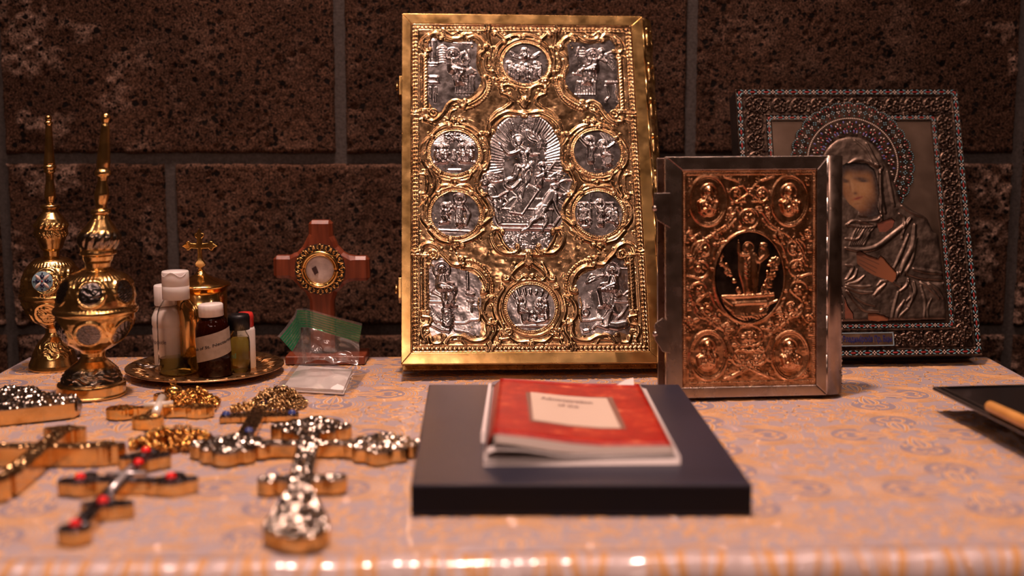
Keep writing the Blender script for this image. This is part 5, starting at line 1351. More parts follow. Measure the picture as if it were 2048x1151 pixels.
def text(body, mat_, parent, name, size, loc, rot=(PI / 2, 0, 0), width=None, extrude=.0001, xf=None, bold=0):
    cu = bpy.data.curves.new(name, 'FONT'); cu.body = body; cu.size = size; cu.align_x = 'CENTER'; cu.align_y = 'CENTER'; cu.extrude = extrude; cu.resolution_u = 3; cu.offset = bold
    o = bpy.data.objects.new(name, cu); C.objects.link(o); bpy.context.view_layer.update()
    me = bpy.data.meshes.new_from_object(o.evaluated_get(bpy.context.evaluated_depsgraph_get())); C.objects.unlink(o); bpy.data.objects.remove(o)
    V = np.zeros(len(me.vertices) * 3); me.vertices.foreach_get('co', V); V = V.reshape(-1, 3)
    sxw = width / (V[:, 0].max() - V[:, 0].min()) if width else 1; V[:, 0] *= sxw
    if xf: V = xf(V)
    me.vertices.foreach_set('co', V.ravel()); me.update()
    t = link(name, me, mat_, parent)
    if not xf: t.location = loc; t.rotation_euler = rot
    return t


INK_B = mat('dark_blue_enamel', (.02, .02, .10), .35)
text('\u0412\u043b\u0430\u0434\u0438\u043c\u0456\u0440\u0441\u043a\u0456\u044f \u041f\u0440. \u0411\u0446\u044b', INK_B, pl, 'lettering', (yB - yA) * IF.u * .62, (ix_((xA + xB) / 2), -.0040, iz_((yA + yB) / 2)), width=(xB - xA - 8) * IF.u, extrude=.0002, bold=.0003)

# ------------------------------------------------------------------ two gilt sprinklers
def ell(phi, z, p0, z0, ra, rb, r=1.0): 
    d = (phi - p0 + PI) % (2 * PI) - PI; return np.sqrt((d * r / ra) ** 2 + ((z - z0) / rb) ** 2)


GC = colored('gilt_with_silver_spots', .2, 1.0, .15)
c_gold = np.array([.88, .55, .21]); c_dark = np.array([.19, .165, .155]); c_old = np.array([.62, .38, .14])


def sprinkler(base, k, prof, lean, label, spots, bands, rz=0, belly=None):
    """prof: (y, r) in crop steps from the top downwards; k metres per step"""
    y0 = prof[-1][0]
    pr = [(r * k, (y0 - y) * k) for y, r in prof][::-1]
    t = thing('holy_water_sprinkler', label, 'sprinkler', base, rz, 'gilt sprinklers at the left end of the table')
    xf = lambda V: np.stack([V[:, 0] + V[:, 2] * lean[0], V[:, 1] + V[:, 2] * lean[1], V[:, 2]], 1)
    cut = sorted(bands['cuts']); P_ = np.array(pr)
    def seg(a, b):       # heights (metres)
        za, zb = (y0 - b) * k, (y0 - a) * k; q = [p for p in pr if za - 1e-6 <= p[1] <= zb + 1e-6]
        return q
    def disp(PH, Z, R_):
        d = np.zeros_like(Z); Y = y0 - Z / k
        for (ya, yb, n, amp, kind) in bands['relief']:
            m = (Y > ya) & (Y < yb); u = (Y - ya) / (yb - ya)
            if kind == 'gad': q = np.abs(np.sin(n * PH / 2 + u * 2.2)) * np.sin(np.clip(u, 0, 1) * PI)
            elif kind == 'bead': q = np.clip(np.cos(n * PH), 0, 1) * np.sin(np.clip(u, 0, 1) * PI)
            else: q = (np.sin(n * PH + 3 * np.sin(u * 6)) * np.sin(u * 9 + 2 * np.cos(n * PH)) * .7 + .3) * np.sin(np.clip(u, 0, 1) * PI)
            d += np.where(m, q * amp * k, 0)
        for (pa, yc, ra, rb, kind) in spots:
            e = ell(PH, Y, pa, yc, ra, rb, R_ / k)
            d += np.where(e < 1.32, np.exp(-((e - 1.12) / .11) ** 2) * 5.0 * k, 0) - np.where(e < 1, 1.8 * k * (1 - e), 0)
            if kind == 'shell': 
                an = np.arctan2(Y - yc - rb * .3, ((PH - pa + PI) % (2 * PI) - PI) * R_ / k); d += np.where(e < .85, (np.abs(np.sin(an * 5.5)) * 3.4 * np.clip(1 - e, .2, .8) + 1) * k, 0)
            else: d += np.where(e < .9, (np.sin((Y - yc) * .30) * np.sin((PH - pa) * R_ / k * .30) * 2.6 + 1.2) * k, 0)
        return d
    def colf(PH, Z, R_):
        Y = y0 - Z / k; c = np.zeros(Z.shape + (3,)) + c_gold
        c *= (1 - .25 * (smoothnoise(Z.shape, 8, 3)[..., None] > .2))
        for (ya, yb) in bands['dark']:
            m = np.clip(np.minimum(Y - ya, yb - Y) / 6, 0, 1)[..., None] * (.8 + .2 * smoothnoise(Z.shape, 4, 5)[..., None]); c = c * (1 - m) + c_dark * m
        for (pa, yc, ra, rb, kind) in spots:
            if kind == 'gold': continue
            e = ell(PH, Y, pa, yc, ra, rb, R_ / k); m = np.clip((1.0 - e) / .1, 0, 1)[..., None]; c = c * (1 - m) + c_dark * m
        return c
    names = bands['names']
    for (a, b), nm in zip(zip(cut[:-1], cut[1:]), names):
        q = seg(a, b); 
        if q[0][0] > 1e-5 and nm == 'foot': q = [(0, q[0][1])] + q
        n = 200 if nm in ('globe', 'foot', 'knop') else 36
        q = np.array(q); tt = np.concatenate([[0], np.cumsum(np.hypot(*(q[1:] - q[:-1]).T))]); m = max(8, int(tt[-1] / (k * (2.2 if n > 50 else 4))))
        s = np.linspace(0, tt[-1], m); pr2 = np.stack([np.interp(s, tt, q[:, 0]), np.interp(s, tt, q[:, 1])], 1)
        lathe(nm, pr2, GC, t, n, disp, colf, 1, xf)
    return t, xf


prof1 = [(55, 0), (57, 7), (62, 13), (70, 17), (78, 17), (86, 14), (92, 11), (97, 12), (100, 15), (150, 18), (200, 22), (235, 25), (255, 23), (262, 24), (264, 29), (272, 30), (280, 29), (283, 20), (300, 17), (320, 21), (350, 28), (368, 25), (385, 20), (402, 20), (405, 33), (412, 36), (420, 34), (425, 27), (440, 34), (465, 52), (480, 62), (490, 68), (500, 72), (515, 73), (530, 70), (548, 64), (553, 60), (558, 66), (568, 66), (574, 56), (590, 52), (600, 47), (618, 44), (624, 58), (628, 62), (632, 72), (642, 92), (655, 108), (680, 126), (705, 134), (730, 139), (755, 141), (763, 143), (768, 152), (776, 154), (784, 152), (788, 142), (810, 141), (840, 134), (865, 122), (885, 108), (905, 86), (918, 66), (926, 48), (935, 43), (950, 43), (965, 54), (985, 78), (1005, 95), (1025, 106), (1043, 112), (1048, 122), (1054, 124), (1085, 125), (1088, 130), (1094, 130), (1096, 126)]
k1 = .0002764
b1 = P(182, 788)
spots1 = []
for j in range(6):
    a = -PI / 2 + .15 + j * PI / 3
    spots1.append((a, 700, 45, 42, 'shell' if j % 2 == 0 else 'dot')); spots1.append((a, 850, 46, 42, 'dot'))
sprinkler(b1, k1, prof1, (.100, .0), 'front gilt sprinkler with dark silver ovals on its globe and long tapering spout', spots1,
          dict(cuts=[55, 300, 425, 600, 926, 1096], names=['spout', 'stem', 'knop', 'globe', 'foot'], relief=[(478, 548, 14, 7, 'gad'), (634, 662, 46, 3, 'bead'), (757, 768, 60, 3, 'bead'), (640, 752, 12, 2.6, 'scroll'), (794, 900, 12, 2.6, 'scroll'), (988, 1044, 7, 6, 'scroll')], dark=[(484, 548), (988, 1046)]), belly=None)
prof2 = [(62, 0), (64, 8), (70, 12), (80, 12), (84, 9), (88, 15), (94, 16), (98, 11), (150, 14), (200, 17), (240, 21), (243, 18), (247, 24), (256, 24), (260, 18), (268, 22), (274, 15), (300, 14), (340, 20), (360, 21), (378, 14), (386, 14), (390, 34), (400, 36), (406, 28), (416, 30), (440, 50), (452, 56), (470, 58), (500, 58), (515, 52), (530, 46), (550, 40), (560, 30), (580, 28), (588, 58), (594, 66), (606, 76), (630, 94), (660, 106), (700, 111), (716, 112), (720, 120), (732, 120), (738, 110), (760, 106), (790, 94), (815, 76), (832, 54), (848, 30), (866, 26), (880, 34), (900, 52), (930, 68), (960, 80), (975, 86), (985, 90), (998, 92), (1002, 92)]
k2 = .000302
b2 = P(108, 735)
spots2 = []
for j in range(5):
    a = -PI / 2 + .12 + j * PI * 2 / 5
    spots2.append((a, 660, 40, 40, 'gold')); spots2.append((a, 785, 40, 38, 'gold'))
t2, xf2 = sprinkler(b2, k2, prof2, (.030, .0), 'rear gilt sprinkler with a round blue and white enamel flower on its globe', spots2,
          dict(cuts=[62, 274, 406, 580, 848, 1002], names=['spout', 'stem', 'knop', 'globe', 'foot'], relief=[(452, 478, 16, 6, 'gad'), (480, 512, 12, 5, 'scroll'), (596, 616, 40, 3, 'bead'), (616, 700, 10, 4, 'scroll'), (742, 820, 10, 4, 'scroll'), (706, 718, 50, 3, 'bead'), (890, 960, 8, 5, 'scroll')], dark=[]))
# enamel disc on the rear globe
pa = -PI / 2 + .12; rr = 107 * k2; zc = (1002 - 660) * k2
nrm = np.array([math.cos(pa), math.sin(pa), .25]); nrm /= np.linalg.norm(nrm); ex = np.array([-math.sin(pa), math.cos(pa), 0]); ey = np.cross(nrm, ex); c0 = np.array([rr * math.cos(pa), rr * math.sin(pa), zc])
EN_S = mat('steel_blue_enamel', (.20, .32, .38), .3); EN_D = mat('navy_enamel', (.015, .015, .05), .25)
m = MB(); m.dome(c0, .0112, .0112, .0016, 0, 32, (ex, ey, nrm)); dsc = m.build('enamel_disc', EN_S, t2, True)
m = MB()
for q in range(4): a = q * PI / 2 + PI / 4; m.dome(c0 + nrm * .0006 + (ex * math.cos(a) + ey * math.sin(a)) * .0058, .0046, .0019, .0020, a, 12, (ex, ey, nrm))
m.build('white_petals', EN_W, dsc, True)
m = MB()
for q in range(4): 
    a = q * PI / 2; u = ex * math.cos(a) + ey * math.sin(a); v = -ex * math.sin(a) + ey * math.cos(a); m.dome(c0 + nrm * .0012 + u * .0045, .0022, .0022, .0013, a, 10, (ex, ey, nrm)); m.dome(c0 + nrm * .0009 + u * .0085, .0017, .0010, .0012, a, 8, (ex, ey, nrm))
    for s in (1, -1): m.dome(c0 + nrm * .0010 + u * .0062 + v * s * .0015, .0012, .0010, .0013, a, 8, (ex, ey, nrm))
m.build('navy_buds', EN_D, dsc, True)
MB().dome(c0 + nrm * .0018, .0012, .0012, .0008, 0, 10, (ex, ey, nrm)).build('red_centre', EN_R, dsc, True)

# ------------------------------------------------------------------ tray with bottles and lidded gilt box
TC = P(411, 737, .004)
tray = thing('tray', 'round engraved brass tray holding the oil bottles', 'tray', (TC[0], TC[1], .0006))
TRM = metal('engraved_brass', (.72, .45, .22), (.38, .22, .10), (.22, .42), 60, .35)
prof = [(0, .0018), (.055, .0018), (.060, .0022), (.070, .0052), (.082, .0075), (.0855, .0085), (.0865, .0080), (.0865, .0070), (.083, .0058), (.070, .0032), (.060, .0004), (.050, 0), (0, 0)]
def trd(PH, Z, R_): return np.zeros_like(Z)
lathe('dish', prof, TRM, tray, 96, None, None, 2)
eng = MB()
for k in range(24):
    a = k * PI / 12
    for q in (-.07, .07): eng.tube([(.063 * math.cos(a), .063 * math.sin(a), .0036), (.070 * math.cos(a + q), .070 * math.sin(a + q), .0058), (.078 * math.cos(a), .078 * math.sin(a), .0074)], .0006, 5)
tag(eng.build('engraved_border', TRM, tray, True), kind='stuff')
LZ = .0020
OIL = mat('yellow_oil', (.72, .62, .16), .05, 0, trans=1.0, ior=1.2)
CLR = mat('clear_plastic', (.97, .93, .90), .04, 0, trans=1.0, ior=1.12)
CLG = mat('clear_glass', (.96, .96, .88), .03, 0, trans=1.0, ior=1.25)
AMB = mat('amber_glass', (.055, .007, .002), .05, 0, trans=.75, ior=1.3)
WCAP = mat('white_plastic', (.80, .74, .71), .38, 0, sub=.1); WBOT = mat('white_bottle_plastic', (.76, .68, .64), .42, 0, sub=.1)
BCAP = mat('black_plastic', (.008, .007, .008), .4, 0, spec=.3); RCAP = mat('red_plastic', (.55, .03, .025), .35)
PAPER = mat('label_paper', (.42, .32, .25), .7); nn = noise(PAPER, 120, 4); L(PAPER, ramp(PAPER, nn.outputs[0], [(.3, (.29, .215, .16)), (.7, (.38, .29, .225))]).outputs[0], bsdf(PAPER).inputs['Base Color'])
INK = mat('black_ink', (.03, .025, .025), .6); INKB = mat('faded_ink', (.13, .10, .12), .6); GINK = mat('green_ink', (.06, .22, .12), .6)


def mp(px, py):    # metres per photo pixel at a table point
    q = P(px, py); return (q[1] * math.cos(TH) + CH * math.sin(TH)) / F


def rod_at(px, py): q = P(px, py, LZ); return (q[0], q[1], LZ)


def ridges(n, amp): return lambda PH, Z, R_: np.abs(np.sin(n * PH / 2)) * amp


# tall clear bottle with white flip cap
k = mp(358, 746)
b = thing('oil_bottle', 'clear plastic bottle with white flip cap and a little yellow oil', 'bottle', rod_at(358, 746), group='oil bottles on the tray')
r = 39 * k; hb = 150 * k
body = [(0, .0), (r * .92, 0), (r, .002), (r * 1.0, hb * .70), (r * .97, hb * .80), (r * .86, hb * .90), (r * .66, hb * .975), (r * .60, hb), (r * .60, hb * 1.03), (r * .56, hb * 1.03), (r * .56, hb), (r * .62, hb * .97), (r * .82, hb * .89), (r * .93, hb * .80), (r * .955, hb * .70), (r * .955, .0025), (r * .9, .0015), (0, .0015)]
lathe('bottle_body', body, CLR, b, 48, None, None, 2)
lathe('oil', [(0, .0018), (r * .9, .0018), (r * .95, .003), (r * .95, hb * .21), (0, hb * .21)], OIL, b, 40)
rc = 26.5 * k; zt = hb * 1.0
cp = lathe('cap', [(rc * .9, zt), (rc * 1.0, zt), (rc * 1.0, zt + 26 * k), (rc * .985, zt + 26.5 * k), (rc, zt + 27 * k), (rc * .99, zt + 53 * k), (rc * .95, zt + 55 * k), (0, zt + 55.5 * k)], WCAP, b, 48)
MB().tube([(rc * .98 * math.cos(a), rc * .98 * math.sin(a), zt + (50 - 4.5 * math.sin((a + PI * .85) / .7 * PI) ) * k) for a in np.linspace(-PI * .85, -PI * .15, 14)], .0006, 6).build('thumb_notch', WCAP, cp, True)
# white bottle behind, half hidden
k = mp(334, 737)
b = thing('oil_bottle', 'white plastic bottle partly hidden behind the clear flip cap bottle', 'bottle', rod_at(337, 736), group='oil bottles on the tray')
r = 29 * k; hb = 130 * k
lathe('bottle_body', [(0, 0), (r * .86, 0), (r * .9, .002), (r * .92, hb * .4), (r * .98, hb * .62), (r * .94, hb * .66), (r, hb * .70), (r * .98, hb * .80), (r * .80, hb * .90), (r * .62, hb * .98), (0, hb)], WBOT, b, 40, None, None, 2)
lathe('cap', [(r * .74, hb * .985), (r * .76, hb), (r * .76, hb + 36 * k), (r * .70, hb + 38 * k), (0, hb + 38 * k)], WCAP, b, 60, ridges(40, .0003))


def wrap(r, th0, z0, tilt=0):
    def f(V):
        th = th0 + V[:, 0] / r; return np.stack([(r + .0001 + V[:, 2]) * np.cos(th), (r + .0001 + V[:, 2]) * np.sin(th), z0 + V[:, 1] + tilt * V[:, 0]], 1)
    return f


text('Apostle', INKB, b, 'lettering', 11 * k, None, xf=wrap(r * .97, -PI / 2 - .42, hb * .44), extrude=.00005)
# amber bottle with typed label
k = mp(432, 750)
b = thing('oil_bottle', 'amber glass bottle with white cap and typed paper label', 'bottle', rod_at(432, 750), group='oil bottles on the tray'); b.rotation_euler = (0, math.radians(-2.5), 0)
r = 34 * k; hb = 120 * k
lathe('bottle_body', [(0, 0), (r * .9, 0), (r, .002), (r, hb * .70), (r * .97, hb * .80), (r * .84, hb * .90), (r * .66, hb * .96), (r * .64, hb * 1.05), (r * .58, hb * 1.05), (r * .60, hb * .95), (r * .90, hb * .78), (r * .93, hb * .7), (r * .93, .003), (0, .003)], AMB, b, 48, None, None, 2)
lathe('oil', [(0, .0032), (r * .9, .0032), (r * .92, hb * .25), (0, hb * .25)], mat('dark_oil', (.12, .02, .005), .05, 0, trans=.3), b, 32)
lathe('cap', [(r * .66, hb), (r * .70, hb * 1.0), (r * .70, hb + 22 * k), (r * .66, hb + 24 * k), (0, hb + 24 * k)], WCAP, b, 60, ridges(44, .0003))
lb = MB(); th = np.linspace(-PI / 2 - 1.35, -PI / 2 + 1.5, 28); V = []
for z_, zt_ in ((38, -.06), (88, -.06)):
    for t in th: V.append(((r + .0003) * math.cos(t), (r + .0003) * math.sin(t), z_ * k + (t + PI / 2) * r * .22))
lb.add(V, [(i, i + 1, 29 + i, 28 + i) for i in range(27)]); lo = lb.build('label', PAPER, b, True)
text('Tomb of St. Nectarios', INK, lo, 'lettering', 8 * k, None, xf=wrap(r + .0003, -PI / 2 - .02, 64 * k, .22), width=108 * k, extrude=.00005, bold=.0001)
# small clear vial with black cap
k = mp(482, 745)
b = thing('oil_bottle', 'small clear vial of yellow oil with ribbed black cap', 'bottle', rod_at(481, 745), group='oil bottles on the tray')
r = 20.5 * k; hb = 88 * k
lathe('bottle_body', [(0, 0), (r * .9, 0), (r, .0015), (r, hb * .72), (r * .92, hb * .86), (r * .66, hb * .95), (r * .64, hb), (r * .56, hb), (r * .60, hb * .93), (r * .88, hb * .82), (r * .93, hb * .7), (r * .93, .002), (0, .002)], CLG, b, 40, None, None, 2)
lathe('oil', [(0, .0022), (r * .9, .0022), (r * .925, .004), (r * .925, hb * .70), (r * .87, hb * .82), (0, hb * .83)], OIL, b, 36)
lathe('cap', [(r * .8, hb), (r * .98, hb), (r * 1.0, hb + 24 * k), (r * .9, hb + 30 * k), (r * .6, hb + 31 * k), (0, hb + 31 * k)], BCAP, b, 72, ridges(36, .0005))
text('oil', GINK, b, 'lettering', 15 * k, None, xf=wrap(r, -PI / 2 - .5, hb * .42, .1), extrude=.00005)
# small white bottle with red cap
k = mp(494, 736)
b = thing('oil_bottle', 'small white plastic bottle with red cap behind the vial', 'bottle', rod_at(494, 735), group='oil bottles on the tray')
r = 18 * k; hb = 84 * k
lathe('bottle_body', [(0, 0), (r * .95, 0), (r, .002), (r, hb * .92), (r * .92, hb * .98), (r * .7, hb), (0, hb)], WBOT, b, 36)
lathe('cap', [(r * .70, hb), (r * .86, hb), (r * .86, hb + 22 * k), (r * .72, hb + 28 * k), (0, hb + 29 * k)], RCAP, b, 40, ridges(30, .0002))
# gilt box with cross finial
k = mp(410, 730)
t = thing('lidded_gilt_box', 'polished gilt cylindrical box with cross on its lid behind the bottles', 'box', rod_at(408, 731))
r = 50 * k; hb = 160 * k
lathe('body', [(0, 0), (r * .80, 0), (r * .88, .002), (r * .90, .006), (r * .93, hb * .2), (r, hb), (r * .97, hb), (r * .9, hb * .2), (0, .004)], G_BRIGHT, t, 72, None, None, 2)
ld = lathe('lid', [(r * .96, hb), (r * 1.13, hb), (r * 1.15, hb + 3 * k), (r * 1.10, hb + 6 * k), (r * .85, hb + 11 * k), (r * .45, hb + 18 * k), (r * .22, hb + 24 * k), (r * .14, hb + 30 * k), (0, hb + 31 * k)], G_BRIGHT, t, 72, None, None, 2)
zc = hb + 30 * k
def crosspoly(px0_, py0_):
    h = [(-5, 0), (-5, 3), (-3, 6), (-9, 9), (-11, 14), (-8, 19), (-5, 22), (-4, 30), (-4, 43), (-17, 44), (-20, 40), (-26, 40), (-27, 44), (-36, 49), (-27, 54), (-26, 58), (-20, 59), (-17, 55), (-6, 54), (-5, 64), (-9, 67), (-10, 73), (-5, 75), (0, 84)]
    full = h + [(-a, b_) for a, b_ in h[::-1][1:]]
    return [(a * k, zc + b_ * k) for a, b_ in full]
MB().prismy(crosspoly(0, 0), -.0018, .0018).build('cross_finial', G_BRIGHT, ld, bevel=.0010, seg=3)
# small key-like clip on the tray
t = thing('metal_clip', 'small dark metal clip lying on the tray left of the bottles', 'clip', (*P(305, 738, .004)[:2], .006))
m = MB(); m.tube([(.008 * math.cos(a) - .004, .005 * math.sin(a), .001) for a in np.linspace(0, 2 * PI, 20)[:-1]], .0009, 6, True); m.build('ring', S_DARK, t, True)
m = MB(); m.tube([(.002, 0, .001), (.010, -.003, .003), (.018, -.004, .001)], .0011, 6); m.tube([(-.010, -.002, .002), (-.018, .002, .004)], .0016, 6); m.build('shank', S_DARK, t, True)

# ------------------------------------------------------------------ wooden reliquary cross
k = mp(645, 722); cb = P(648, 722)
wc = thing('reliquary_cross', 'standing reddish wooden cross with round gilt filigree relic holder', 'cross', (cb[0], cb[1], 0))
WOODR = mat('red_wood', (.30, .07, .03), .32, 0, coat=.15, coatr=.2)
tc = N(WOODR, 'ShaderNodeTexCoord'); mpn = N(WOODR, 'ShaderNodeMapping'); mpn.inputs['Scale'].default_value = (60, 60, 6); nz = N(WOODR, 'ShaderNodeTexNoise'); nz.inputs['Scale'].default_value = 3; nz.inputs['Detail'].default_value = 5
L(WOODR, tc.outputs['Object'], mpn.inputs[0]); L(WOODR, mpn.outputs[0], nz.inputs['Vector']); L(WOODR, ramp(WOODR, nz.outputs[0], [(.3, (.115, .022, .009)), (.65, (.24, .055, .022))]).outputs[0], bsdf(WOODR).inputs['Base Color'])
zpx = lambda py: (722 - py) * k * 1.0
xpx = lambda px: (px - 646) * k
def carc(cx, cy, r, a0, a1, n=8): return [(cx + r * math.cos(math.radians(a)), cy + r * math.sin(math.radians(a))) for a in np.linspace(a0, a1, n)]
# outline in photo steps around the disc centre (646, 535)
cxp, cyp = 644, 535
out = []
ol = [(622, 439), (668, 439), (669, 470), (674, 479)] + [(cxp + 56 * math.cos(a), cyp - 56 * math.sin(a)) for a in np.linspace(math.radians(52), math.radians(36), 4)] + [(705, 511), (713, 510), (740, 510), (741, 559), (711, 559), (700, 561)] + [(cxp + 56 * math.cos(a), cyp + 56 * math.sin(a)) for a in np.linspace(math.radians(34), math.radians(56), 4)] + [(669, 600), (669, 700)]
ol += [(621, 700), (621, 598)] + [(cxp - 56 * math.cos(a), cyp + 56 * math.sin(a)) for a in np.linspace(math.radians(56), math.radians(34), 4)] + [(590, 558), (581, 554), (551, 554), (551, 509), (583, 509), (590, 505)] + [(cxp - 56 * math.cos(a), cyp - 56 * math.sin(a)) for a in np.linspace(math.radians(36), math.radians(52), 4)] + [(619, 472), (622, 466)]
MB().prismy([(xpx(a), zpx(b)) for a, b in ol][::-1], -.006, .012).build('cross_body', WOODR, wc, bevel=.0038, seg=1)
MB().box(xpx(574), xpx(732), -.020, .030, 0, .010).build('foot_board', WOODR, wc, bevel=.002)
AY = (np.array([1., 0, 0]), np.array([0, 0, 1.]), np.array([0, -1., 0]))
def ring_y(cx, cz, r, t_, yb, n=48, nm='ring', mt=None, par=None):
    return MB().tube([(cx + r * math.cos(a), yb, cz + r * math.sin(a)) for a in np.linspace(0, 2 * PI, n + 1)[:-1]], t_, 8, True).build(nm, mt, par, True)
X0, Z0 = xpx(644), zpx(535)
MB().prismy([(X0 + 50 * k * math.cos(a), Z0 + 50 * k * math.sin(a)) for a in np.linspace(0, 2 * PI, 41)[:-1]], -.0068, -.0055).build('dark_inlay', BLK, wc)
rq = ring_y(X0, Z0, 33.5 * k, .0022, -.0095, nm='gilt_bezel', mt=G_BRIGHT, par=wc); ring_y(X0, Z0, 29 * k, .0010, -.0100, nm='inner_rim', mt=G_BRIGHT, par=rq)
LIN = mat('relic_linen', (.60, .45, .40), .8); nn = noise(LIN, 90, 3); L(LIN, ramp(LIN, nn.outputs[0], [(.35, (.60, .47, .43)), (.6, (.82, .68, .62))]).outputs[0], bsdf(LIN).inputs['Base Color'])
md = MB(); md.dome((X0, -.0070, Z0), 29 * k, 29 * k, .0012, 0, 32, AY); rl = md.build('relic_cushion', LIN, wc, True)
MB().add([(X0 + u * k, -.0096, Z0 + v * k) for u, v in ((-16, 2), (-8, 7), (-3, -6), (-10, -11))] + [(X0 + u * k, -.0080, Z0 + v * k) for u, v in ((-16, 2), (-8, 7), (-3, -6), (-10, -11))], [(0, 1, 2, 3), (0, 4, 5, 1), (1, 5, 6, 2), (2, 6, 7, 3), (3, 7, 4, 0)]).build('relic', mat('dark_relic', (.045, .015, .012), .7), rl)
fg = MB()
for j in range(16):
    a = j * PI / 8; c, s = math.cos(a), math.sin(a)
    loc = lambda u, v, hh=-.0076: (X0 + ((36 + u) * c - v * s) * k, hh, Z0 + ((36 + u) * s + v * c) * k)
    for sg2 in (1, -1):
        pts = [loc(1, 0)] + [loc(3 + 7 * q, sg2 * (1 + 4.2 * math.sin(q * 1.8))) for q in np.linspace(.1, 1, 6)] 
        cc = (7.5, 4.0 * sg2); pts2 = [loc(cc[0] + 2.9 * (1 - .6 * q) * math.cos(q * 7 * sg2), cc[1] + 2.9 * (1 - .6 * q) * math.sin(q * 7 * sg2)) for q in np.linspace(0, 1, 12)]
        fg.tube(pts, .0005, 5); fg.tube(pts2, .0006, 5)
    fg.tube([loc(11, -4), loc(14.2, 0), loc(11, 4)], .0006, 5); fg.tube([loc(1, -6.5), loc(6, -7), loc(12, -6.2)], .0005, 5)
tag(fg.build('filigree', G_BRIGHT, wc, True), kind='stuff')

# ------------------------------------------------------------------ zip bag and packet
def sheet(name, rows_, mt, parent, smooth=True, wr=0.0, seed=0, thick=0, sub=4):
    A = np.array(rows_, float); n, m = A.shape[:2]
    for ax in (0, 1):       # refine the net
        k_ = A.shape[ax]; t_ = np.linspace(0, k_ - 1, (k_ - 1) * sub + 1); i0 = np.minimum(t_.astype(int), k_ - 2); f = (t_ - i0); f = f * f * (3 - 2 * f) * .4 + f * .6
        a_ = np.take(A, i0, ax); b_ = np.take(A, i0 + 1, ax); sh = [1, 1, 1]; sh[ax] = -1; f = f.reshape(sh); A = a_ * (1 - f) + b_ * f
    n, m = A.shape[:2]
    if wr:
        A[..., 1] += smoothnoise((n, m), 5, seed) * wr; A[..., 2] += smoothnoise((n, m), 4, seed + 1) * wr * .7 * (np.arange(n) > 0)[:, None]; A[..., 1] += np.abs(smoothnoise((n, m), 3, seed + 2)) * wr * .8
    a = np.arange(n - 1)[:, None] * m + np.arange(m - 1)[None]
    o = npmesh(name, A.reshape(-1, 3), np.stack([a, a + 1, a + m + 1, a + m], 2).reshape(-1, 4), mt, parent, smooth)
    if thick: md_ = o.modifiers.new('t', 'SOLIDIFY'); md_.thickness = thick
    return o


BAG = bpy.data.materials.new('clear_film'); BAG.use_nodes = True
nt = BAG.node_tree; nt.nodes.remove(nt.nodes['Principled BSDF']); ou = nt.nodes['Material Output']
tr_ = nt.nodes.new('ShaderNodeBsdfTransparent'); tr_.inputs[0].default_value = (.93, .92, .91, 1); gl = nt.nodes.new('ShaderNodeBsdfGlossy'); gl.inputs['Roughness'].default_value = .12; gl.inputs[0].default_value = (1, 1, 1, 1)
di = nt.nodes.new('ShaderNodeBsdfDiffuse'); di.inputs[0].default_value = (.75, .68, .65, 1)
fr_ = nt.nodes.new('ShaderNodeLayerWeight'); fr_.inputs[0].default_value = .5; pw = nt.nodes.new('ShaderNodeMath'); pw.operation = 'POWER'; pw.inputs[1].default_value = 3.0; nt.links.new(fr_.outputs['Facing'], pw.inputs[0]); mm1 = nt.nodes.new('ShaderNodeMath'); mm1.operation = 'MULTIPLY_ADD'; mm1.inputs[1].default_value = .6; mm1.inputs[2].default_value = .13
x1 = nt.nodes.new('ShaderNodeMixShader'); x1.inputs[0].default_value = .11; x2 = nt.nodes.new('ShaderNodeMixShader')
for a, b in ((tr_.outputs[0], x1.inputs[1]), (di.outputs[0], x1.inputs[2]), (pw.outputs[0], mm1.inputs[0]), (mm1.outputs[0], x2.inputs[0]), (x1.outputs[0], x2.inputs[1]), (gl.outputs[0], x2.inputs[2]), (x2.outputs[0], ou.inputs[0])): nt.links.new(a, b)
GRN = BAG.copy(); GRN.name = 'green_film'
for n_ in GRN.node_tree.nodes:
    if n_.type == 'BSDF_TRANSPARENT': n_.inputs[0].default_value = (.16, .60, .32, 1)
    if n_.type == 'BSDF_DIFFUSE': n_.inputs[0].default_value = (.03, .42, .16, 1)
    if n_.type == 'MIX_SHADER' and not n_.inputs[0].is_linked: n_.inputs[0].default_value = .34
bag = thing('zip_bag', 'small clear zip bag with green striped seal, standing open around the packet', 'bag', (*P(640, 760)[:2], 0)); bo = np.array([*P(640, 760)[:2], 0])
B_ = lambda px, py, y: (PY(px, py, y) - bo)
yb_ = 1.375
top = [B_(593, 617, yb_ - .005), B_(612, 616, yb_ + .002), B_(660, 630, yb_ + .004), B_(724, 646, yb_)]
gt = [B_(594, 620, yb_ - .005), B_(613, 620, yb_ + .002), B_(661, 634, yb_ + .004), B_(724, 652, yb_)]
gb_ = [B_(602, 655, yb_ - .004), B_(617, 655, yb_ + .002), B_(660, 668, yb_ + .004), B_(718, 685, yb_)]
lf_t = [B_(555, 672, yb_ - .040), B_(570, 655, yb_ - .03), B_(588, 630, yb_ - .015), B_(593, 617, yb_ - .005)]
lf_g = [B_(560, 675, yb_ - .040), B_(573, 660, yb_ - .03), B_(591, 636, yb_ - .015), B_(595, 622, yb_ - .005)]
lf_b = [B_(585, 703, yb_ - .036), B_(593, 690, yb_ - .028), B_(601, 676, yb_ - .014), B_(602, 655, yb_ - .004)]
sheet('back_film_rim', [top, gt], BAG, bag, sub=3)
sheet('flap_film_rim', [lf_t, lf_g], BAG, bag, sub=3)
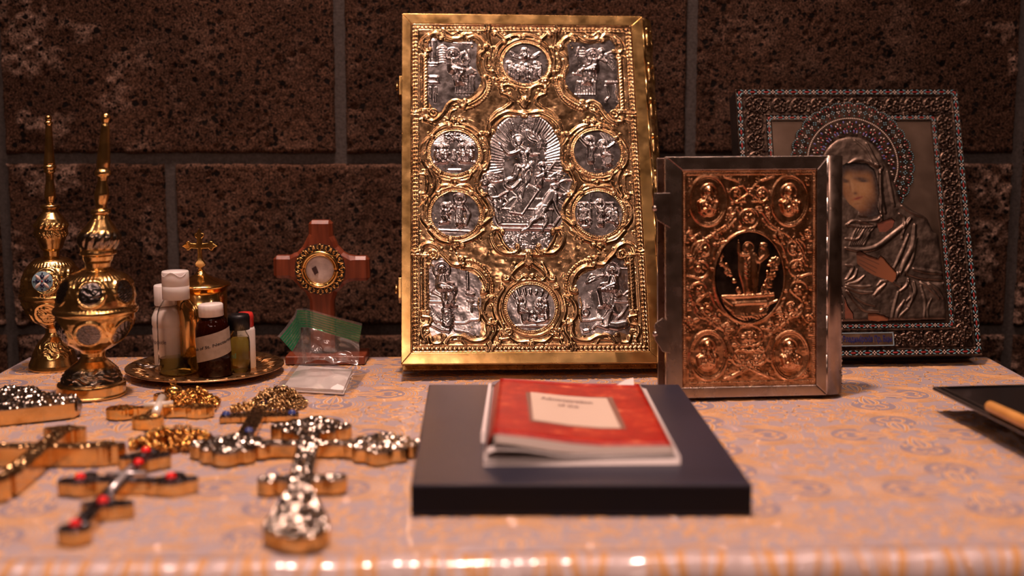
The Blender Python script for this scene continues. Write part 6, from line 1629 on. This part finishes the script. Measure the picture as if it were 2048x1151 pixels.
for nm, U, D_ in (('seal_stripe', gt, gb_), ('flap_seal_stripe', lf_g, lf_b)):
    U = np.array(U); D_ = np.array(D_); ns = 7
    for q in range(ns):
        f0, f1 = q / ns, (q + .68) / ns; sheet(nm, [U * (1 - f0) + D_ * f0, U * (1 - f1) + D_ * f1], GRN, bag, sub=3)
    for q in range(ns): f0, f1 = (q + .68) / ns, (q + 1) / ns; sheet('clear_stripe', [U * (1 - f0) + D_ * f0, U * (1 - f1) + D_ * f1], BAG, bag, sub=3)
low = [B_(606, 722, 1.37), B_(625, 724, 1.372), B_(665, 724, 1.372), B_(716, 736, 1.37)]
mid = [B_(604, 690, yb_ - .002), B_(622, 694, yb_ + .002), B_(662, 700, yb_ + .002), B_(717, 712, yb_)]
sheet('back_film', [gb_, mid, low], BAG, bag, wr=.0055, seed=4, sub=8)
sheet('front_film', [lf_b, [B_(596, 715, 1.345), B_(604, 712, 1.35), B_(612, 708, 1.36), B_(608, 690, 1.37)], [B_(592, 728, 1.34), B_(600, 728, 1.345), B_(608, 727, 1.35), B_(616, 724, 1.36)]], BAG, bag, wr=.002, seed=8, sub=6)
q = [P(552, 775, .0065), P(694, 783, .0065), P(712, 738, .0075), P(592, 728, .0085)]
sheet('film_over_packet', [[q[3] - bo, (q[3] + q[2]) / 2 - bo + [0, 0, .004], q[2] - bo], [(q[0] + q[3]) / 2 - bo + [0, 0, .0015], (q[0] + q[1] + q[2] + q[3]) / 4 - bo + [0, 0, .002], (q[1] + q[2]) / 2 - bo + [0, 0, .001]], [q[0] - bo, (q[0] + q[1]) / 2 - bo, q[1] - bo]], BAG, bag, wr=.0030, seed=12, sub=10)
e1 = [P(700, 782, .0005), P(735, 752, .0005)]
sheet('film_edge', [[q[2] - bo, P(734, 745, .001) - bo], [q[1] - bo, P(712, 776, .0005) - bo]], BAG, bag, wr=.001, seed=3, sub=6)
PKT = mat('white_packet_paper', (.88, .83, .81), .6)
pk = thing('paper_packet', 'flat white paper packet inside the clear zip bag', 'packet', (*P(625, 770)[:2], 0)); po = np.array([*P(625, 770)[:2], 0])
for z0_, z1_, ins in ((.0004, .0022, 0), (.0026, .0042, .0015), (.0044, .0058, .0008)):
    c4 = [P(566, 783) + [ins, 0, 0], P(688, 790) + [-ins, ins, 0], P(705, 748), P(598, 740)]
    MB().prism([tuple((c - po)[:2]) for c in c4], z0_, z1_).build('folded_leaf', PKT, pk, bevel=.0004)

# ------------------------------------------------------------------ navy book
def zat(py, y):       # height of a point seen at row py and standing at distance y
    d = ray(1024, py); return CH + d[2] * y / d[1]


NAVY = mat('navy_cloth', (.020, .019, .036), .5, 0, spec=.35); nn = noise(NAVY, 1500, 2); bump(NAVY, nn.outputs[0], .25, .0003); L(NAVY, ramp(NAVY, noise(NAVY, 14, 4).outputs[0], [(.3, (.012, .012, .027)), (.7, (.022, .020, .038))]).outputs[0], bsdf(NAVY).inputs['Base Color'])
DPAGE = mat('dark_page_edges', (.025, .018, .020), .6)
yb0 = P(820, 1030)[1]; NH = zat(968, yb0)
n4 = [P(821, 968, NH), P(1505, 968, NH), P(1358, 768, NH), P(858, 768, NH)]
nc = sum(n4) / 4
nb = thing('hardcover_book', 'closed navy blue hardcover book lying flat under the red booklet', 'book', (nc[0], nc[1], 0))
loc4 = [(p - nc)[:2] for p in n4]
def quad_in(q, l, r, f, b):    # inset of a quad along its own edges (fractions): left, right, front, back
    q = [np.array(p) for p in q]; fl, fr2, br, bl = q
    def at(u, v): return (fl * (1 - u) + fr2 * u) * (1 - v) + (bl * (1 - u) + br * u) * v
    return [at(l, f), at(1 - r, f), at(1 - r, 1 - b), at(l, 1 - b)]
NB = mat
MB().prism([tuple(p) for p in loc4], NH - .0030, NH).build('front_cover', NAVY, nb, bevel=.0012, seg=3)
MB().prism([tuple(p) for p in loc4], .0004, .0034).build('back_cover', NAVY, nb, bevel=.0012, seg=3)
MB().prism([tuple(p) for p in quad_in(loc4, .0, .0, 0, .992)], .002, NH - .002).build('spine', mat('shaded_navy_cloth', (.007, .006, .010), .6, 0, spec=.2), nb, bevel=.0010, seg=3)  # spine coloured darker than the covers to carry the shade of the front
MB().prism([tuple(p) for p in quad_in(loc4, .016, .016, .006, .012)], .0034, NH - .0030).build('page_block', DPAGE, nb)

# ------------------------------------------------------------------ red booklet with curled leaves
yfb = P(968, 930, NH)[1]; f4 = [P(967, 932, NH), P(1361, 929, NH), P(1292, 782, NH), P(986, 779, NH)]
bc = sum(f4) / 4
bk = thing('red_booklet', 'worn paper booklet with red cover and pale label on the navy book', 'booklet', (bc[0], bc[1], NH))
F4 = [(p - bc)[:2] for p in f4]
RED = mat('red_cover', (.62, .03, .02), .5, 0, spec=.25)
n1_ = noise(RED, 45, 6, rough=.7); r1_ = ramp(RED, n1_.outputs[0], [(.30, (.24, .004, .003)), (.50, (.36, .010, .005)), (.60, (.46, .035, .012)), (.74, (.80, .26, .13))])
L(RED, r1_.outputs[0], bsdf(RED).inputs['Base Color'])
PGW = mat('white_pages', (.74, .66, .64), .7); PGG = mat('grey_pages', (.42, .34, .30), .7); LBL = mat('booklet_label', (.68, .54, .44), .5, 0, coat=.2, coatr=.3); BRN = mat('brown_border', (.20, .09, .065), .5)


def bpt(u, v, z):     # u along the width, v into the depth, z above the navy book
    fl, fr2, br, bl = [np.array(p) for p in F4]; p = (fl * (1 - u) + fr2 * u) * (1 - v) + (bl * (1 - u) + br * u) * v; return (p[0], p[1], z)


def slab(name, lo, hi, mt, v0=0, v1=1, u0=0, u1=1, n=30, par=None, vz=None):
    us = np.linspace(u0, u1, n); vs_ = np.linspace(v0, v1, 12); V = []; 
    for f in (lo, hi):
        for v in vs_:
            for u in us: V.append(bpt(u, v, np.interp(u, *f) * (vz(v) if vz else 1)))
    V = np.array(V); m = len(vs_); a = lambda s, j, i: s * m * n + j * n + i; Fc = []
    for s in (0, 1):
        for j in range(m - 1):
            for i in range(n - 1): Fc.append((a(s, j, i), a(s, j, i + 1), a(s, j + 1, i + 1), a(s, j + 1, i)))
    for j in (0, m - 1):
        for i in range(n - 1): Fc.append((a(0, j, i), a(0, j, i + 1), a(1, j, i + 1), a(1, j, i)))
    for i in (0, n - 1):
        for j in range(m - 1): Fc.append((a(0, j, i), a(0, j + 1, i), a(1, j + 1, i), a(1, j, i)))
    mb = MB(); mb.add(V, Fc); return mb.build(name, mt, par or bk, True)


zf = lambda cy: max(.0002, zat(750 + cy * .205, yfb) - NH)      # height from a row of the enlarged front edge
vz = lambda v: 1 - .58 * v
mmk = lambda pts: (np.array([p[0] for p in pts]), np.array([zf(p[1]) for p in pts]))
U = lambda cx: (cx - 30) / 1925
bot_lo = (np.array([0, 1]), np.array([.0002, .0002]))
sheet_lo = mmk([(U(30), 850), (U(150), 862), (U(500), 868), (U(1955), 868)])
leafs = [(bot_lo, mmk([(U(30), 842), (U(160), 850), (U(420), 846), (U(800), 826), (U(1300), 812), (U(1955), 800)])),
         (mmk([(0, 828), (U(160), 838), (U(420), 836), (U(800), 818), (U(1955), 795)]), mmk([(0, 780), (U(100), 812), (U(260), 818), (U(500), 815), (U(800), 802), (U(1300), 785), (U(1955), 782)])),
         (mmk([(0, 778), (U(90), 735), (U(180), 724), (U(400), 728), (U(640), 765), (U(800), 790), (U(1300), 778), (U(1955), 776)]), mmk([(0, 762), (U(80), 712), (U(180), 700), (U(400), 706), (U(640), 742), (U(800), 765), (U(1300), 762), (U(1955), 765)]))]
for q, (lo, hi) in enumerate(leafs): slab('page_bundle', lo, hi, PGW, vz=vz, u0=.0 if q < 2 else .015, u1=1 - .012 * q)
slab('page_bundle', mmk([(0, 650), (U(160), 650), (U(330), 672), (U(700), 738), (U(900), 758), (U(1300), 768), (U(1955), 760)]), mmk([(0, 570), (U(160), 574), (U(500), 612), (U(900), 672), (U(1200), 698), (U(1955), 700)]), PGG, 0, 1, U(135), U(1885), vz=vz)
cov_lo = mmk([(0, 572), (U(150), 572), (U(500), 610), (U(900), 670), (U(1200), 696), (U(1955), 698)]); cov_hi = (cov_lo[0], cov_lo[1] + .0005)
slab('red_cover', cov_lo, cov_hi, RED, .01, 1.02, U(120), U(1870), vz=vz)
# folded spine edge, loose white leaf at the left, paper tab at the back
spn = MB(); V = []
for v in np.linspace(.04, .99, 10):
    for u, cy in ((U(40), 760), (U(62), 700), (U(90), 640), (U(125), 574)): V.append(bpt(u, v, zf(cy) * vz(v)))
spn.add(V, [(j * 4 + i, j * 4 + i + 1, j * 4 + i + 5, j * 4 + i + 4) for j in range(9) for i in range(3)]); so = spn.build('folded_spine', mat('brown_red_spine', (.33, .06, .04), .45), bk, True); md_ = so.modifiers.new('t', 'SOLIDIFY'); md_.thickness = .0006
slab('loose_leaf', (np.array([-.1, .1]), np.array([.0005, .0009])), (np.array([-.1, .1]), np.array([.008, .009])), PGW, .25, .97, -.028, -.008, 4)
tb_ = MB(); tb_.add([bpt(.80, .99, .0060), bpt(.92, .99, .0060), bpt(.925, 1.05, .0105), bpt(.87, 1.03, .0095)], [(0, 1, 2, 3)]); to = tb_.build('paper_tab', PGW, bk); md_ = to.modifiers.new('t', 'SOLIDIFY'); md_.thickness = .0004
# label
def cz(u, v): return np.interp(u, *cov_hi) * vz(v)
def patch(name, quad, mt, dz, par):
    mb = MB(); n = 12; V = []
    for j in range(n + 1):
        for i in range(n + 1):
            a, b = i / n, j / n; q = (np.array(quad[0]) * (1 - a) + np.array(quad[1]) * a) * (1 - b) + (np.array(quad[3]) * (1 - a) + np.array(quad[2]) * a) * b
            V.append(bpt(q[0], q[1], cz(q[0], q[1]) + dz))
    mb.add(V, [(j * (n + 1) + i, j * (n + 1) + i + 1, (j + 1) * (n + 1) + i + 1, (j + 1) * (n + 1) + i) for j in range(n) for i in range(n)]); return mb.build(name, mt, par, True)


def uv_of(px, py):       # cover coordinates of a point of the photograph
    u, v = .5, .5; fl, fr2, br, bl = [np.array(p) for p in F4]
    for _ in range(40):
        p = P(px, py, NH + cz(u, v))[:2] - bc[:2]; A = np.stack([(fr2 - fl) * (1 - v) + (br - bl) * v, (bl - fl) * (1 - u) + (br - fr2) * u], 1); cur = (fl * (1 - u) + fr2 * u) * (1 - v) + (bl * (1 - u) + br * u) * v
        d = np.linalg.solve(A, p - cur); u += d[0] * .8; v += d[1] * .8
    return (u, v)


cr5 = lambda x, y: uv_of(960 + x * .205, 750 + y * .205)
patch('brown_border', [cr5(485, 450), cr5(1430, 525), cr5(1290, 215), cr5(445, 165)], BRN, .0003, bk)
lab = patch('label', [cr5(520, 440), cr5(1375, 522), cr5(1235, 228), cr5(492, 168)], LBL, .0006, bk)
lq = [np.array(cr5(*p)) for p in ((520, 440), (1375, 522), (1235, 228), (492, 168))]
def lab_xf(V):
    out = []
    for x, y, z in V:
        a, b = x, y; q = (lq[0] * (1 - a) + lq[1] * a) * (1 - b) + (lq[3] * (1 - a) + lq[2] * a) * b; out.append(bpt(q[0], q[1], cz(q[0], q[1]) + .0009 + z * .0001))
    return np.array(out)
INKL = mat('pale_ink', (.26, .17, .15), .6)
text('Administration', INKL, lab, 'lettering', .14, None, width=.66, extrude=0.0, xf=lambda V: lab_xf(np.stack([V[:, 0] + .46, V[:, 1] + .80, V[:, 2]], 1)), bold=.004)
text('of the', INKL, lab, 'lettering', .13, None, width=.26, extrude=0.0, xf=lambda V: lab_xf(np.stack([V[:, 0] + .46, V[:, 1] + .62, V[:, 2]], 1)), bold=.003)

# ------------------------------------------------------------------ crosses lying on the cloth
SIDE = metal('gilt_edge', (.88, .56, .22), (.62, .36, .12), (.14, .30), 60, .06)
TOPS = metal('cast_silver', (.46, .40, .35), (.17, .135, .11), (.14, .30), 200, .1)
RUBY = mat('red_glass', (.90, .006, .006), .25, 0, trans=0, coat=.35, coatr=.05); SAPH = mat('blue_glass', (.05, .08, .32), .08, 0, trans=.3, coat=1, coatr=.03)


def slab_cross(name, label, shapes, h, z0=.0006, topm=None, sidem=None, dens=.5, seed=0, step=.9, amp=1.6, cat='cross', group='crosses lying on the cloth', ridge=True, name_top='cast_top'):
    """shapes in metres on the table: ('c', x, y, rx, ry), ('b', x0, y0, x1, y1, halfwidth) or ('p', [points])"""
    pts = np.array([s[1:3] if s[0] != 'p' else np.mean(s[1], 0) for s in shapes], float); cen_ = pts.mean(0)
    t = thing(name, label, cat, (cen_[0], cen_[1], z0), group=group)
    ext = []
    for s in shapes:
        if s[0] == 'c': ext += [(s[1] - s[3], s[2] - s[4]), (s[1] + s[3], s[2] + s[4])]
        elif s[0] == 'b': ext += [(min(s[1], s[3]) - s[5], min(s[2], s[4]) - s[5]), (max(s[1], s[3]) + s[5], max(s[2], s[4]) + s[5])]
        else: ext += [tuple(p) for p in s[1]]
    e = (np.array(ext) - cen_) * 1000; R = Relief(e[:, 0].min() - 2, e[:, 1].min() - 2, e[:, 0].max() + 2, e[:, 1].max() + 2, step)
    X, Y = np.meshgrid(R.xs, R.ys); D = np.full(X.shape, -9.0)     # rough signed distance, positive inside
    for s in shapes:
        if s[0] == 'c':
            cx, cy = (np.array(s[1:3]) - cen_) * 1000; rx, ry = s[3] * 1000, s[4] * 1000; d = (1 - np.sqrt(((X - cx) / rx) ** 2 + ((Y - cy) / ry) ** 2)) * min(rx, ry)
        elif s[0] == 'b':
            a = (np.array(s[1:3]) - cen_) * 1000; b = (np.array(s[3:5]) - cen_) * 1000; v = b - a; LL = v @ v; u = ((X - a[0]) * v[0] + (Y - a[1]) * v[1]) / LL
            q = np.abs((X - a[0]) * v[1] - (Y - a[1]) * v[0]) / math.sqrt(LL); d = np.minimum(s[5] * 1000 - q, np.minimum(u, 1 - u) * math.sqrt(LL))
        else:
            d = np.where(R.inside((np.array(s[1]) - cen_) * 1000), 2.0, -2.0)
        D = np.maximum(D, d)
    m = D > 0
    B = Relief(R.x0, R.y0, R.xs[-1], R.ys[-1], step); 
    fx_ = lambda zz: (lambda X, Y, H: np.stack([X * .001, Y * .001, zz + H * .001], -1))
    B.mesh('body', fx_(h - .0008), m, sidem or SIDE, t, skirt=-(h - .0008) * 1000)
    g = random.Random(seed); ys, xs = np.nonzero(D > 1.2); 
    if len(xs):
        for _ in range(int(dens * m.sum() * step * step / 9)):
            i = g.randrange(len(xs)); R.blob(R.xs[xs[i]], R.ys[ys[i]], g.uniform(1.2, 2.4), g.uniform(1.2, 2.4), g.uniform(.6, 1.0) * amp)
    if ridge: R.H = np.maximum(R.H, np.where((D > 0) & (D < 2.0), amp * .75 * np.sin(np.clip(D / 2.0, 0, 1) * PI), 0))
    R.H -= .0; R.blur(1)
    R.mesh(name_top, fx_(h - .0004), m, topm or TOPS, t, skirt=-.4)
    return t, cen_


def gem(t, cen_, x, y, z, r, mt, name='red_stone'):
    m = MB(); m.dome((x - cen_[0], y - cen_[1], z), r, r, r * .9, 0, 12); m.tube([(x - cen_[0] + r * 1.15 * math.cos(a), y - cen_[1] + r * 1.15 * math.sin(a), z) for a in np.linspace(0, 2 * PI, 13)[:-1]], .0004, 5, True) if False else None
    return m.build(name, mt, t, True)


XY = lambda px, py, z: tuple(P(px, py, z)[:2])
# large silver hand cross
h = .0100
A = lambda px, py: P(px, py, h)
c_ = A(612, 888); topc = A(622, 856); lc = A(458, 890); rcx = A(768, 888); mid_ = A(603, 960); foot_ = A(590, 1018)
sh = [('b', lc[0], c_[1], rcx[0], c_[1], .0085), ('b', topc[0], topc[1] + .005, foot_[0], foot_[1], .0095)]
def trefoil(c, r): return [('c', c[0], c[1], r * 1.15, r * 1.15), ('c', c[0] - r * 1.32, c[1], r * .50, r * .55), ('c', c[0] + r * 1.32, c[1], r * .50, r * .55), ('c', c[0], c[1] + r * 1.15, r * .6, r * .55), ('c', c[0], c[1] - r * 1.1, r * .62, r * .6), ('c', c[0] - r * .8, c[1] - r * .8, r * .42, r * .42), ('c', c[0] + r * .8, c[1] - r * .8, r * .42, r * .42), ('c', c[0] - r * .8, c[1] + r * .8, r * .42, r * .42), ('c', c[0] + r * .8, c[1] + r * .8, r * .42, r * .42)]
sh += trefoil(lc + [.002, 0, 0], .0195) + trefoil(rcx + [-.002, 0, 0], .0195) + trefoil(topc + [0, .002, 0], .0200)
sh += [('c', mid_[0], mid_[1], .019, .012), ('c', mid_[0] - .024, mid_[1] - .001, .010, .010), ('c', mid_[0] + .024, mid_[1] + .003, .011, .010)]
sh += [('p', [XY(560, 1000, h), XY(528, 1045, h), XY(524, 1062, h), XY(560, 1076, h), XY(592, 1082, h), XY(640, 1074, h), XY(660, 1058, h), XY(655, 1030, h), XY(632, 985, h), XY(612, 965, h), XY(585, 970, h)])]
slab_cross('hand_cross', 'large silver and gilt blessing cross with trefoil ends, nearest the navy book', sh, h, .0012, dens=.62, seed=3, amp=3.0)
# red stone cross
h = .0095; A = lambda px, py: P(px, py, h)
l_, r_, tp_, ct, lo_, ft = A(168, 960), A(345, 960), A(290, 912), A(258, 952), A(210, 1008), A(150, 1056)
sh = [('b', l_[0], l_[1], r_[0], r_[1], .0065), ('b', tp_[0], tp_[1], ft[0], ft[1], .0065)]
for c, r in ((l_, .0135), (r_, .0135), (tp_, .0145)): sh += [('c', c[0], c[1], r, r), ('c', c[0] - r * .9, c[1] - r * .2, r * .55, r * .55), ('c', c[0] + r * .9, c[1] + r * .2, r * .55, r * .55), ('c', c[0], c[1] + r, r * .5, r * .5)]
sh += [('c', lo_[0], lo_[1], .013, .011), ('c', lo_[0] - .012, lo_[1], .006, .006), ('c', lo_[0] + .014, lo_[1] + .001, .007, .007), ('c', ft[0], ft[1], .012, .011)]
t, cn = slab_cross('pectoral_cross', 'gilt and dark silver cross set with red stones in the left foreground', sh, h, topm=metal('dark_cast_silver', (.20, .18, .19), (.07, .06, .065), (.15, .35), 200, .1), dens=.9, seed=5, amp=2.0, group='crosses lying on the cloth')
for px, py in ((292, 900), (277, 924), (160, 953), (342, 952), (206, 1000), (150, 1046)): q = P(px, py, h + .002); gem(t, cn, q[0], q[1], h + .0012, .0042, RUBY)
m = MB(); q0, q1, q2, q3 = P(212, 952, h + .001), P(292, 950, h + .001), P(262, 938, h + .001), P(222, 985, h + .001)
for a, b, r in ((q0, q1, .0019), (q2, q3, .0024)): m.tube([(a[0] - cn[0], a[1] - cn[1], h + .0022), (b[0] - cn[0], b[1] - cn[1], h + .0022)], r, 8)
m.build('pale_figure', mat('pale_metal', (.72, .68, .70), .28, .6), t, True)
# left gold cross
h = .0150; A = lambda px, py: P(px, py, h)
ct, rr_c, tt_c, ll_c, bb_c = A(92, 893), A(205, 890), A(128, 858), A(-40, 893), A(10, 955)
sh = [('b', ll_c[0], ct[1], rr_c[0], ct[1], .0085), ('b', tt_c[0], tt_c[1], bb_c[0], bb_c[1], .0085), ('b', bb_c[0], bb_c[1], bb_c[0] - .04, bb_c[1] - .05, .010)]
for c in (rr_c, tt_c): sh += [('c', c[0], c[1], .0125, .0115), ('c', c[0] + .013, c[1], .0065, .007), ('c', c[0] - .012, c[1], .006, .006)]
slab_cross('altar_cross', 'thick plain gilt cross at the left edge of the table', sh, h, topm=metal('worn_gilt_top', (.72, .46, .22), (.38, .22, .11), (.14, .3), 120, .1), dens=.5, seed=8, amp=2.4)
# left silver topped reliquary
h = .0145; A = lambda px, py: P(px, py, h)
q = [A(-60, 828), A(150, 806), A(161, 797), A(150, 789), A(85, 786), A(76, 773), A(10, 771), A(-20, 786), A(-60, 790)]
sh = [('p', [tuple(p[:2]) for p in q])]
t, cn = slab_cross('reliquary', 'thick silver topped gilt reliquary behind the plain gilt cross at left edge', sh, h, dens=.35, seed=12, amp=3.0, cat='reliquary', group=None, ridge=True)
e = P(158, 812, .010); m = MB(); m.dome((0, 0, 0), .0045, .0065, .003, 0, 16, (np.array([0, 1., 0]), np.array([0, 0, 1.]), np.array([1., 0, 0]))); o = m.build('end_boss', S_DARK, t, True); o.location = (e[0] - cn[0] - .001, e[1] - cn[1] + .003, .010)


def rolo(name, cx, cy, rx, ry, hz, n, r, mt, seed, parent):
    """heap of small round links"""
    g = random.Random(seed); mb = MB()
    for k in range(n):
        a = g.uniform(0, 2 * PI); q = math.sqrt(g.random()); x = cx + rx * q * math.cos(a); y = cy + ry * q * math.sin(a); z = hz * (1 - q * q) * g.random() ** .6 + r * .5
        ax = Vector((g.uniform(-1, 1), g.uniform(-1, 1), g.uniform(-.7, 1))).normalized(); u = ax.orthogonal().normalized(); v = ax.cross(u)
        mb.tube([np.array([x, y, z]) + r * (math.cos(b) * np.array(u) + 1.0 * math.sin(b) * np.array(v)) for b in np.linspace(0, 2 * PI, 8)[:-1]], r * .30, 5, True)
    return tag(mb.build(name, mt, parent, True), kind='stuff')


# gold pectoral cross with chain
CHG = metal('chain_gold', (.90, .50, .15), (.62, .30, .07), (.06, .16), 100, .0)
h = .0085; A = lambda px, py: P(px, py, h)
l_, r_, b_, tp_, ct = A(243, 817), A(398, 814), A(296, 836), A(336, 790), A(316, 812)
sh = [('b', l_[0], l_[1], r_[0], r_[1], .0060), ('b', tp_[0], tp_[1], b_[0], b_[1], .0062), ('c', l_[0], l_[1], .0145, .0125), ('c', r_[0], r_[1], .0145, .0125), ('c', b_[0], b_[1], .0150, .0125), ('c', tp_[0], tp_[1], .0145, .0125)]
GTOP = metal('bright_gold_top', (.95, .60, .22), (.75, .40, .12), (.10, .22), 90, .05)
t, cn = slab_cross('pectoral_cross', 'bright gold cross with white centre and a heaped gold chain below the tray', sh, h, topm=GTOP, sidem=G_BRIGHT, dens=1.2, seed=15, amp=2.2)
m = MB()
for a, b, r in ((P(288, 816, h), P(346, 812, h), .0032), (P(324, 800, h), P(312, 830, h), .0042)): m.tube([(a[0] - cn[0], a[1] - cn[1], h + .002), (b[0] - cn[0], b[1] - cn[1], h + .002)], r, 8)
m.build('white_figure', mat('white_gilt', (.9, .82, .72), .25, .3), t, True)
q = P(347, 776, .012); m = MB(); m.dome((q[0] - cn[0], q[1] - cn[1], .004), .011, .009, .012, 0, 14); pdn = m.build('loop_crown', G_BRIGHT, t, True)
m = MB(); m.tube([(q[0] - cn[0] + .003 * math.cos(a), q[1] - cn[1], .018 + .003 * math.sin(a)) for a in np.linspace(0, 2 * PI, 13)[:-1]], .0007, 6, True); m.build('ring', G_BRIGHT, pdn, True)
q = P(385, 802, .006); rolo('chain', q[0] - cn[0], q[1] - cn[1], .026, .034, .016, 340, .0027, CHG, 3, t)
q = P(352, 884, .004); t2 = thing('gold_chain', 'loose heap of fine gold chain between the bright gold and red stone crosses', 'chain', (q[0], q[1], .0005)); rolo('links', 0, 0, .040, .020, .014, 210, .0038, CHG, 4, t2)
# blue stone cross
h = .005; A = lambda px, py: P(px, py, h)
l_, r_, tp_, lo_, ct = A(440, 832), A(598, 828), A(530, 797), A(478, 893), A(514, 830)
sh = [('b', l_[0], l_[1], r_[0], r_[1], .0080), ('b', tp_[0], tp_[1] + .004, lo_[0], lo_[1], .0080)]
t, cn = slab_cross('pectoral_cross', 'flat square ended gilt cross with blue stones and a dark gold chain', sh, h, topm=metal('dark_gilt_top', (.45, .30, .16), (.16, .10, .06), (.18, .35), 150, .1), dens=.5, seed=18, amp=1.2)
for px, py in ((452, 824), (527, 801), (584, 822), (498, 857)): q = P(px, py, h + .003); gem(t, cn, q[0], q[1], h + .0006, .0042, SAPH, 'blue_stone')
q = P(556, 800, .006); rolo('chain', q[0] - cn[0], q[1] - cn[1], .028, .026, .017, 330, .0026, metal('dark_gold_chain', (.62, .42, .20), (.35, .22, .10), (.15, .3), 100, .05), 6, t)
q = P(495, 812, .004); rolo('chain', q[0] - cn[0], q[1] - cn[1], .016, .010, .005, 60, .0026, G_OLD, 7, t)

# ------------------------------------------------------------------ black dish board and wooden stick at the right
ZB = .024
q = [P(1864, 772, ZB), P(1990, 766, ZB) + [.12, .004, 0], P(1990, 766, ZB) + [.12, -.16, 0], P(1864, 772, ZB) + (P(2048, 862, ZB) - P(1864, 772, ZB)) * 1.5]
dc = sum(q) / 4
LAC = mat('black_lacquer', (.012, .010, .010), .28, 0, coat=.5, coatr=.1); nn = noise(LAC, 400, 3); bump(LAC, nn.outputs[0], .12, .0004)
bd = thing('black_tray', 'black lacquered flat tray standing proud of the cloth at the right edge', 'tray', (dc[0], dc[1], 0))
ql = [tuple((p - dc)[:2]) for p in q]
MB().prism(ql[::-1], ZB - .004, ZB).build('board', LAC, bd, bevel=.0018, seg=3)
qi = quad_in(ql, .03, .03, .04, .04); rim = MB(); 
rim.tube([(p[0], p[1], ZB + .0008) for p in qi], .0013, 8, True); rim.build('raised_rim', LAC, bd, True)
MB().prism([tuple(p) for p in quad_in(ql, .45, .1, .35, .25)][::-1], .0004, ZB - .004).build('foot', LAC, bd)
a, b = P(1977, 812, ZB + .006), P(2060, 850, ZB + .006)
ST_W = mat('honey_wood', (.62, .30, .07), .4, 0, coat=.2); nn = noise(ST_W, 40, 4); L(ST_W, ramp(ST_W, nn.outputs[0], [(.3, (.50, .22, .045)), (.7, (.72, .36, .10))]).outputs[0], bsdf(ST_W).inputs['Base Color'])
d = (b - a); d[2] = 0; d /= np.linalg.norm(d)
stk = thing('wooden_stick', 'round honey coloured wooden stick lying on the black tray', 'stick', (a[0], a[1], ZB + .0066))
m = MB(); m.tube([d * s for s in (0, .0008, .0022, .05, .10, .14)], [.0025, .0042, .0050, .0052, .0052, .0050], 16); m.build('shaft', ST_W, stk, True)
